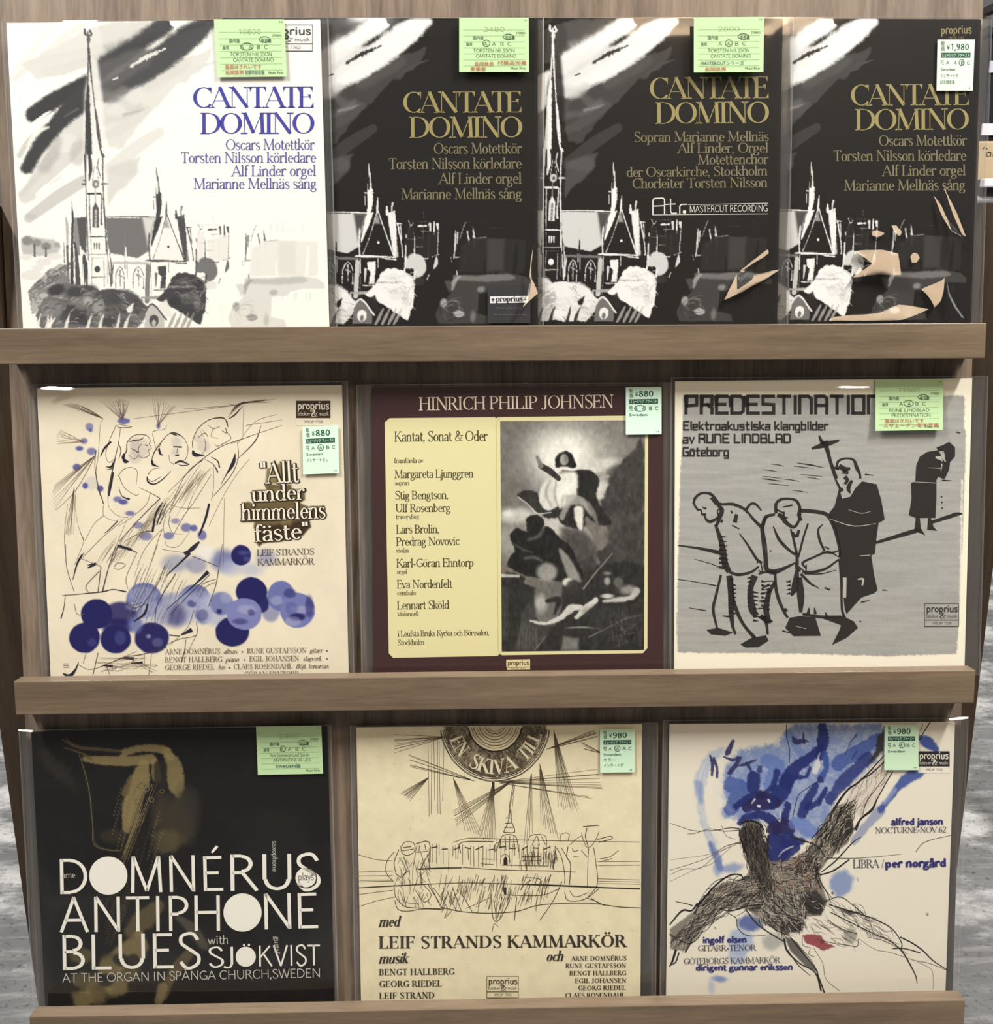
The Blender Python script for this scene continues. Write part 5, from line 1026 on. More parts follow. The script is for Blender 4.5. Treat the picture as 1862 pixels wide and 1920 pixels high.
L = [([(505, 275), (480, 330), (462, 600), (440, 760), (470, 920), (510, 1050)], [2, 2, 3, 4, 6, 10], G2), ([(440, 560), (430, 700), (450, 860), (480, 980)], [8, 4, 3, 3], G2), ([(260, 900), (250, 1080), (280, 1260), (330, 1390)], [3, 2, 2, 8], G2), ([(180, 1050), (150, 1350), (170, 1617)], [2, 3, 3], G2), ([(70, 1115), (260, 920), (430, 620)], [2, 4, 6], G1),
     ([(620, 340), (560, 480), (530, 600), (560, 670), (610, 640)], [4, 4, 4, 4, 2], G2), ([(665, 350), (650, 480), (610, 660), (560, 900), (550, 1000)], [3, 4, 8, 12, 4], G2), ([(620, 325), (660, 350), (770, 345), (700, 330), (640, 320)], [3, 4, 3, 3, 2], G2), ([(580, 480), (520, 540), (480, 620)], [14, 18, 4], G3), ([(640, 480), (670, 560), (650, 640)], [4, 8, 3], G2),
     ([(530, 710), (580, 710), (610, 650)], [3, 16, 6], G3), ([(530, 740), (590, 720), (620, 640)], [2, 8, 3], G3), ([(700, 660), (680, 620), (720, 570), (730, 480), (800, 420), (900, 420), (940, 470), (930, 500), (950, 540), (920, 560), (930, 600), (880, 630), (830, 610)], [4, 8, 10, 6, 5, 6, 4, 4, 4, 3, 4, 4, 2], G2),
     ([(685, 630), (710, 660), (745, 665)], [10, 36, 4], G3), ([(700, 590), (690, 640)], [20, 26], G3), ([(740, 480), (790, 470), (850, 460), (880, 440)], [5, 10, 8, 4], G2), ([(760, 540), (800, 560), (830, 580), (830, 540), (860, 500)], [4, 7, 8, 6, 3], G2), ([(890, 510), (915, 515)], [6, 8], G3), ([(740, 600), (790, 640), (840, 600)], [4, 4, 3], G1),
     ([(960, 400), (980, 500), (1010, 560), (1040, 480)], [4, 3, 3, 3], G2), ([(960, 390), (1000, 375), (1060, 370), (1095, 330)], [4, 3, 3, 2], G2), ([(950, 660), (980, 570), (1060, 460), (1110, 410), (1160, 400), (1240, 440), (1285, 530), (1270, 630), (1230, 660)], [5, 10, 6, 5, 16, 5, 4, 4, 2], G2), ([(955, 650), (965, 690), (1020, 710)], [14, 22, 3], G3), ([(1020, 540), (1030, 590), (1060, 605)], [14, 18, 4], G3),
     ([(1140, 405), (1185, 425)], [14, 6], G3), ([(1150, 525), (1230, 530)], [8, 14], G3), ([(1190, 540), (1185, 580), (1200, 600)], [4, 3, 4], G2), ([(1170, 605), (1205, 605)], [16, 8], G3), ([(1110, 600), (1120, 660), (1160, 690)], [3, 4, 4], G1), ([(1165, 680), (1220, 660), (1300, 690)], [10, 18, 4], G3), ([(1200, 690), (1240, 700), (1300, 690)], [3, 8, 3], G3),
     ([(910, 800), (920, 850), (980, 870), (1060, 820), (1130, 750)], [8, 16, 10, 8, 3], G3), ([(915, 820), (960, 845), (1040, 800)], [3, 5, 3], G3), ([(920, 780), (960, 735), (1040, 720)], [6, 3, 2], G2), ([(600, 760), (580, 870), (560, 980)], [14, 18, 10], G3), ([(650, 790), (700, 900), (800, 970), (840, 960)], [5, 4, 3, 2], G2), ([(640, 800), (700, 730), (780, 720), (820, 760), (810, 880)], [3, 4, 4, 3, 2], G2),
     ([(650, 900), (680, 980), (750, 1010)], [3, 8, 18], G3), ([(550, 1000), (560, 1080), (640, 1160), (740, 1180)], [4, 3, 3, 2], G1), ([(510, 1060), (510, 1150), (580, 1200), (680, 1200)], [3, 3, 3, 2], G1), ([(830, 900), (920, 940), (1030, 1000)], [2, 4, 6], G2), ([(1030, 1000), (850, 1180), (650, 1400)], [8, 7, 5], G2), ([(1100, 950), (1180, 870), (1290, 760), (1420, 640), (1600, 520), (1862, 430)], [3, 3, 4, 6, 5, 3], G2),
     ([(1330, 540), (1330, 470), (1380, 360), (1480, 280), (1600, 260), (1650, 300)], [6, 6, 6, 6, 12, 4], G2), ([(1330, 560), (1350, 600), (1440, 605)], [14, 36, 4], G3), ([(1640, 290), (1655, 350)], [14, 3], G3), ([(1600, 380), (1640, 400), (1630, 350), (1650, 400), (1680, 440), (1660, 470), (1560, 520), (1530, 500)], [5, 5, 4, 4, 4, 4, 4, 2], G2), ([(1380, 440), (1440, 400), (1470, 430)], [4, 5, 3], G1), ([(1450, 480), (1440, 560), (1400, 610)], [4, 4, 2], G1), ([(1520, 350), (1500, 430), (1560, 450)], [3, 4, 2], G1), ([(1470, 330), (1520, 360), (1580, 340)], [3, 5, 3], G1), ([(1400, 380), (1440, 460), (1450, 560)], [2, 3, 3], G1), ([(1420, 370), (1470, 440)], [2, 3], G1),
     ([(1660, 270), (1720, 230), (1790, 150)], [6, 14, 3], G2), ([(1440, 640), (1520, 690), (1560, 760), (1550, 740)], [3, 5, 12, 4], G3), ([(1500, 620), (1560, 660), (1575, 720)], [4, 10, 12], G3), ([(1740, 480), (1750, 620), (1700, 760), (1600, 890), (1510, 990)], [3, 4, 6, 5, 3], G2), ([(1720, 590), (1700, 680), (1640, 780), (1590, 870)], [6, 34, 10, 3], G3), ([(1850, 640), (1720, 800), (1600, 1000), (1480, 1250)], [3, 3, 3, 3], G1),
     ([(1420, 650), (1300, 740), (1200, 900), (1120, 1130)], [7, 5, 4, 3], G2), ([(1520, 700), (1520, 900), (1500, 1020)], [3, 3, 3], G1), ([(1480, 1050), (1450, 1180), (1390, 1340)], [18, 22, 14], G3), ([(1390, 1400), (1330, 1460), (1260, 1510)], [16, 40, 8], G3), ([(1500, 720), (1300, 900), (1200, 1040)], [2, 3, 3], G1), ([(1500, 780), (1350, 1020), (1250, 1160), (1150, 1340)], [3, 4, 5, 3], G2), ([(1340, 950), (1280, 1100)], [3, 4], G1),
     ([(1050, 1040), (990, 1150), (960, 1310)], [8, 18, 20], G3), ([(1080, 1040), (1030, 1150), (1000, 1250)], [5, 10, 8], G3), ([(1100, 1050), (1050, 1180), (1025, 1240)], [3, 6, 6], G3), ([(1120, 1150), (1110, 1240), (1150, 1320), (1240, 1330)], [4, 4, 3, 2], G1), ([(1090, 1130), (1060, 1250), (1070, 1340)], [3, 3, 3], G1), ([(1120, 1060), (1240, 1090), (1400, 1090)], [2, 3, 2], G1), ([(940, 950), (900, 1060), (760, 1180), (640, 1260)], [3, 4, 3, 2], G1),
     ([(640, 1210), (560, 1290), (520, 1320)], [10, 8, 3], G3), ([(700, 1190), (500, 1360), (380, 1480), (280, 1580)], [3, 4, 4, 3], G1), ([(720, 1210), (640, 1400), (560, 1617)], [2, 3, 3], G1), ([(1050, 1280), (1000, 1420), (950, 1580)], [4, 4, 3], G1), ([(1040, 1290), (900, 1450), (820, 1617)], [3, 4, 3], G1), ([(640, 1430), (720, 1460), (770, 1475)], [14, 22, 16], G3), ([(770, 1475), (820, 1500)], [6, 3], G2), ([(640, 1440), (610, 1540), (570, 1617)], [5, 4, 3], G2),
     ([(330, 1500), (290, 1560), (265, 1617)], [4, 14, 8], G3), ([(360, 1617), (430, 1600), (440, 1610)], [4, 16, 6], G3), ([(330, 1390), (300, 1480), (240, 1617)], [3, 3, 3], G1), ([(510, 1160), (420, 1240), (340, 1390)], [5, 3, 3], G1), ([(850, 1320), (920, 1300), (960, 1310)], [4, 8, 3], G2), ([(700, 1400), (780, 1350), (850, 1320)], [3, 4, 3], G1), ([(1070, 1380), (1100, 1440), (1200, 1440), (1300, 1310)], [3, 3, 3, 2], G1), ([(1050, 1470), (1250, 1500)], [3, 3], G1), ([(1620, 1000), (1610, 1617)], [2.4, 2.4], G1), ([(1800, 120), (1790, 420)], [2.4, 2.4], G1), ([(1680, 500), (1850, 430)], [3, 3], G1), ([(1820, 330), (2150, 280)], [3, 2], G1), ([(1850, 430), (2150, 330)], [4, 3], G1), ([(1740, 500), (1900, 300), (2100, 230)], [3, 3, 2], G1), ([(1730, 650), (1900, 480), (1960, 330)], [3, 10, 3], G2)]
for p, w_, col in L: t.line(p, [v * 1.0 for v in w_], col, 4)
for i in range(110):                                     # hatching along the gowns
    a = RN.random(); x = 1480 - 900 * a + RN.uniform(-60, 60); y = 700 + 800 * a + RN.uniform(-60, 60); l = RN.uniform(80, 240)
    t.line([(x, y), (x - l * .36, y + l * .5), (x - l * .66, y + l)], [1.2, 2.6, 1.2], RN.choice((G1, (140, 122, 104))), 3)
t.build('line_drawing', M['print'], .0003)
t = Ink(b1, 100, 1020, 3.581)
for p, w_, col in [([(80, 0), (90, 160), (140, 320)], [3, 3, 3], G2), ([(190, 70), (160, 130), (130, 240)], [5, 10, 3], G3), ([(60, 345), (180, 335), (330, 320), (400, 305), (490, 320)], [3, 4, 6, 5, 7], G3), ([(80, 340), (70, 430), (50, 500)], [3, 4, 8], G3), ([(420, 10), (370, 160), (330, 320)], [4, 5, 8], G2), ([(320, 150), (300, 320)], [4, 5], G2), ([(310, 180), (220, 280), (240, 330)], [4, 4, 3], G2), ([(230, 160), (280, 135)], [6, 18], G3), ([(170, 90), (320, 150)], [2, 3], G1),
             ([(430, 12), (520, 36)], [14, 16], G3), ([(520, 38), (560, 60)], [5, 2], G2), ([(405, 150), (440, 125), (485, 140), (440, 170), (410, 160)], [3, 3, 3, 3, 2], G1), ([(560, 60), (490, 220), (500, 300)], [3, 3, 2], G1), ([(700, 0), (620, 220), (500, 500)], [3, 3, 3], G1), ([(820, 200), (700, 400), (680, 560)], [6, 5, 3], G2), ([(750, 140), (690, 280), (560, 460)], [4, 4, 3], G2), ([(920, 60), (760, 210)], [14, 5], G3), ([(960, 20), (880, 66)], [6, 26], G3), ([(1040, 185), (940, 280), (760, 440)], [26, 7, 3], G3), ([(1050, 205), (900, 350), (780, 480)], [4, 4, 2], G2),
             ([(1110, 170), (1090, 280), (1040, 420)], [4, 4, 3], G2), ([(1090, 235), (1000, 270), (960, 350)], [3, 4, 2], G1), ([(1090, 255), (1020, 290), (980, 360)], [3, 3, 2], G1), ([(930, 80), (1110, 150)], [3, 3], G2), ([(1135, 0), (1110, 170)], [2.4, 2.4], G1), ([(635, 400), (610, 470), (540, 520)], [10, 16, 5], G3), ([(490, 400), (540, 430), (620, 400)], [3, 3, 3], G2), ([(490, 380), (530, 410), (600, 390)], [2, 3, 2], G2), ([(780, 610), (850, 618)], [8, 3], G3), ([(860, 610), (930, 575)], [6, 30], G3), ([(960, 520), (960, 610), (840, 640), (700, 700)], [3, 3, 3, 2], G2), ([(945, 440), (900, 560), (780, 680)], [3, 3, 2], G1), ([(890, 640), (880, 720), (860, 790)], [3, 4, 8], G2), ([(960, 610), (900, 730)], [3, 2], G2),
             ([(65, 870), (110, 885), (150, 840), (170, 790)], [8, 24, 12, 3], G3), ([(330, 815), (400, 820)], [4, 16], G3), ([(450, 765), (540, 768)], [6, 18], G3), ([(520, 800), (600, 795)], [5, 16], G3), ([(300, 730), (265, 880)], [4, 4], G2), ([(220, 730), (200, 800)], [3, 3], G1), ([(170, 810), (230, 840), (300, 830), (420, 780), (560, 720)], [3, 3, 3, 3, 2], G1), ([(300, 830), (480, 760), (600, 740), (760, 690)], [3, 4, 4, 3], G2), ([(380, 880), (350, 800)], [3, 3], G1), ([(610, 730), (610, 820)], [3, 3], G1), ([(660, 740), (640, 880)], [2, 3], G1), ([(140, 400), (160, 470), (210, 470)], [3, 3, 3], G1)]:
    t.line(p, w_, col, 4)
for i in range(40):
    x = RN.uniform(560, 900); y = RN.uniform(100, 420); l = RN.uniform(90, 200); t.line([(x, y), (x - l * .25, y + l * .5), (x - l * .4, y + l)], [1, 2, 1], RN.choice(((96, 92, 130), G1, G2)), 3)
for i in range(12): t.line([(RN.uniform(280, 700), RN.uniform(740, 860)), (RN.uniform(280, 700), RN.uniform(760, 860)), (RN.uniform(280, 700), RN.uniform(740, 860))], [1, 2, 1], G1, 4)
for k in (0, 12, 24): t.line([(66, 803 + k), (105, 803 + k)], [4, 4], (150, 138, 120))
t.build('line_drawing', M['print'], .00045)
# ------------------------------------------------------------------ middle: a plain grey stand-in for the old painting
RN = random.Random(3)
def z4(p): return np.asarray(p, float).reshape(-1, 2) / 4.2667 + np.array([930, 780])
q = b2.P(*z4([(34, 42), (1184, 1872)]).T, b2.zf)
c = Canvas(b2, 230, 0, 0, 1.0, (118, 113, 108), rect=(q[0, 0], q[1, 0], q[1, 1], q[0, 1]))
def P4(p, v, op=1, soft=5, **k): c.poly(z4(p), (v * 1.01, v, v * .965), op, soft, smooth=0 if len(p) < 5 else 3, **k)
def B4(x, y, rx, ry, v, op=1, soft=6, **k): c.blot(*z4((x, y))[0], rx / 4.2667, ry / 4.2667, (v * 1.01, v, v * .965), op, soft, **k)
def S4(p, w_, v, op=1, soft=2.5, **k): c.stroke(z4(p), np.atleast_1d(w_) / 4.2667, (v * 1.01, v, v * .965), op, soft, **k)
B4(200, 500, 400, 500, 112, .7, 60, nb=20); B4(800, 150, 500, 260, 128, .7, 60, nb=20); B4(560, 330, 330, 270, 176, .9, 70, nb=8); B4(550, 320, 190, 160, 214, .85, 46)
B4(880, 380, 120, 50, 190, .8, 14, nb=6); B4(760, 430, 60, 26, 196, .8, 12, nb=4); B4(860, 620, 80, 100, 186, .9, 16, nb=6); B4(150, 800, 160, 70, 186, .85, 18, nb=8); B4(420, 880, 180, 70, 188, .8, 18, nb=8); B4(90, 1000, 120, 120, 150, .8, 30, nb=8); B4(100, 780, 60, 30, 200, .8, 8, nb=5)
P4([(1184, 230), (1100, 290), (1040, 330), (930, 480), (860, 640), (820, 700), (900, 1000), (700, 1150), (600, 1250), (1184, 1300)], 74, 1, 8, nz=3, nb=5)
for i in range(40): B4(RN.uniform(900, 1180), RN.uniform(420, 1100), RN.uniform(20, 60), RN.uniform(30, 90), RN.choice((60, 92, 84)), .4, 10, nb=5)
P4([(34, 1290), (220, 1290), (230, 1340), (420, 1380), (640, 1240), (1184, 1200), (1184, 1872), (34, 1872)], 62, 1, 6, nz=2, nb=4); P4([(34, 1262), (190, 1270), (190, 1290), (34, 1290)], 176, .9, 3); P4([(34, 1350), (100, 1370), (100, 1800), (34, 1800)], 82, .6, 8)
# cloaked standing figure with wind-blown drapery, generic forms
P4([(500, 470), (640, 440), (760, 440), (830, 520), (800, 620), (860, 740), (930, 860), (820, 880), (720, 800), (700, 900), (560, 880), (500, 800)], 58, 1, 5, nz=2, nb=3)
P4([(400, 520), (470, 480), (500, 500), (600, 450), (650, 480), (640, 600), (600, 680), (500, 740), (420, 760), (340, 720), (350, 600)], 190, 1, 8, nz=3, nb=4); P4([(480, 470), (610, 450), (630, 560), (580, 680), (500, 720), (480, 600)], 206, .9, 14, nb=4)
for p in ([(430, 520), (400, 620), (440, 720)], [(480, 520), (470, 640), (500, 730)], [(540, 640), (520, 740)]): S4(p, [8, 14, 5], 112, .6, 8)
P4([(170, 640), (230, 600), (330, 610), (350, 700), (420, 760), (500, 720), (500, 800), (420, 820), (330, 770), (260, 710)], 66, 1, 4, nz=2); S4([(180, 650), (260, 710), (330, 780), (440, 770)], [10, 8, 12, 6], 178, .9)
P4([(470, 350), (500, 300), (560, 285), (610, 310), (640, 400), (600, 420), (560, 400), (480, 410)], 52, 1, 4, nz=2); B4(545, 350, 34, 46, 150, .95, 4); B4(560, 340, 14, 30, 90, .5, 6)
S4([(360, 400), (430, 440), (500, 500)], [46, 50, 40], 60, .95); S4([(330, 330), (360, 400)], [26, 40], 120, .9); S4([(840, 500), (900, 480)], [24, 16], 150, .9)
P4([(620, 740), (690, 720), (700, 800), (690, 900), (660, 900), (630, 820)], 200, .95, 5, nz=2); P4([(700, 890), (760, 940), (800, 1100), (830, 1170), (800, 1180), (740, 1040)], 150, .8, 6, nz=2); P4([(560, 640), (690, 650), (780, 760), (760, 800), (690, 720), (600, 720), (540, 830), (510, 800)], 160, .8, 6, nz=2); S4([(740, 700), (780, 780), (810, 860)], [30, 40, 20], 120, .8, 4)
P4([(520, 900), (660, 920), (780, 1000), (820, 1180), (640, 1260), (560, 1100)], 78, .8, 14, nb=5)
# dark cloud-like drapery and rocks below, pale folds of cloth across
P4([(240, 830), (300, 790), (380, 830), (370, 910), (420, 890), (520, 990), (600, 1060), (690, 1300), (480, 1320), (330, 1290), (230, 1270), (100, 1200), (110, 1120), (150, 1080), (110, 960), (160, 890), (240, 920)], 52, 1, 4, nz=2, nb=4)
P4([(500, 1060), (560, 1100), (620, 1180), (680, 1320), (600, 1330), (540, 1200)], 146, .9, 8, nz=2); B4(410, 1250, 80, 70, 150, .9, 10, nb=4); S4([(260, 990), (340, 960), (380, 900)], [20, 30, 12], 110, .7, 8); S4([(230, 1140), (300, 1130), (370, 1160)], [14, 26, 10], 120, .7, 8); S4([(140, 1020), (220, 1070), (290, 1090)], [12, 14, 8], 104, .7, 6)
P4([(320, 1340), (520, 1330), (530, 1420), (500, 1640), (430, 1680), (320, 1620), (300, 1500)], 110, .95, 8, nz=3, nb=4); B4(575, 1330, 44, 34, 196, .95, 6); B4(620, 1370, 60, 60, 66, .9, 8); B4(360, 1500, 50, 70, 168, .8, 12, nb=4); S4([(410, 1480), (500, 1470), (470, 1580)], [30, 50, 20], 56, .9, 5)
P4([(200, 1580), (300, 1480), (330, 1650), (430, 1690), (410, 1760), (300, 1872), (140, 1872), (190, 1720)], 78, .95, 8, nz=3, nb=5)
for i in range(6): S4([(210 + i * 22, 1640 + i * 12), (190 + i * 26, 1760), (180 + i * 30, 1860)], [6, 12, 6], 112, .5, 5)
S4([(280, 1640), (400, 1660), (520, 1610), (600, 1540), (680, 1530)], [16, 30, 40, 60, 40], 186, .95, 4, nz=2); S4([(640, 1610), (720, 1540), (800, 1470)], [26, 54, 40], 190, .95, 4, nz=2); S4([(860, 1480), (980, 1470), (1080, 1450), (1120, 1400)], [20, 36, 40, 60], 176, .95, 5, nz=2); B4(890, 1440, 50, 18, 190, .9, 4); B4(1060, 1390, 70, 40, 150, .8, 10, nb=4); B4(890, 1320, 24, 30, 170, .8, 6); B4(890, 1258, 30, 14, 140, .8, 5); B4(980, 1330, 40, 40, 110, .8, 8, nb=3)
S4([(700, 1380), (800, 1250), (930, 1100)], [14, 12, 8], 130, .9); S4([(740, 1770), (900, 1690), (1060, 1610), (1170, 1590)], [10, 14, 10, 5], 130, .8); S4([(560, 1695), (700, 1690), (830, 1700)], [5, 16, 4], 140, .85); P4([(540, 1760), (660, 1780), (660, 1872), (520, 1872)], 140, .7, 8); P4([(700, 1560), (1000, 1520), (1180, 1560), (1180, 1700), (760, 1740)], 70, .6, 20, nb=6)
for i in range(30): S4([(RN.uniform(900, 1170), RN.uniform(1560, 1860)) for _ in (0, 1)], [3, 8], RN.choice((110, 50, 90)), .5, 4)
S4([(310, 1872), (400, 1760)], [8, 5], 130, .8)
c.rgb *= (1 + .05 * c.nz + .03 * np.sin(c.Y * 2.2))[..., None]
c.rgb = 98 + (c.rgb - 104) * 1.3 + (fbm(c.X / 5, c.Y / 9 + 30, 3) - .5)[..., None] * 30
c.build(z=.0003)
# ------------------------------------------------------------------ middle right: woodcut
RN = random.Random(9)
c = Canvas(b3, 260, 1230, 660, 2.9098, (240, 233, 212))
c.poly([(148, 236), (1200, 236), (1674, 238), (1684, 250), (1680, 420), (1692, 430), (1684, 700), (1676, 900), (1662, 1300), (1652, 1500), (1640, 1648), (1500, 1652), (1280, 1660), (700, 1645), (120, 1640), (112, 1500), (122, 1100), (130, 700), (146, 400)], (163, 162, 157), 1, 7, nz=5, nb=3)
c.rgb = np.where((c.rgb[..., :1] < 200), c.rgb * (1 + .07 * (fbm(c.X / 160, c.Y / 16 + 60, 4) - .5) * 2 + .03 * c.nz)[..., None], c.rgb)
for i in range(26):
    y = RN.uniform(420, 1620); x = RN.uniform(140, 1300); l = RN.uniform(80, 320); c.stroke([(x, y), (x + l, y + RN.uniform(-8, 8))], [3, 14, 3], RN.choice(((192, 188, 178), (156, 153, 145))), .3, 8, nb=4)
c.stroke([(1670, 700), (1655, 1640)], 8, (240, 233, 212), .8, 6, nz=6)
c.build()
t = Ink(b3, 1230, 660, 2.9098); u = Ink(b3, 1230, 660, 2.9098); KK = ink(42, 40, 38); bw = 15
SQ = {'P': ['0,0 0,1 .62,1 .62,.48 .08,.44'], 'R': ['0,0 0,1 .62,1 .62,.5 0,.5', '.34,.5 .62,.3 .62,0'], 'E': ['.62,1 0,1 0,0 .62,0', '0,.52 .5,.52'], 'D': ['0,0 0,1 .5,1 .66,.86 .66,.12 .52,0 0,0'], 'S': ['.62,1 0,1 0,.54 .62,.5 .62,0 0,0'], 'T': ['0,1 .66,1', '.33,1 .33,0'], 'I': ['.06,0 .06,1'], 'N': ['0,0 0,1 .5,1 .66,.84 .66,0'], 'A': ['0,0 0,1 .5,1 .64,.86 .64,0', '0,.46 .64,.46'], 'O': ['0,0 0,1 .64,1 .64,0 0,0'], 'U': ['0,1 0,0 .64,0 .64,1'], 'L': ['0,1 0,0 .56,0'], 'B': ['0,0 0,1 .54,1 .6,.9 .6,.56 .0,.52', '.5,.52 .64,.44 .64,.0 0,0'], 'G': ['.62,1 0,1 0,0 .62,0 .62,.46 .3,.46'],
      'e': ['.5,.0 0,0 0,.64 .5,.64 .5,.34 0,.3'], 'l': ['.05,1 .05,0'], 'k': ['0,1 0,0', '.46,.66 .1,.34 .5,0'], 't': ['.16,.95 .16,0 .42,0', '0,.64 .42,.64'], 'r': ['0,0 0,.64 .4,.64'], 'o': ['0,0 0,.64 .5,.64 .5,0 0,0'], 'a': ['.02,.64 .5,.64 .5,0 0,0 0,.34 .5,.34'], 'u': ['0,.64 0,0 .5,0 .5,.64'], 's': ['.48,.64 0,.64 0,.36 .48,.32 .48,0 0,0'], 'i': ['.06,0 .06,.64', '.06,.84 .06,.96'], 'h': ['0,0 0,1', '0,.6 .5,.6 .5,0'], 'n': ['0,0 0,.64 .5,.64 .5,0'], 'g': ['.5,0 0,0 0,.64 .5,.64 .5,-.28 .04,-.28'], 'b': ['0,1 0,0 .5,0 .5,.64 0,.64'], 'd': ['.5,1 .5,0 0,0 0,.64 .5,.64'], 'v': ['0,.64 .22,0 .5,.64'], 'f': ['.4,1 .14,1 .14,0', '0,.6 .36,.6']}
def square(s, x0, x1, b, cap, w_, ink_):
    W_ = 0; pos = []
    for ch in s:
        if ch == ' ': W_ += .4; continue
        d = SQ.get('o' if ch == '\u00f6' else ch, ['0,0 .4,0']); mx = max(float(q.split(',')[0]) for l in d for q in l.split())
        pos.append((ch, d, W_)); W_ += mx + .26
    W_ -= .26
    for ch, d, x in pos:
        for l in d:
            P = np.array([[float(v) for v in q.split(',')] for q in l.split()])
            X = np.stack([x0 + (P[:, 0] + x) / W_ * (x1 - x0), b - P[:, 1] * cap], 1); D0 = X[0] - X[1]; X[0] += D0 / np.hypot(*D0) * w_ * .4; D1 = X[-1] - X[-2]; X[-1] += D1 / np.hypot(*D1) * w_ * .4
            ink_.line(X, w_)
        if ch == '\u00f6':
            for k in (.12, .38): ink_.line([(x0 + (k + x) / W_ * (x1 - x0), b - cap * .78), (x0 + (k + x) / W_ * (x1 - x0), b - cap * .92)], w_ * 1.2)
square('PREDESTINATION', 164, 1222, 333, 92, 17, t)
for x in (166, 250, 330, 408, 488): t.line([(x, 240), (x, 300)], [26, 18])
square('Elektroakustiska klangbilder', 152, 938, 424, 44, 8.5, t); square('av', 150, 208, 496, 46, 9, t); square('RUNE LINDBLAD', 236, 732, 494, 46, 9, t); square('G\u00f6teborg', 150, 394, 566, 44, 8.5, t)
t.build('title_lettering', KK, .0004)
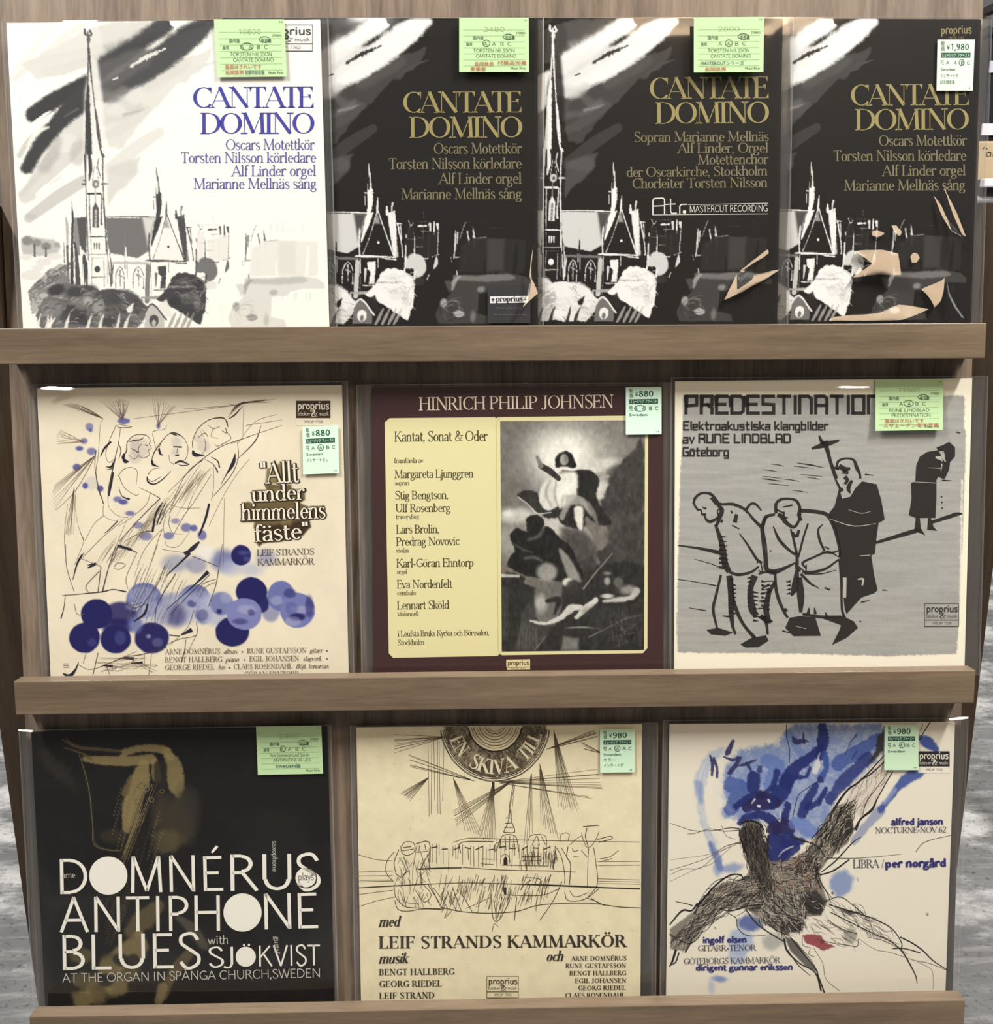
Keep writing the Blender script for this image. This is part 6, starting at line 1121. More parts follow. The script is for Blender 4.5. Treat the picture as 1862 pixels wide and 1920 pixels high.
LINES = [([(205, 830), (215, 795), (250, 770), (300, 775), (330, 810), (355, 830), (420, 830), (480, 855), (500, 880)], [14, 16, 14, 16, 18, 14, 18, 16, 10]), ([(208, 830), (228, 860), (245, 860), (250, 885), (265, 890), (275, 915), (300, 925), (340, 900), (335, 870), (350, 850)], [12, 12, 8, 10, 10, 14, 18, 12, 8, 10]), ([(250, 845), (275, 855)], [4, 12]), ([(255, 880), (275, 885)], [6, 10]), ([(330, 830), (360, 860), (345, 910), (330, 950)], [10, 26, 24, 14]), ([(300, 795), (330, 830)], [12, 18]),
         ([(325, 940), (345, 1000), (365, 1070), (375, 1150), (400, 1200)], [16, 24, 34, 40, 30]), ([(400, 1200), (450, 1215), (520, 1200), (560, 1170)], [14, 18, 14, 12]), ([(455, 990), (500, 1050), (550, 1130), (580, 1150)], [6, 12, 16, 14]), ([(580, 960), (585, 1040), (595, 1130), (600, 1180), (640, 1200), (700, 1180), (760, 1150)], [26, 18, 16, 24, 30, 20, 10]), ([(410, 865), (415, 880)], [8, 14]), ([(440, 885), (430, 930)], [20, 26]), ([(415, 945), (455, 965)], [8, 6]), ([(365, 915), (355, 930)], [10, 16]),
         ([(490, 865), (515, 830), (545, 830), (575, 865)], [18, 14, 14, 8]), ([(500, 870), (530, 910), (560, 940), (580, 950), (600, 900), (650, 885)], [10, 16, 18, 24, 20, 14]), ([(550, 1150), (570, 1145), (580, 1200), (560, 1190)], [8, 7, 7, 6]), ([(655, 880), (655, 830), (680, 805), (720, 800), (765, 810), (785, 850), (780, 890), (795, 920)], [18, 18, 16, 14, 16, 18, 22, 14]), ([(665, 885), (690, 900), (710, 930), (750, 955), (775, 930), (790, 880)], [20, 30, 24, 18, 16, 10]), ([(695, 845), (745, 835)], [6, 10]), ([(700, 870), (700, 900), (720, 905)], [8, 10, 6]), ([(660, 860), (700, 880)], [10, 8]),
         ([(785, 865), (860, 870), (930, 885), (965, 940), (985, 1000), (1005, 1090), (1000, 1120)], [22, 22, 22, 20, 18, 16, 14]), ([(640, 950), (670, 1020), (720, 1075), (760, 1105)], [6, 18, 16, 14]), ([(735, 965), (755, 1040), (770, 1120), (770, 1180), (790, 1190)], [10, 14, 18, 22, 20]), ([(830, 935), (805, 1010), (785, 1090), (775, 1120)], [10, 12, 12, 14]), ([(780, 970), (770, 1010)], [16, 18]), ([(745, 985), (765, 1010)], [16, 20]), ([(910, 940), (885, 970), (895, 1030), (920, 1085)], [6, 12, 16, 12]), ([(920, 1060), (945, 1075)], [6, 10]), ([(905, 1090), (960, 1095), (1005, 1080)], [5, 12, 5]), ([(1000, 1120), (940, 1090), (860, 1120), (800, 1150), (820, 1180)], [3, 12, 12, 14, 8]), ([(1000, 1130), (930, 1180), (860, 1200), (800, 1200)], [10, 14, 16, 14]), ([(820, 1160), (815, 1200), (780, 1170)], [8, 8, 8]), ([(600, 900), (585, 960), (600, 1050), (610, 1180)], [14, 12, 10, 10]),
         ([(355, 1215), (330, 1320), (312, 1400), (325, 1470), (335, 1510)], [14, 16, 18, 14, 12]), ([(400, 1220), (410, 1320), (410, 1420), (420, 1500), (435, 1540)], [34, 36, 30, 18, 14]), ([(415, 1230), (420, 1330), (440, 1410), (480, 1490), (540, 1560)], [12, 14, 22, 18, 22]), ([(365, 1440), (410, 1445)], [6, 12]), ([(540, 1220), (515, 1300), (525, 1400), (550, 1440)], [40, 32, 44, 30]), ([(570, 1440), (600, 1470), (610, 1540)], [30, 20, 14]), ([(560, 1210), (600, 1200), (660, 1200)], [12, 14, 12]), ([(600, 1250), (640, 1250)], [6, 5]), ([(580, 1285), (640, 1270)], [8, 5]), ([(570, 1320), (630, 1300)], [8, 4]), ([(565, 1360), (610, 1350)], [9, 4]), ([(560, 1400), (600, 1395)], [9, 4]),
         ([(650, 1200), (655, 1290), (670, 1350), (700, 1420), (720, 1450)], [14, 18, 20, 16, 14]), ([(620, 1300), (600, 1400), (620, 1480)], [26, 34, 26]), ([(650, 1250), (620, 1310)], [18, 20]), ([(770, 1190), (760, 1280), (740, 1330)], [20, 44, 10]), ([(780, 1230), (790, 1330), (790, 1420)], [34, 44, 18]), ([(700, 1400), (715, 1415)], [18, 18]), ([(1000, 1130), (1010, 1250), (1015, 1400), (1030, 1450)], [10, 12, 14, 16]), ([(920, 1285), (950, 1298)], [8, 10]), ([(860, 1270), (890, 1290)], [4, 6]), ([(790, 1210), (840, 1260), (870, 1280)], [16, 14, 5]), ([(810, 1210), (900, 1210), (980, 1190)], [8, 7, 3]),
         ([(835, 1395), (830, 1430)], [5, 22]), ([(865, 1395), (870, 1430)], [5, 20]), ([(925, 1420), (935, 1450)], [5, 20]), ([(800, 1430), (900, 1445), (1010, 1445)], [16, 18, 16]), ([(890, 455), (905, 490), (930, 520), (950, 590), (980, 680), (1015, 760)], [10, 22, 26, 20, 22, 24]), ([(850, 527), (920, 505), (1000, 482)], [12, 32, 12]), ([(905, 500), (940, 495)], [24, 30]),
         ([(985, 640), (995, 595), (1040, 580), (1080, 590), (1095, 630), (1110, 660), (1115, 690)], [14, 14, 10, 14, 22, 16, 14]), ([(1000, 620), (1030, 640), (1060, 635)], [26, 30, 14]), ([(1020, 650), (1050, 660)], [30, 16]), ([(1030, 680), (1045, 700), (1030, 720)], [26, 20, 16]), ([(1070, 700), (1050, 740), (1060, 770)], [16, 24, 10]), ([(970, 630), (1000, 640)], [12, 12]),
         ([(1200, 1040), (1300, 1010), (1400, 980), (1440, 970)], [16, 22, 26, 22]), ([(1500, 930), (1580, 905), (1640, 885), (1672, 882)], [18, 22, 22, 6]), ([(120, 1055), (230, 1070), (350, 1095)], [6, 14, 24]), ([(120, 1240), (220, 1255), (330, 1275)], [4, 4, 6]), ([(210, 1130), (300, 1155), (370, 1185)], [3, 4, 5]), ([(180, 1395), (275, 1412)], [3, 6])]
for p, w_ in LINES: u.line(p, [v * .92 for v in w_], None, 3)
for i in range(8): u.line([(385 + i * 2, 1010 + i * 24), (345, 1005 + i * 24)], [2, 15])
for x, y0, n, d in ((400, 1240, 9, 24), (520, 1230, 8, -22), (420, 1270, 8, 20), (530, 1310, 8, 30), (620, 1270, 7, -22), (575, 1250, 7, 26), (735, 1250, 4, -24)):
    for i in range(n): u.line([(x, y0 + i * 22), (x + d, y0 + 4 + i * 22)], [14, 2])
for p in ([(1000, 740), (1015, 800), (1060, 790), (1090, 740), (1125, 705), (1205, 722), (1230, 810), (1248, 915), (1215, 932), (1205, 1000), (1195, 1100), (1175, 1110), (1190, 1215), (1210, 1300), (1190, 1316), (1120, 1340), (1040, 1430), (1030, 1400), (1012, 1230), (1000, 1100), (1005, 1080), (975, 960), (940, 885), (975, 840)],
          [(1415, 705), (1420, 620), (1440, 570), (1480, 545), (1540, 535), (1560, 570), (1545, 580), (1560, 600), (1580, 570), (1570, 540), (1540, 540), (1530, 520), (1560, 510), (1600, 490), (1632, 520), (1632, 570), (1605, 600), (1600, 640), (1575, 695), (1540, 680), (1530, 700), (1530, 800), (1525, 905), (1500, 905), (1515, 955), (1535, 975), (1480, 970), (1485, 905), (1440, 905), (1445, 960), (1470, 1000), (1410, 975), (1418, 905), (1380, 890), (1395, 800), (1392, 715)],
          [(275, 1515), (340, 1505), (420, 1530), (380, 1548), (300, 1540)], [(460, 1595), (520, 1560), (600, 1545), (615, 1575), (560, 1610), (490, 1612)], [(705, 1505), (730, 1450), (790, 1440), (870, 1450), (900, 1548), (750, 1550)], [(900, 1450), (1020, 1440), (1080, 1470), (1102, 1505), (1040, 1560), (960, 1598), (1000, 1520), (1010, 1490)], [(550, 1440), (600, 1440), (640, 1470), (600, 1480)]):
    u.add(p)
for i in range(12):
    x = RN.uniform(560, 860); y = RN.uniform(610, 760); u.line([(x, y), (x + 45, y + 4), (x + RN.uniform(60, 130), y + 12)], [1, 4, 1])
for p in ([(770, 605), (840, 615), (915, 630)], [(1640, 437), (1662, 442)], [(1140, 668), (1190, 672)], [(1560, 700), (1612, 702)], [(1120, 1365), (1165, 1355)], [(1235, 1298), (1265, 1300)], [(690, 1520), (740, 1535)]): u.line(p, [2, 8, 2] if len(p) > 2 else [8, 3])
for x, y in ((1558, 790), (1560, 820), (1562, 852), (1115, 1470), (625, 1085)): u.add(_disc(x, y, 5, 8))
u.build('woodcut_print', KK, .0003)
t = Ink(b3, 1230, 660, 2.9098)
for p, w_ in (([(1525, 575), (1560, 580)], [10, 24]), ([(1560, 560), (1580, 600)], [12, 6]), ([(1560, 610), (1555, 650)], [8, 3]), ([(945, 910), (1080, 950), (1200, 935)], [2, 5, 2]), ([(1490, 632), (1560, 635)], [2, 4]), ([(1400, 708), (1530, 715)], [2, 4]), ([(1030, 1230), (1030, 1340)], [20, 16]), ([(1100, 1240), (1130, 1240), (1125, 1275)], [6, 12, 8]), ([(1110, 1112), (1170, 1108)], [3, 3]), ([(1050, 860), (1120, 880), (1170, 870)], [2, 3, 2]), ([(760, 1495), (820, 1510)], [2, 3]), ([(990, 690), (1015, 740)], [12, 8])): t.line(p, w_, None, 3)
t.build('highlight_print', ink(176, 172, 162), .0004)['kind'] = 'stuff'
b3.logo(1466, 1372, 1652, 1497, *BZ, (60, 58, 54), (170, 167, 158), False, 'PROP 7729')
# ------------------------------------------------------------------ bottom left: dim golden saxophone
RN = random.Random(21)
c = Canvas(d1, 260, 0, 1320, 2.8212, (22, 20, 19))
c.rgb *= (1 + .18 * c.nb)[..., None]
OL, OD, OG = (140, 124, 82), (94, 81, 53), (66, 58, 44)
def SD(p, w_, col, op=1, soft=8, **k): c.stroke(p, w_, col, op, soft, **k)
SD([(450, 290), (560, 300), (700, 300), (800, 290)], [26, 50, 50, 50], OL, .85, 10, nz=5, nb=5); SD([(650, 260), (740, 235), (860, 240), (900, 280)], [40, 40, 44, 40], OL, .85, 10, nz=6, nb=5); SD([(880, 250), (920, 330), (930, 420), (940, 480)], [40, 80, 90, 40], OL, .8, 12, nz=9, nb=6); SD([(820, 310), (830, 390)], [40, 50], OL, .8, 8, nz=4)
SD([(760, 320), (740, 400), (700, 520), (670, 660)], [50, 100, 90, 50], OL, .85, 12, nz=6, nb=8); SD([(690, 390), (660, 470)], [20, 40], OD, .9, 12, nz=6); SD([(740, 600), (700, 660)], [50, 30], OD, .9, 8, nz=4)
SD([(800, 440), (760, 600), (700, 760)], [20, 26, 30], (30, 27, 25), .95, 8); SD([(850, 330), (840, 500), (800, 700)], [70, 60, 40], (36, 32, 29), .8, 14)
SD([(330, 190), (420, 230), (520, 240), (640, 250)], [10, 18, 20, 12], OD, .8, 8, nz=6); SD([(340, 230), (430, 260), (480, 290)], [6, 10, 14], OD, .8, 6, nz=3); SD([(350, 180), (380, 215)], [8, 16], OD, .7, 8, nz=5); SD([(440, 246), (640, 262)], [12, 10], (26, 24, 22), .9, 6, nz=3)
SD([(420, 270), (450, 370), (475, 480), (490, 640), (510, 745), (620, 780)], [4, 4, 4, 4, 5, 5], (96, 84, 58), .8, 4); SD([(280, 405), (350, 370), (390, 310)], [3, 3, 3], OG, .7, 4)
c.blot(920, 620, 110, 150, OG, .75, 80, nb=40); c.blot(880, 720, 80, 60, OD, .6, 50, nb=30); c.blot(1010, 540, 50, 90, (50, 46, 40), .7, 50, nb=20); c.blot(600, 700, 70, 40, OG, .5, 30, nb=14); c.blot(300, 340, 140, 40, (46, 43, 40), .6, 40, rot=.8, nb=14)
for i in range(34):
    x = RN.uniform(640, 860); y = RN.uniform(420, 760); l = RN.uniform(60, 220); SD([(x, y), (x - l * .26, y + l)], [2, 3], RN.choice((OD, OL, (150, 134, 92), OG)), .6, 3)
for i in range(16):
    x = RN.uniform(540, 660); y = RN.uniform(1000, 1240); SD([(x + 40, y - 60), (x, y + 60)], [3, 3], RN.choice((OD, OG)), .7, 3)
SD([(690, 1200), (760, 1140), (840, 1060)], [70, 110, 60], OD, .85, 30, nb=20); SD([(660, 1330), (720, 1300), (740, 1230)], [120, 130, 60], OL, .75, 26, nb=16); SD([(940, 1130), (1020, 1190), (1080, 1280)], [20, 60, 40], (92, 86, 72), .7, 26, nb=12); SD([(1000, 1320), (920, 1420), (860, 1540)], [50, 60, 50], OD, .85, 20, nb=12); SD([(860, 1500), (840, 1570)], [56, 44], (120, 108, 76), .8, 16)
for x, y, r in ((430, 1340, 60), (450, 1460, 70), (520, 1510, 70), (620, 1500, 60), (680, 1420, 60), (580, 1400, 60), (440, 1560, 60), (510, 1560, 50), (590, 1360, 50), (400, 1540, 30)): c.blot(x, y, r, r * .8, RN.choice((OD, OL, (104, 92, 60))), .7, 30, nz=8, nb=20)
for x, y in ((470, 1400), (560, 1460), (640, 1350), (700, 1360)): c.blot(x, y, 40, 34, (30, 27, 24), .8, 20, nb=10)
c.rgb += (c.nz * 5)[..., None]; c.build()
t = Ink(d1, *DX); LM = ((118, 104, 70), (150, 134, 94), (92, 80, 56))
for i in range(26):
    a = RN.uniform(-30, 30); y0 = RN.uniform(360, 700); l = RN.uniform(80, 320); x = 800 - (y0 - 420) * .36 + a; t.line([(x, y0), (x - l * .18, y0 + l * .5), (x - l * .36, y0 + l)], [1, 2.2, 1], RN.choice(LM), 3)
for i in range(9):
    x, y = RN.uniform(720, 860), RN.uniform(420, 640); an = np.linspace(0, 6.28, 12); r = RN.uniform(8, 20); t.line(np.stack([x + r * np.cos(an), y + r * .8 * np.sin(an)], 1), 2, RN.choice(LM))
t.line([(420, 270), (452, 370), (475, 480), (490, 640), (495, 740), (560, 772), (640, 775)], 2.4, LM[0], 4)
t.build('line_drawing', M['print'], .0003)
# ------------------------------------------------------------------ bottom middle: pen-drawn castle under a ring of lettering
RN = random.Random(31)
c = Canvas(d2, 230, 660, 1355, 3.385, (226, 215, 182))
c.rgb *= (1 - .04 * np.clip(c.nb, -1, 1) - .012 * c.nz)[..., None]
for i in range(70): c.blot(RN.uniform(30, 1830), RN.uniform(60, 1700), RN.uniform(3, 7), RN.uniform(3, 6), (178, 160, 122), RN.uniform(.2, .6), 5)
# ring: an ellipse about (905, -30) in this view
def ring(a, r): return (908 + r * 350 * math.cos(a), -5 + r * 378 * math.sin(a))
IKC = (46, 40, 32)
c.poly([ring(a, .93) for a in np.linspace(0, math.pi, 40)] + [ring(a, .5) for a in np.linspace(math.pi, 0, 40)], (78, 68, 52), 1, 5, nz=4, tex=.45)
c.poly([ring(a, .5) for a in np.linspace(0, math.pi, 30)], (214, 200, 164), 1, 4)
c.build()
t = Ink(d2, 660, 1355, 3.385)
top = 26.0
def arc(r, w_, col, a0=0.06, a1=3.08, j=.004):
    A = np.linspace(a0, a1, 40); P = np.array([ring(a, r + RN.uniform(-j, j)) for a in A]); k = P[:, 1] > top; t.line(P[k], w_, col)
for r, w_ in ((1.0, 4), (.985, 3), (.955, 5), (.93, 4), (.5, 9), (.49, 5), (.44, 3), (.4, 4), (.345, 3), (.3, 4), (.25, 3), (.2, 4), (.16, 3)): arc(r, w_, IKC if w_ > 3 else (92, 82, 64))
for i in range(260):
    a = RN.uniform(.05, 3.09); r = RN.uniform(.54, .9); P = [ring(a, r), ring(a + RN.uniform(-.03, .03), r + .05)]
    if P[0][1] > top and P[1][1] > top: t.line(P, [3, 2], RN.choice((IKC, (60, 52, 40), (150, 134, 100))))
def fan2(x, y, q0, q1, n, w_=2.2, col=(70, 60, 46), part=1.0):
    for k in np.linspace(0, 1, n):
        e = (q0[0] + (q1[0] - q0[0]) * k, q0[1] + (q1[1] - q0[1]) * k); s = RN.uniform(0, .12)
        t.line([(x + (e[0] - x) * s, y + (e[1] - y) * s), (e[0], e[1] + RN.uniform(-14, 14))], [w_ * 1.2, w_ * .8], RN.choice((col, (104, 92, 70))))
fan2(895, 378, (800, 720), (915, 760), 11); fan2(1030, 360, (640, 550), (660, 650), 11); fan2(920, 378, (1560, 300), (1590, 430), 8); fan2(920, 380, (1500, 470), (1525, 470), 2); fan2(780, 370, (360, 200), (370, 290), 7); fan2(640, 340, (720, 690), (830, 720), 7, col=(60, 50, 40))
fan2(1140, 280, (1090, 790), (1145, 700), 4); fan2(1190, 250, (1200, 640), (1310, 730), 8); fan2(1280, 40, (1310, 540), (1440, 550), 12); fan2(600, 90, (270, 90), (270, 180), 9); fan2(1230, 170, (1540, 50), (1560, 90), 10); fan2(490, 345, (310, 440), (370, 490), 13); fan2(1600, 200, (1450, 120), (1475, 160), 6); fan2(1035, 380, (990, 590), (1010, 600), 2)
for x in (490, 502, 525, 545, 560, 575): t.line([(x + RN.uniform(-8, 12), 90), (x, RN.uniform(470, 600))], [2, 3, 2], (70, 60, 46))
t.line([(895, 375), (905, 460)], [18, 3], IKC)
t.build('line_drawing', M['print'], .0003)
t = Ink(d2, 660, 1355, 3.385)
def word(s, a0, a1):
    t.text_fn(s, lambda u_, v: ring(a0 + (a1 - a0) * u_, .88 - .25 * v), 'bold')
word('EN', math.radians(160), math.radians(136)); word('SKIVA', math.radians(124), math.radians(62)); word('TILL', math.radians(51), math.radians(14))
t.build('ring_lettering', ink(224, 212, 178), .0004)
t = Ink(d2, 660, 1540, 3.385)
def jl(p, w_=3, col=(72, 62, 48), n=3): t.line([(x + RN.uniform(-4, 4), y + RN.uniform(-4, 4)) for x, y in p], w_, col, n)
jl([(40, 418), (270, 408), (500, 398), (720, 388), (960, 400), (1260, 408), (1600, 418), (1830, 432)], [5, 7, 5, 4, 5, 10, 8, 9], IKC); jl([(420, 305), (560, 298), (700, 296)], [8, 9, 6], IKC); jl([(700, 292), (950, 305), (1250, 315), (1420, 320)], 4)
for y0, y1 in ((322, 315), (350, 345), (378, 372), (388, 380), (465, 440)): jl([(44, y0), (260, y1)], 3, (104, 92, 70))
for y0, y1 in ((256, 256), (282, 280), (360, 375), (378, 385), (395, 400)): jl([(1560, y0), (1830, y1)], 3, (104, 92, 70))
jl([(40, 210), (150, 240), (260, 250)], 3, (110, 98, 76)); jl([(40, 545), (150, 510), (280, 480)], 3, (110, 98, 76)); jl([(640, 130), (740, 105), (900, 108), (1100, 120), (1830, 135)], 3)
for i in range(34):
    x = 490 + i * 24 + RN.uniform(-6, 6); y = 150 - 8 * math.sin(i * .9) + (20 if i % 5 == 0 else 0); jl([(x, y), (x + RN.uniform(-4, 4), y + RN.uniform(60, 150))], 3, RN.choice(((72, 62, 48), (112, 100, 78))))
for i in range(11): x = 500 + i * 72; jl([(x, 168 + (i % 3) * 8), (x + 40, 160 + (i % 2) * 14)], 6, IKC)
for y in (240, 270): jl([(820, y), (900, y)], 3); jl([(1080, y - 20), (1200, y - 20)], 5)
for p in ([(920, 190), (950, 100), (1000, 85), (1040, 100), (1055, 190)], [(960, 70), (990, 0), (1005, -80), (1015, 0), (1035, 70), (960, 72)], [(940, 170), (945, 110)], [(1000, 180), (1000, 90)], [(975, 180), (970, 95)], [(1025, 180), (1025, 95)], [(1000, -80), (1030, -250)], [(970, 10), (1020, 10)], [(975, -20), (1012, -22)], [(965, 40), (1030, 40)],
          [(690, 200), (690, 130), (900, 128)], [(910, 190), (915, 140), (1050, 130)], [(1110, 190), (1130, 92), (1225, 88), (1240, 140)], [(1140, 150), (1170, 95), (1190, 150)], [(1200, 95), (1225, 150)], [(1320, 130), (1325, 80), (1375, 75), (1370, 120)], [(405, 140), (490, 132), (492, 260)], [(410, 150), (385, 310)], [(430, 150), (425, 190)], [(460, 150), (465, 180)],
          [(310, 160), (340, 130), (390, 135), (395, 190), (350, 220), (315, 200), (310, 160)], [(320, 170), (380, 160)], [(320, 190), (390, 175)], [(300, 180), (270, 260), (280, 330)], [(270, 190), (220, 250), (220, 330), (260, 380)], [(330, 220), (350, 300), (315, 350), (320, 410)], [(360, 310), (320, 350)], [(275, 330), (310, 360)], [(430, 190), (470, 300), (500, 400), (560, 540), (600, 550)], [(500, 190), (440, 300), (440, 400)], [(480, 210), (500, 300)], [(410, 200), (480, 190)],
          [(270, 415), (280, 480), (320, 530), (380, 545), (580, 555)], [(275, 500), (290, 560), (350, 570), (450, 555), (570, 560)], [(300, 440), (340, 510), (420, 520)], [(450, 400), (500, 470), (460, 510), (400, 440)], [(480, 400), (560, 520)], [(520, 420), (600, 550), (590, 610), (640, 560)], [(600, 440), (660, 570)], [(640, 420), (690, 570)], [(700, 470), (760, 575)], [(560, 545), (700, 575), (880, 580), (1050, 570), (1200, 530), (1500, 520), (1700, 540), (1830, 548)],
          [(890, 490), (890, 600), (915, 640), (950, 600), (1000, 500)], [(900, 500), (920, 640)], [(925, 480), (915, 620)], [(950, 480), (925, 610)], [(980, 480), (940, 610)], [(885, 700), (900, 650), (930, 670)], [(880, 480), (760, 540), (720, 550)], [(980, 470), (1200, 470), (1320, 425)], [(1045, 480), (1030, 630)], [(1190, 630), (1280, 500), (1330, 380)], [(1140, 370), (1090, 400), (1070, 440)], [(1100, 360), (1200, 370), (1180, 440)], [(1260, 340), (1220, 460)],
          [(1290, 160), (1330, 220), (1350, 330), (1350, 400)], [(1370, 160), (1360, 230), (1390, 270), (1380, 400)], [(1330, 170), (1380, 250)], [(1380, 150), (1420, 110), (1460, 90)], [(1460, 70), (1470, 120), (1500, 170), (1540, 130), (1570, 60)], [(1490, 40), (1480, 100), (1500, 160)], [(1470, 30), (1570, 28)], [(1500, 170), (1500, 280), (1495, 420)], [(1530, 170), (1545, 260), (1560, 400), (1500, 480)], [(1550, 120), (1640, 92), (1645, 112), (1570, 130)], [(1455, 180), (1490, 230)], [(1395, 170), (1410, 190), (1440, 180)], [(1400, 220), (1440, 225)], [(1575, 240), (1640, 225), (1690, 180)], [(1580, 255), (1650, 235)], [(1350, 450), (1370, 500), (1440, 500), (1500, 480), (1570, 430)], [(1380, 440), (1420, 480), (1500, 450)], [(1500, 490), (1550, 510), (1600, 535)], [(1520, 485), (1580, 530)]):
    jl(p, RN.uniform(3, 5), RN.choice(((62, 52, 40), (84, 74, 56))))
for i in range(130):
    x = RN.uniform(560, 1260); y = RN.uniform(330, 480); jl([(x, y), (x - RN.uniform(10, 30), y + RN.uniform(40, 110))], 2.6, RN.choice(((84, 74, 56), (112, 100, 78))))
for i in range(90):
    x = RN.uniform(1060, 1300); y = RN.uniform(180, 260); jl([(x, y), (x, y + RN.uniform(20, 60))], 2.6, (104, 92, 70))
for i in range(70): x = RN.uniform(290, 480); y = RN.uniform(230, 500); jl([(x, y), (x + RN.uniform(-30, 30), y + RN.uniform(20, 70))], 2.4, (112, 100, 78))
t.add([(962, 280), (962, 240), (972, 222), (982, 228), (987, 245), (987, 280)], IKC); t.add([(955, 418), (980, 418), (980, 465), (970, 470), (960, 440)], IKC); jl([(945, 270), (948, 225), (970, 205), (995, 225), (998, 275)], 3); jl([(948, 278), (1240, 280)], 4)
t.build('line_drawing', M['print'], .0003)
# ------------------------------------------------------------------ bottom right: scribbled figure, blue washes
RN = random.Random(41)
c = Canvas(d3, 340, 1250, 1350, 4.655, (226, 219, 202))
B0, B1, B2, B3, PU = (28, 38, 102), (50, 72, 144), (98, 122, 178), (158, 172, 202), (34, 28, 76)
def S5(p, w_, col, op=1, soft=10, **k): c.stroke(p, w_, col, op, soft, **k)
def z6(p): return (np.asarray(p, float).reshape(-1, 2) / 3.448 + np.array([0, 230])) * 4.655
def z7(p): return (np.asarray(p, float).reshape(-1, 2) / 5.819 + np.array([230, 0])) * 4.655
c.poly([(480, 480), (560, 300), (760, 220), (960, 220), (1100, 30), (1862, 30), (1950, 200), (1700, 480), (1500, 640), (1420, 820), (1330, 1000), (1100, 1060), (900, 900), (640, 880), (500, 860)], B2, .8, 60, nz=14, nb=40, tex=.3)
S5([(480, 250), (340, 400), (290, 600), (320, 850), (400, 1100), (470, 1290)], [60, 90, 90, 60, 70, 60], B3, .75, 40, nz=10, nb=24, dry=.5); S5([(280, 560), (300, 700)], [60, 50], B2, .5, 40, nb=18); S5([(380, 1080), (440, 1220), (470, 1290)], [50, 70, 50], B1, .6, 26, nz=6, nb=10, dry=.4)
S5([(560, 300), (470, 420), (470, 640), (560, 800)], [60, 70, 60, 40], (222, 216, 204), .8, 40, nb=16, dry=.3); S5([(420, 560), (430, 760), (500, 900)], [30, 40, 30], (220, 214, 202), .6, 20, nb=10)
for p, w_, col, op in (([(560, 560), (640, 620), (560, 780)], [140, 160, 120], B1, .65), ([(880, 360), (960, 420), (900, 560)], [120, 150, 110], (86, 110, 178), .7), ([(1060, 120), (1130, 220), (1180, 300)], [60, 80, 50], B2, .6), ([(1500, 380), (1700, 260), (1830, 160)], [120, 120, 90], B1, .7), ([(1420, 700), (1560, 520), (1760, 330)], [80, 110, 100], B0, .75), ([(1180, 820), (1250, 660), (1300, 570)], [90, 80, 50], B0, .85), ([(1340, 700), (1390, 600)], [40, 40], B0, .9), ([(1240, 760), (1330, 720)], [70, 50], B0, .85),
                    ([(1360, 60), (1360, 200), (1330, 330)], [80, 100, 70], B0, .9), ([(1340, 240), (1240, 340), (1120, 420), (1050, 540)], [70, 90, 110, 130], B0, .9), ([(1050, 520), (1010, 640), (960, 720)], [120, 110, 60], B0, .9), ([(1250, 420), (1220, 490), (1120, 500)], [30, 34, 40], B0, .9), ([(1380, 300), (1390, 420), (1350, 520)], [60, 50, 60], B1, .85), ([(960, 460), (930, 560), (860, 640)], [60, 50, 40], B0, .85), ([(760, 500), (760, 600)], [110, 100], B0, .9), ([(830, 660), (720, 680), (600, 750)], [60, 80, 50], B0, .92), ([(700, 760), (800, 720), (940, 720)], [90, 130, 120], PU, .9), ([(800, 640), (900, 660)], [60, 50], PU, .85), ([(940, 600), (920, 740)], [60, 60], B0, .9), ([(1060, 740), (1030, 880)], [60, 70], B0, .9), ([(820, 410), (815, 440)], [40, 44], B0, .8),
                    ([(640, 900), (700, 850), (820, 830), (940, 890), (960, 980)], [50, 60, 70, 90, 80], B0, .92), ([(930, 960), (1020, 920), (1080, 960)], [120, 130, 90], PU, .9), ([(920, 1040), (980, 1120), (950, 1220)], [110, 200, 120], B0, .95), ([(1060, 1060), (1180, 1060)], [150, 60], B0, .9), ([(1100, 1100), (1040, 1200)], [130, 80], B0, .9), ([(1130, 900), (1220, 940), (1280, 980)], [120, 130, 90], (100, 122, 186), .7), ([(700, 820), (740, 790)], [30, 20], B1, .8)):
    S5(p, w_, col, op, 14, nz=9, nb=14)
for p, w_ in (([(380, 310), (400, 380), (395, 480)], [16, 30, 20]), ([(410, 330), (440, 420), (440, 500)], [20, 24, 20]), ([(580, 180), (540, 270), (520, 300)], [24, 50, 30]), ([(500, 320), (580, 350), (620, 330)], [14, 24, 26]), ([(550, 460), (600, 400), (640, 330)], [44, 40, 30]), ([(620, 400), (700, 380), (790, 345)], [14, 34, 10]), ([(700, 380), (730, 430)], [26, 24]), ([(1100, 150), (1130, 190), (1200, 180), (1240, 190)], [24, 50, 30, 6]), ([(1190, 120), (1200, 200)], [16, 24]), ([(1655, 130), (1600, 210), (1560, 300)], [16, 8, 10]), ([(1660, 270), (1620, 340)], [10, 12]), ([(1340, 510), (1350, 530)], [50, 40])): S5(p, w_, (44, 46, 92), .9, 8, nz=6)
c.poly([(1340, 280), (1290, 380), (1265, 460), (1310, 475), (1345, 400), (1330, 330)], (206, 206, 206), .95, 12, nz=6)
for p, w_ in (([(740, 730), (770, 690)], [6, 16]), ([(800, 750), (812, 752)], [22, 20]), ([(890, 700), (896, 712)], [20, 18]), ([(975, 1195), (1010, 1150), (1060, 1120), (1110, 1100)], [4, 8, 10, 6]), ([(995, 800), (990, 880)], [8, 8]), ([(940, 830), (990, 890)], [6, 6])): S5(p, w_, (214, 214, 220), .95, 5)
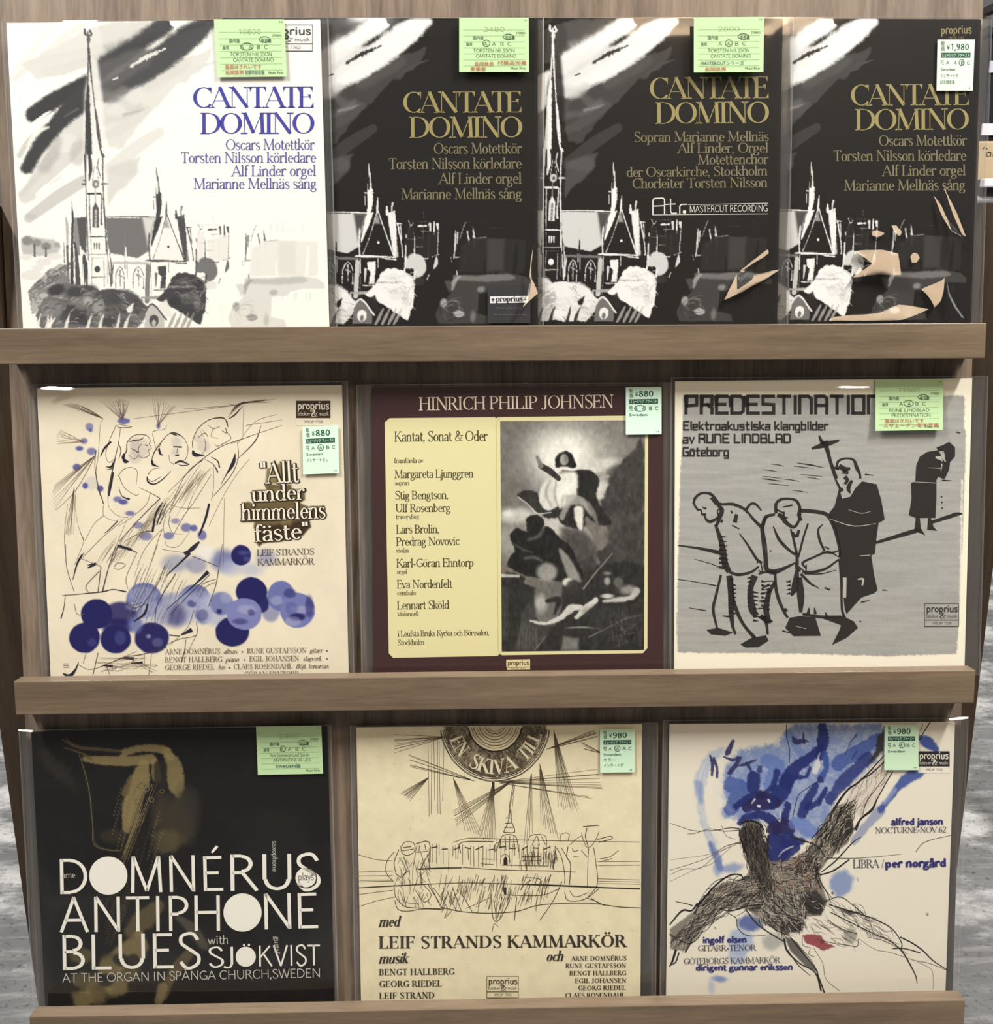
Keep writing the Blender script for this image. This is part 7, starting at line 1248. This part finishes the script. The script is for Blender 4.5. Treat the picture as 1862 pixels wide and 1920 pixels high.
for p, w_, op in ((z7([(1400, 560), (1240, 680), (1120, 820), (1000, 980)]), [150, 110, 60, 70], .85), (z7([(1000, 980), (840, 1150), (700, 1330)]), [110, 90, 70], .4), (z7([(1430, 190), (1500, 240), (1600, 320)]), [60, 120, 60], .9)): S5(p, np.array(w_) * .8, B1, op, 20, nz=8, nb=14)
S5(z7([(1150, 760), (1040, 900)]), 40, B3, .6, 20, nb=8)
c.blot(*z6((1130, 265))[0], 100, 110, B2, .7, 50, nb=30); c.blot(*z6((540, 520))[0], 100, 70, B1, .75, 36, nb=20); c.blot(*z6((480, 640))[0], 110, 110, B3, .8, 60, nb=30); c.blot(*z6((460, 720))[0], 80, 90, B3, .7, 50, nb=24); c.blot(*z6((340, 880))[0], 60, 26, B2, .75, 30, nb=14); c.blot(*z6((290, 930))[0], 30, 60, B3, .5, 30, nb=10); c.blot(*z6((420, 160))[0], 90, 40, B2, .6, 40, nb=20); c.blot(*z6((330, 160))[0], 40, 80, B2, .5, 40, nb=14)
c.blot(*z6((690, 640))[0], 90, 70, (150, 152, 146), .7, 50, nb=24); c.blot(*z6((1190, 600))[0], 60, 70, (150, 146, 136), .8, 30, nb=14); c.blot(*z6((600, 500))[0], 70, 40, (110, 116, 130), .6, 40, nb=20)
c.poly(z6([(880, 600), (920, 590), (1000, 600), (1020, 640), (1090, 670), (1010, 700), (960, 670), (900, 650)]), (140, 60, 66), .92, 8, nz=8); c.blot(*z6((1005, 640))[0], 20, 18, (96, 34, 44), .6, 10)
# body masses: grey-black scribble ground
GR, BK = (112, 104, 92), (38, 34, 32)
def P6(p, col, op=.9, soft=14, **k): c.poly(z6(p), col, op, soft, **k)
P6([(490, 20), (560, -30), (640, 0), (660, 120), (760, 120), (900, 60), (960, 110), (1000, 240), (1040, 380), (1000, 470), (900, 480), (880, 560), (760, 600), (640, 520), (520, 430), (420, 420), (350, 440), (240, 560), (120, 700), (30, 690), (20, 560), (180, 440), (220, 370), (340, 270), (500, 230), (540, 180)], (120, 112, 101), .9, 12, nz=6, nb=8)
P6([(640, 0), (560, -40), (500, 10), (540, 120), (580, 240), (620, 330), (680, 300), (670, 160)], (62, 56, 50), .9, 14, nz=8)
P6([(890, 330), (960, 300), (1030, 380), (1000, 470), (900, 450), (850, 400)], BK, .85, 30, nz=12, nb=14); P6([(700, 530), (800, 480), (890, 500), (880, 570), (780, 590)], BK, .8, 30, nz=12, nb=14); P6([(520, 430), (620, 400), (630, 430), (580, 450)], BK, .8, 20, nz=8); P6([(910, 60), (980, 120), (960, 200), (900, 160)], BK, .7, 24, nz=10, nb=10); P6([(760, 600), (840, 640), (980, 840), (900, 800), (800, 700)], (74, 70, 66), .85, 12, nz=6); P6([(1120, 430), (1260, 450), (1180, 470)], BK, .8, 12, nz=5)
P6([(700, 330), (860, 300), (900, 440), (820, 480), (720, 440)], (158, 150, 136), .8, 20, nb=12); P6([(560, 430), (700, 420), (800, 500), (700, 560), (600, 500)], (128, 124, 116), .8, 20, nb=12)
c.poly(z7([(480, 960), (640, 880), (700, 900), (680, 1060), (700, 1160), (620, 1360), (440, 1500), (300, 1687), (0, 1687), (200, 1400), (330, 1200), (400, 1080)]), (110, 102, 92), .85, 12, nz=6, nb=8); c.poly(z7([(600, 980), (680, 1060), (690, 1150), (720, 1190), (640, 1300), (560, 1360), (560, 1150)]), BK, .85, 16, nz=8, nb=8); c.poly(z7([(700, 690), (1050, 380), (1130, 560), (940, 900), (760, 1060), (650, 900), (560, 960)]), (206, 194, 182), .7, 14)
c.poly(z7([(960, 180), (1030, 110), (1030, 330), (930, 430), (860, 480), (940, 330)]), BK, .85, 20, nz=8)
c.blot(735, 1000, 100, 110, (30, 28, 28), .92, 20, nz=8); c.blot(730, 910, 70, 26, (150, 140, 120), .7, 14, nz=5); c.blot(740, 960, 60, 30, (110, 100, 84), .6, 16, nz=6); c.blot(1448, 1510, 12, 12, (60, 56, 70), .8, 6); c.blot(*z6((1685, 463))[0], 12, 15, (150, 144, 130), .9, 5)
c.build()
t = Ink(d3, 1250, 1350, 4.655); KB1, KB2 = (34, 30, 30), (84, 76, 72)
def scr(n, poly, ang, spread, lmin, lmax, cols, w_=(2, 5.5, 2)):
    P = np.array(poly, float); lo, hi = P.min(0), P.max(0); k = 0
    while k < n:
        x, y = RN.uniform(lo[0], hi[0]), RN.uniform(lo[1], hi[1]); ins = False
        for i in range(len(P)):
            a, b = P[i], P[(i + 1) % len(P)]
            if (a[1] > y) != (b[1] > y) and x < (b[0] - a[0]) * (y - a[1]) / (b[1] - a[1]) + a[0]: ins = not ins
        if not ins: continue
        k += 1; a = ang + RN.uniform(-spread, spread); l = RN.uniform(lmin, lmax); bnd = RN.uniform(-.25, .25) * l
        dx, dy = math.cos(a), math.sin(a); t.line([(x - dx * l / 2, y - dy * l / 2), (x - dy * bnd, y + dx * bnd), (x + dx * l / 2, y + dy * l / 2)], list(w_), RN.choice(cols), 3)
LT = (196, 184, 168)
neck = [(640, 940), (820, 900), (890, 1050), (900, 1280), (930, 1480), (820, 1560), (760, 1400), (690, 1200), (650, 1060)]
scr(230, neck, 1.35, .35, 60, 200, (KB1, KB1, KB2, (120, 108, 92)))
scr(240, [(900, 1260), (1150, 1180), (1300, 1100), (1340, 1300), (1330, 1480), (1000, 1500), (900, 1420)], .4, 1.4, 30, 110, (KB1, KB2, (150, 112, 96), LT))
scr(190, [(260, 1629), (420, 1450), (760, 1360), (820, 1560), (700, 1629)], -.5, .4, 50, 180, (KB1, KB2, LT))
scr(180, [tuple(q) for q in z6([(200, 430), (420, 330), (560, 330), (500, 420), (360, 440), (230, 590), (110, 690), (40, 640)])], -.75, .4, 60, 220, (KB1, KB2, LT))
scr(260, [tuple(q) for q in z6([(560, 330), (900, 300), (1020, 420), (900, 490), (860, 580), (740, 590), (600, 500)])], .9, .9, 50, 170, (KB1, KB1, KB2, LT))
scr(290, [tuple(q) for q in z7([(480, 960), (640, 880), (700, 900), (690, 1160), (600, 1380), (420, 1500), (250, 1687), (0, 1687), (300, 1250)])], -1.0, .5, 50, 170, (KB1, KB1, KB2, LT))
scr(40, [tuple(q) for q in z7([(700, 690), (1050, 380), (1130, 560), (940, 900), (760, 1060)])], -1.0, .25, 80, 260, ((120, 108, 100), (150, 138, 128), KB2), (1, 2.6, 1))
scr(60, [tuple(q) for q in z6([(1020, 380), (1200, 400), (1400, 520), (1500, 650), (1300, 600), (1080, 470)])], .7, .3, 60, 200, (KB2, (120, 110, 104), KB1), (1, 3, 1))
scr(30, [tuple(q) for q in z6([(900, 500), (1060, 500), (1220, 600), (1200, 670), (960, 620)])], .5, .4, 60, 200, (KB2, (120, 110, 104)), (1, 3, 1))
CV = [(z7([(1040, 380), (860, 580), (740, 690), (640, 760), (520, 920), (440, 1080), (330, 1200), (240, 1300)]), [10, 14, 18, 20, 24, 18, 14, 10], KB1), (z7([(1040, 450), (900, 580), (740, 680)]), [10, 14, 8], KB1), (z7([(1130, 560), (1060, 680), (960, 860), (900, 980), (780, 1080), (720, 1200)]), [8, 10, 12, 26, 20, 34], KB1), (z7([(1070, 580), (940, 760), (840, 900), (800, 1040)]), [5, 6, 7, 6], KB1), (z7([(1540, 20), (1470, 130), (1420, 220)]), [10, 10, 12], KB1), (z7([(1460, 40), (1430, 130)]), [5, 6], KB1), (z7([(620, 920), (560, 1000), (480, 1180), (380, 1300)]), [12, 16, 12, 8], KB1), (z7([(700, 870), (720, 900), (690, 980)]), [6, 6, 4], KB2),
      (z7([(0, 1270), (120, 1310), (260, 1350), (340, 1420), (390, 1490), (430, 1510)]), [10, 14, 14, 12, 10, 8], KB1), (z7([(400, 1505), (700, 1508), (900, 1495), (1220, 1465)]), [8, 6, 5, 3], KB2), (z7([(1380, 1440), (1440, 1360), (1540, 1310), (1780, 1255)]), [6, 7, 6, 4], KB2), (z7([(300, 1300), (390, 1200), (420, 1100)]), [12, 10, 8], KB1), (z7([(560, 1480), (700, 1330), (790, 1270)]), [14, 10, 5], KB1), (z7([(350, 1660), (480, 1560), (560, 1480)]), [10, 14, 10], KB1), (z7([(260, 1420), (310, 1600), (300, 1687)]), [10, 12, 16], KB1),
      ([(1100, 860), (1120, 760), (1150, 660), (1220, 600), (1330, 530)], [5, 7, 7, 6, 8], (44, 46, 92)), ([(1045, 40), (1050, 160), (1070, 240), (1072, 380)], [9, 9, 9, 7], (60, 60, 90)), ([(640, 950), (560, 940), (440, 960), (300, 970), (210, 960), (120, 930), (30, 900)], [12, 9, 6, 5, 5, 4, 4], KB2), ([(640, 960), (500, 970), (380, 950), (240, 990), (180, 990)], [8, 6, 5, 5, 3], KB2), ([(650, 1070), (590, 1080), (500, 1110), (360, 1200), (200, 1260), (30, 1310)], [16, 10, 5, 4, 4, 3], KB2), ([(600, 1090), (460, 1150), (300, 1290), (150, 1300), (30, 1350)], [5, 4, 4, 4, 3], KB2), ([(560, 1110), (400, 1250), (260, 1300), (30, 1410)], [4, 4, 3, 3], (130, 120, 112)), ([(520, 1130), (330, 1180), (30, 1220)], [3, 3, 3], (130, 120, 112)), ([(480, 920), (520, 1010), (600, 1040)], [3, 4, 3], (90, 92, 130)),
      ([(260, 1629), (340, 1540), (420, 1450), (540, 1360), (640, 1350), (680, 1400)], [26, 20, 18, 16, 14, 8], KB1), ([(350, 1480), (440, 1400), (560, 1370)], [5, 8, 5], KB2), ([(80, 1585), (160, 1600), (230, 1620)], [6, 8, 8], KB1), ([(640, 960), (640, 1020), (700, 1180), (730, 1300), (790, 1430), (840, 1560)], [12, 14, 12, 10, 10, 8], KB1), ([(890, 1000), (880, 1150), (890, 1280)], [16, 14, 10], KB1), ([(1290, 1240), (1330, 1380), (1400, 1500), (1450, 1560)], [10, 7, 6, 4], KB1), ([(650, 900), (720, 880), (800, 900), (850, 960)], [20, 22, 22, 16], (24, 24, 40))]
for p, w_, col in CV: t.line(p, [v * .85 for v in w_], col, 5)
for p, w_, col in [([(20, 530), (100, 440), (160, 440), (200, 390)], [10, 14, 12, 12], KB1), ([(180, 460), (210, 400), (260, 340), (300, 290)], [18, 14, 12, 10], KB1), ([(20, 590), (80, 630), (160, 650), (240, 570)], [8, 8, 8, 6], KB1), ([(160, 640), (120, 710)], [10, 12], KB1), ([(60, 690), (40, 760), (20, 800)], [18, 16, 10], KB1), ([(80, 710), (60, 770), (30, 790)], [10, 10, 6], KB1), ([(20, 650), (120, 560), (230, 530), (380, 470)], [4, 6, 6, 6], KB2), ([(340, 430), (420, 440), (520, 410), (620, 400)], [8, 9, 10, 8], KB1), ([(390, 450), (450, 490), (460, 550), (520, 600), (640, 600)], [4, 5, 5, 5, 3], KB1),
             ([(510, 430), (580, 520), (660, 580), (760, 640)], [10, 9, 9, 8], KB1), ([(640, 330), (720, 410), (800, 490)], [12, 10, 8], KB1), ([(620, 490), (700, 560), (790, 600)], [5, 7, 6], KB1), ([(760, 620), (780, 700), (860, 780), (960, 840), (1000, 960)], [14, 14, 10, 10, 12], KB1), ([(800, 610), (870, 700), (960, 810), (980, 860), (1020, 970)], [8, 10, 9, 10, 10], KB1), ([(780, 690), (850, 790), (930, 860)], [7, 7, 3], KB1), ([(830, 640), (920, 740), (970, 820)], [4, 5, 4], KB2), ([(930, 680), (920, 720), (960, 740)], [3, 4, 3], KB2), ([(950, 680), (1010, 780), (1030, 880), (1120, 960)], [3, 3, 3, 3], KB2),
             ([(1020, 380), (1120, 350), (1200, 400), (1270, 460)], [5, 6, 5, 7], KB1), ([(1050, 400), (1180, 440), (1280, 470), (1400, 520), (1470, 570), (1520, 650), (1515, 690)], [7, 10, 8, 8, 7, 7, 10], KB1), ([(1060, 450), (1200, 520), (1320, 580), (1450, 640), (1520, 700), (1570, 780), (1610, 860), (1620, 910)], [6, 7, 7, 7, 10, 10, 8, 5], KB1), ([(1510, 610), (1590, 650), (1660, 700), (1720, 760), (1825, 830)], [9, 10, 10, 8, 5], KB1), ([(1460, 685), (1540, 685), (1640, 712)], [6, 7, 8], KB1), ([(1240, 620), (1350, 690), (1450, 710), (1600, 760), (1700, 780), (1825, 830)], [2, 3, 3, 4, 4, 3], (120, 112, 100)), ([(1300, 610), (1420, 640), (1560, 720)], [3, 4, 3], KB2), ([(1620, 770), (1700, 810), (1722, 850), (1725, 950)], [3, 3, 3, 3], (130, 122, 108)), ([(1040, 500), (1140, 560), (1230, 590)], [4, 5, 5], KB1), ([(960, 620), (1080, 650), (1160, 660), (1230, 670), (1240, 620)], [4, 4, 4, 6, 3], KB2), ([(880, 600), (880, 660), (930, 680)], [3, 4, 3], KB2),
             ([(970, 140), (990, 240), (1040, 330), (1060, 380)], [6, 6, 5, 4], KB1), ([(1180, 110), (1080, 180), (990, 210)], [10, 12, 8], KB1), ([(900, 120), (960, 140), (970, 230), (1000, 300)], [8, 9, 9, 8], KB1), ([(1230, 220), (1240, 250)], [3, 5], (150, 150, 190)), ([(310, 545), (320, 560)], [4, 5], KB1)]:
    t.line(z6(p), [v * 1.15 for v in w_], col, 5)
t.build('line_drawing', M['print'], .0003)
# ------------------------------------------------------------------ sleeve reflections and glints shaped as added facets turned to the lamps
def zd(p): return [(1320 + x / 3.513, 400 + y / 3.513) for x, y in p]
def ze(p): return [(1440 + x / 2.91, y / 2.91) for x, y in p]
def zf_(p): return [(580 + x / 3.0, y / 3.0) for x, y in p]
r3.crease([zd([(135, 570), (215, 400), (240, 415), (330, 402), (430, 382), (500, 370), (420, 425), (330, 475), (240, 525)]), zd([(235, 382), (330, 305), (420, 235), (428, 262), (380, 300), (310, 345), (262, 388)])], WARM)
r4.crease([zd([(1000, 246), (1060, 241), (1180, 240), (1280, 265), (1300, 405), (1230, 408), (1160, 400), (1090, 410), (985, 422), (1028, 352), (1085, 345), (1102, 325), (1065, 306), (990, 290)]),
           zd([(1360, 285), (1380, 258), (1405, 262), (1422, 292), (1400, 325), (1370, 325)]), zd([(1430, 500), (1500, 470), (1560, 445), (1586, 425), (1580, 510), (1560, 580), (1520, 620), (1502, 582), (1470, 535)]),
           zd([(820, 706), (860, 682), (1000, 662), (1120, 652), (1210, 625), (1290, 600), (1380, 612), (1480, 632), (1400, 668), (1310, 700), (1200, 708)]),
           zd([(1235, 78), (1268, 80), (1306, 125), (1290, 150), (1258, 128)]), zd([(1105, 118), (1140, 110), (1190, 132), (1150, 158), (1112, 150)]),
           ze([(955, 1008), (975, 1050), (1030, 1160), (1080, 1290), (1060, 1280), (1010, 1170)]), ze([(905, 1068), (940, 1110), (1000, 1230), (1060, 1290), (1000, 1260), (950, 1180)])], WARM)
r4.crease([zd([(1598, 440), (1620, 530), (1660, 610), (1715, 690), (1700, 688), (1648, 618), (1610, 535)])], SPOT, m='margin')
r2.crease([zf_([(1262, 1380), (1256, 1440), (1250, 1520), (1264, 1590), (1288, 1650), (1240, 1690), (1200, 1730), (1236, 1640), (1238, 1560), (1246, 1460)])], WARM)
b1.crease([[(70, 727.5), (92, 724.5), (120, 725.5), (165, 729.5), (120, 731), (80, 730)]], SPOT, m='glint')
d1.crease([[(34.5, 1367.5), (62, 1369.5), (60, 1372.5), (35, 1370)]], SPOT, m='glint')
d3.crease([[(1780, 1347.5), (1798, 1344.5), (1815, 1344), (1816, 1346.5), (1800, 1349), (1782, 1350.5)]], SPOT, m='glint')
r1.crease([[(1, 38), (60, 38.5), (200, 37.5), (380, 37), (380, 39), (60, 42.5), (2, 41)]], SPOT, m='glint')
b3.crease([[(1545, 726.5), (1580, 724), (1640, 725), (1640, 726.5), (1590, 727.5)]], SPOT, m='glint')
# ------------------------------------------------------------------ shop shelf seen past the right end of the rack
YS = 0.62
def at_(px, py): p = ray_at(px, py, YS); return p.x, p.z
x0 = at_(1836, 300)[0]; x1 = x0 + 0.62
white = mat('white_shelf', rgb(232, 230, 236), 0.5); black = mat('black_crate_plastic', rgb(24, 23, 28), 0.45); kraft = mat('brown_card', rgb(188, 166, 130), 0.7, grain=.06, gscale=40); grey = mat('grey_card', rgb(120, 118, 110), 0.6); lav = mat('pale_label', rgb(190, 188, 204), 0.6)
z_top = at_(1850, 367)[1]; z_bot = at_(1850, 377)[1]
shelf = empty('shop_shelf', 'white shop shelf edge glimpsed past the right end of the rack', 'shelf'); shelf.location = (x0 + .31, YS + .2, 0)
def part_w(name, x0, x1, y0, y1, z0, z1, m, parent, bevel=0.002):
    l = parent.location if parent.parent is None else parent.parent.location
    return box_obj(name, x0 - l.x, x1 - l.x, y0 - l.y, y1 - l.y, z0 - l.z, z1 - l.z, m, parent, bevel)
part_w('shelf_board', x0, x1, YS, YS + .4, z_bot, z_top, white, shelf)
zt2 = at_(1850, 336)[1]
lip = part_w('price_rail', x0 + .002, x1, YS - .02, YS - .005, at_(1850, 352)[1], zt2, white, shelf)
part_w('rail_back', x0 + .004, x1, YS - .005, YS + .012, z_top, zt2, mat('dark_rail', rgb(60, 52, 58), .5), shelf)
for xx in (x0 + .2, x1 - .04): part_w('post', xx, xx + .035, YS + .3, YS + .335, 0, z_bot, white, shelf)
bx = empty('cardboard_box', 'brown cardboard box with dark writing on the white shop shelf', 'box'); bx.location = (x0 + .2, YS + .15, z_top)
part_w('carton', x0 + .006, x0 + .4, YS + .02, YS + .3, z_top, at_(1850, 262)[1], kraft, bx, .003)
V = []; z0 = (at_(1850, 292)[1] - z_top)
def glyph(strokes, ox):
    m_ = Cut(.1, .06); vs = []; fs = []
    for s in strokes:
        for q in _rib(s, [.16] * len(s)):
            k = len(vs); vs += [(x0 + .013 + ox + p[0] * .012 - bx.location.x, YS + .0195 - bx.location.y, z0 + p[1] * .012) for p in q]; fs.append((k, k + 1, k + 2, k + 3))
    return vs, fs
vs, fs = glyph([[(0, 1), (.25, 1.2)], [(.5, 1.1), (.6, .9)], [(.9, 0), (.6, .15), (.6, .5), (.9, .6), (1.1, .5), (1.1, 0)], [(1.5, .6), (1.5, .1), (1.8, 0), (2.0, .1), (2.0, .6)]], .0)
mesh_obj('carton_writing', vs, fs, mat('marker_ink', rgb(50, 44, 36), .6), bx)
cr = empty('plastic_crate', 'black plastic crate with a pale label, standing on the cardboard box', 'crate'); zc_ = at_(1850, 262)[1]; cr.location = (x0 + .2, YS + .15, zc_)
part_w('crate_body', x0 + .012, x0 + .38, YS + .03, YS + .29, zc_, at_(1850, 42)[1], black, cr, .004)
part_w('crate_rim', x0 + .006, x0 + .386, YS + .024, YS + .296, at_(1850, 60)[1], at_(1850, 40)[1], black, cr, .003)
part_w('crate_label', x0 + .014, x0 + .1, YS + .027, YS + .0302, at_(1850, 131)[1], at_(1850, 108)[1], lav, cr, .0005)
part_w('crate_label', x0 + .012, x0 + .1, YS + .026, YS + .0302, at_(1850, 250)[1], at_(1850, 228)[1], white, cr, .0005)
gb = empty('record_carton', 'grey carton lying on top of the black plastic crate', 'box'); zg = at_(1850, 40)[1]; gb.location = (x0 + .2, YS + .15, zg)
part_w('carton', x0 + .02, x0 + .37, YS + .03, YS + .28, zg, at_(1850, 6)[1], grey, gb, .003)
part_w('carton_lid', x0 + .016, x0 + .374, YS + .026, YS + .284, at_(1850, 12)[1], at_(1850, -8)[1], mat('dark_lid', rgb(40, 38, 38), .5), gb, .003)
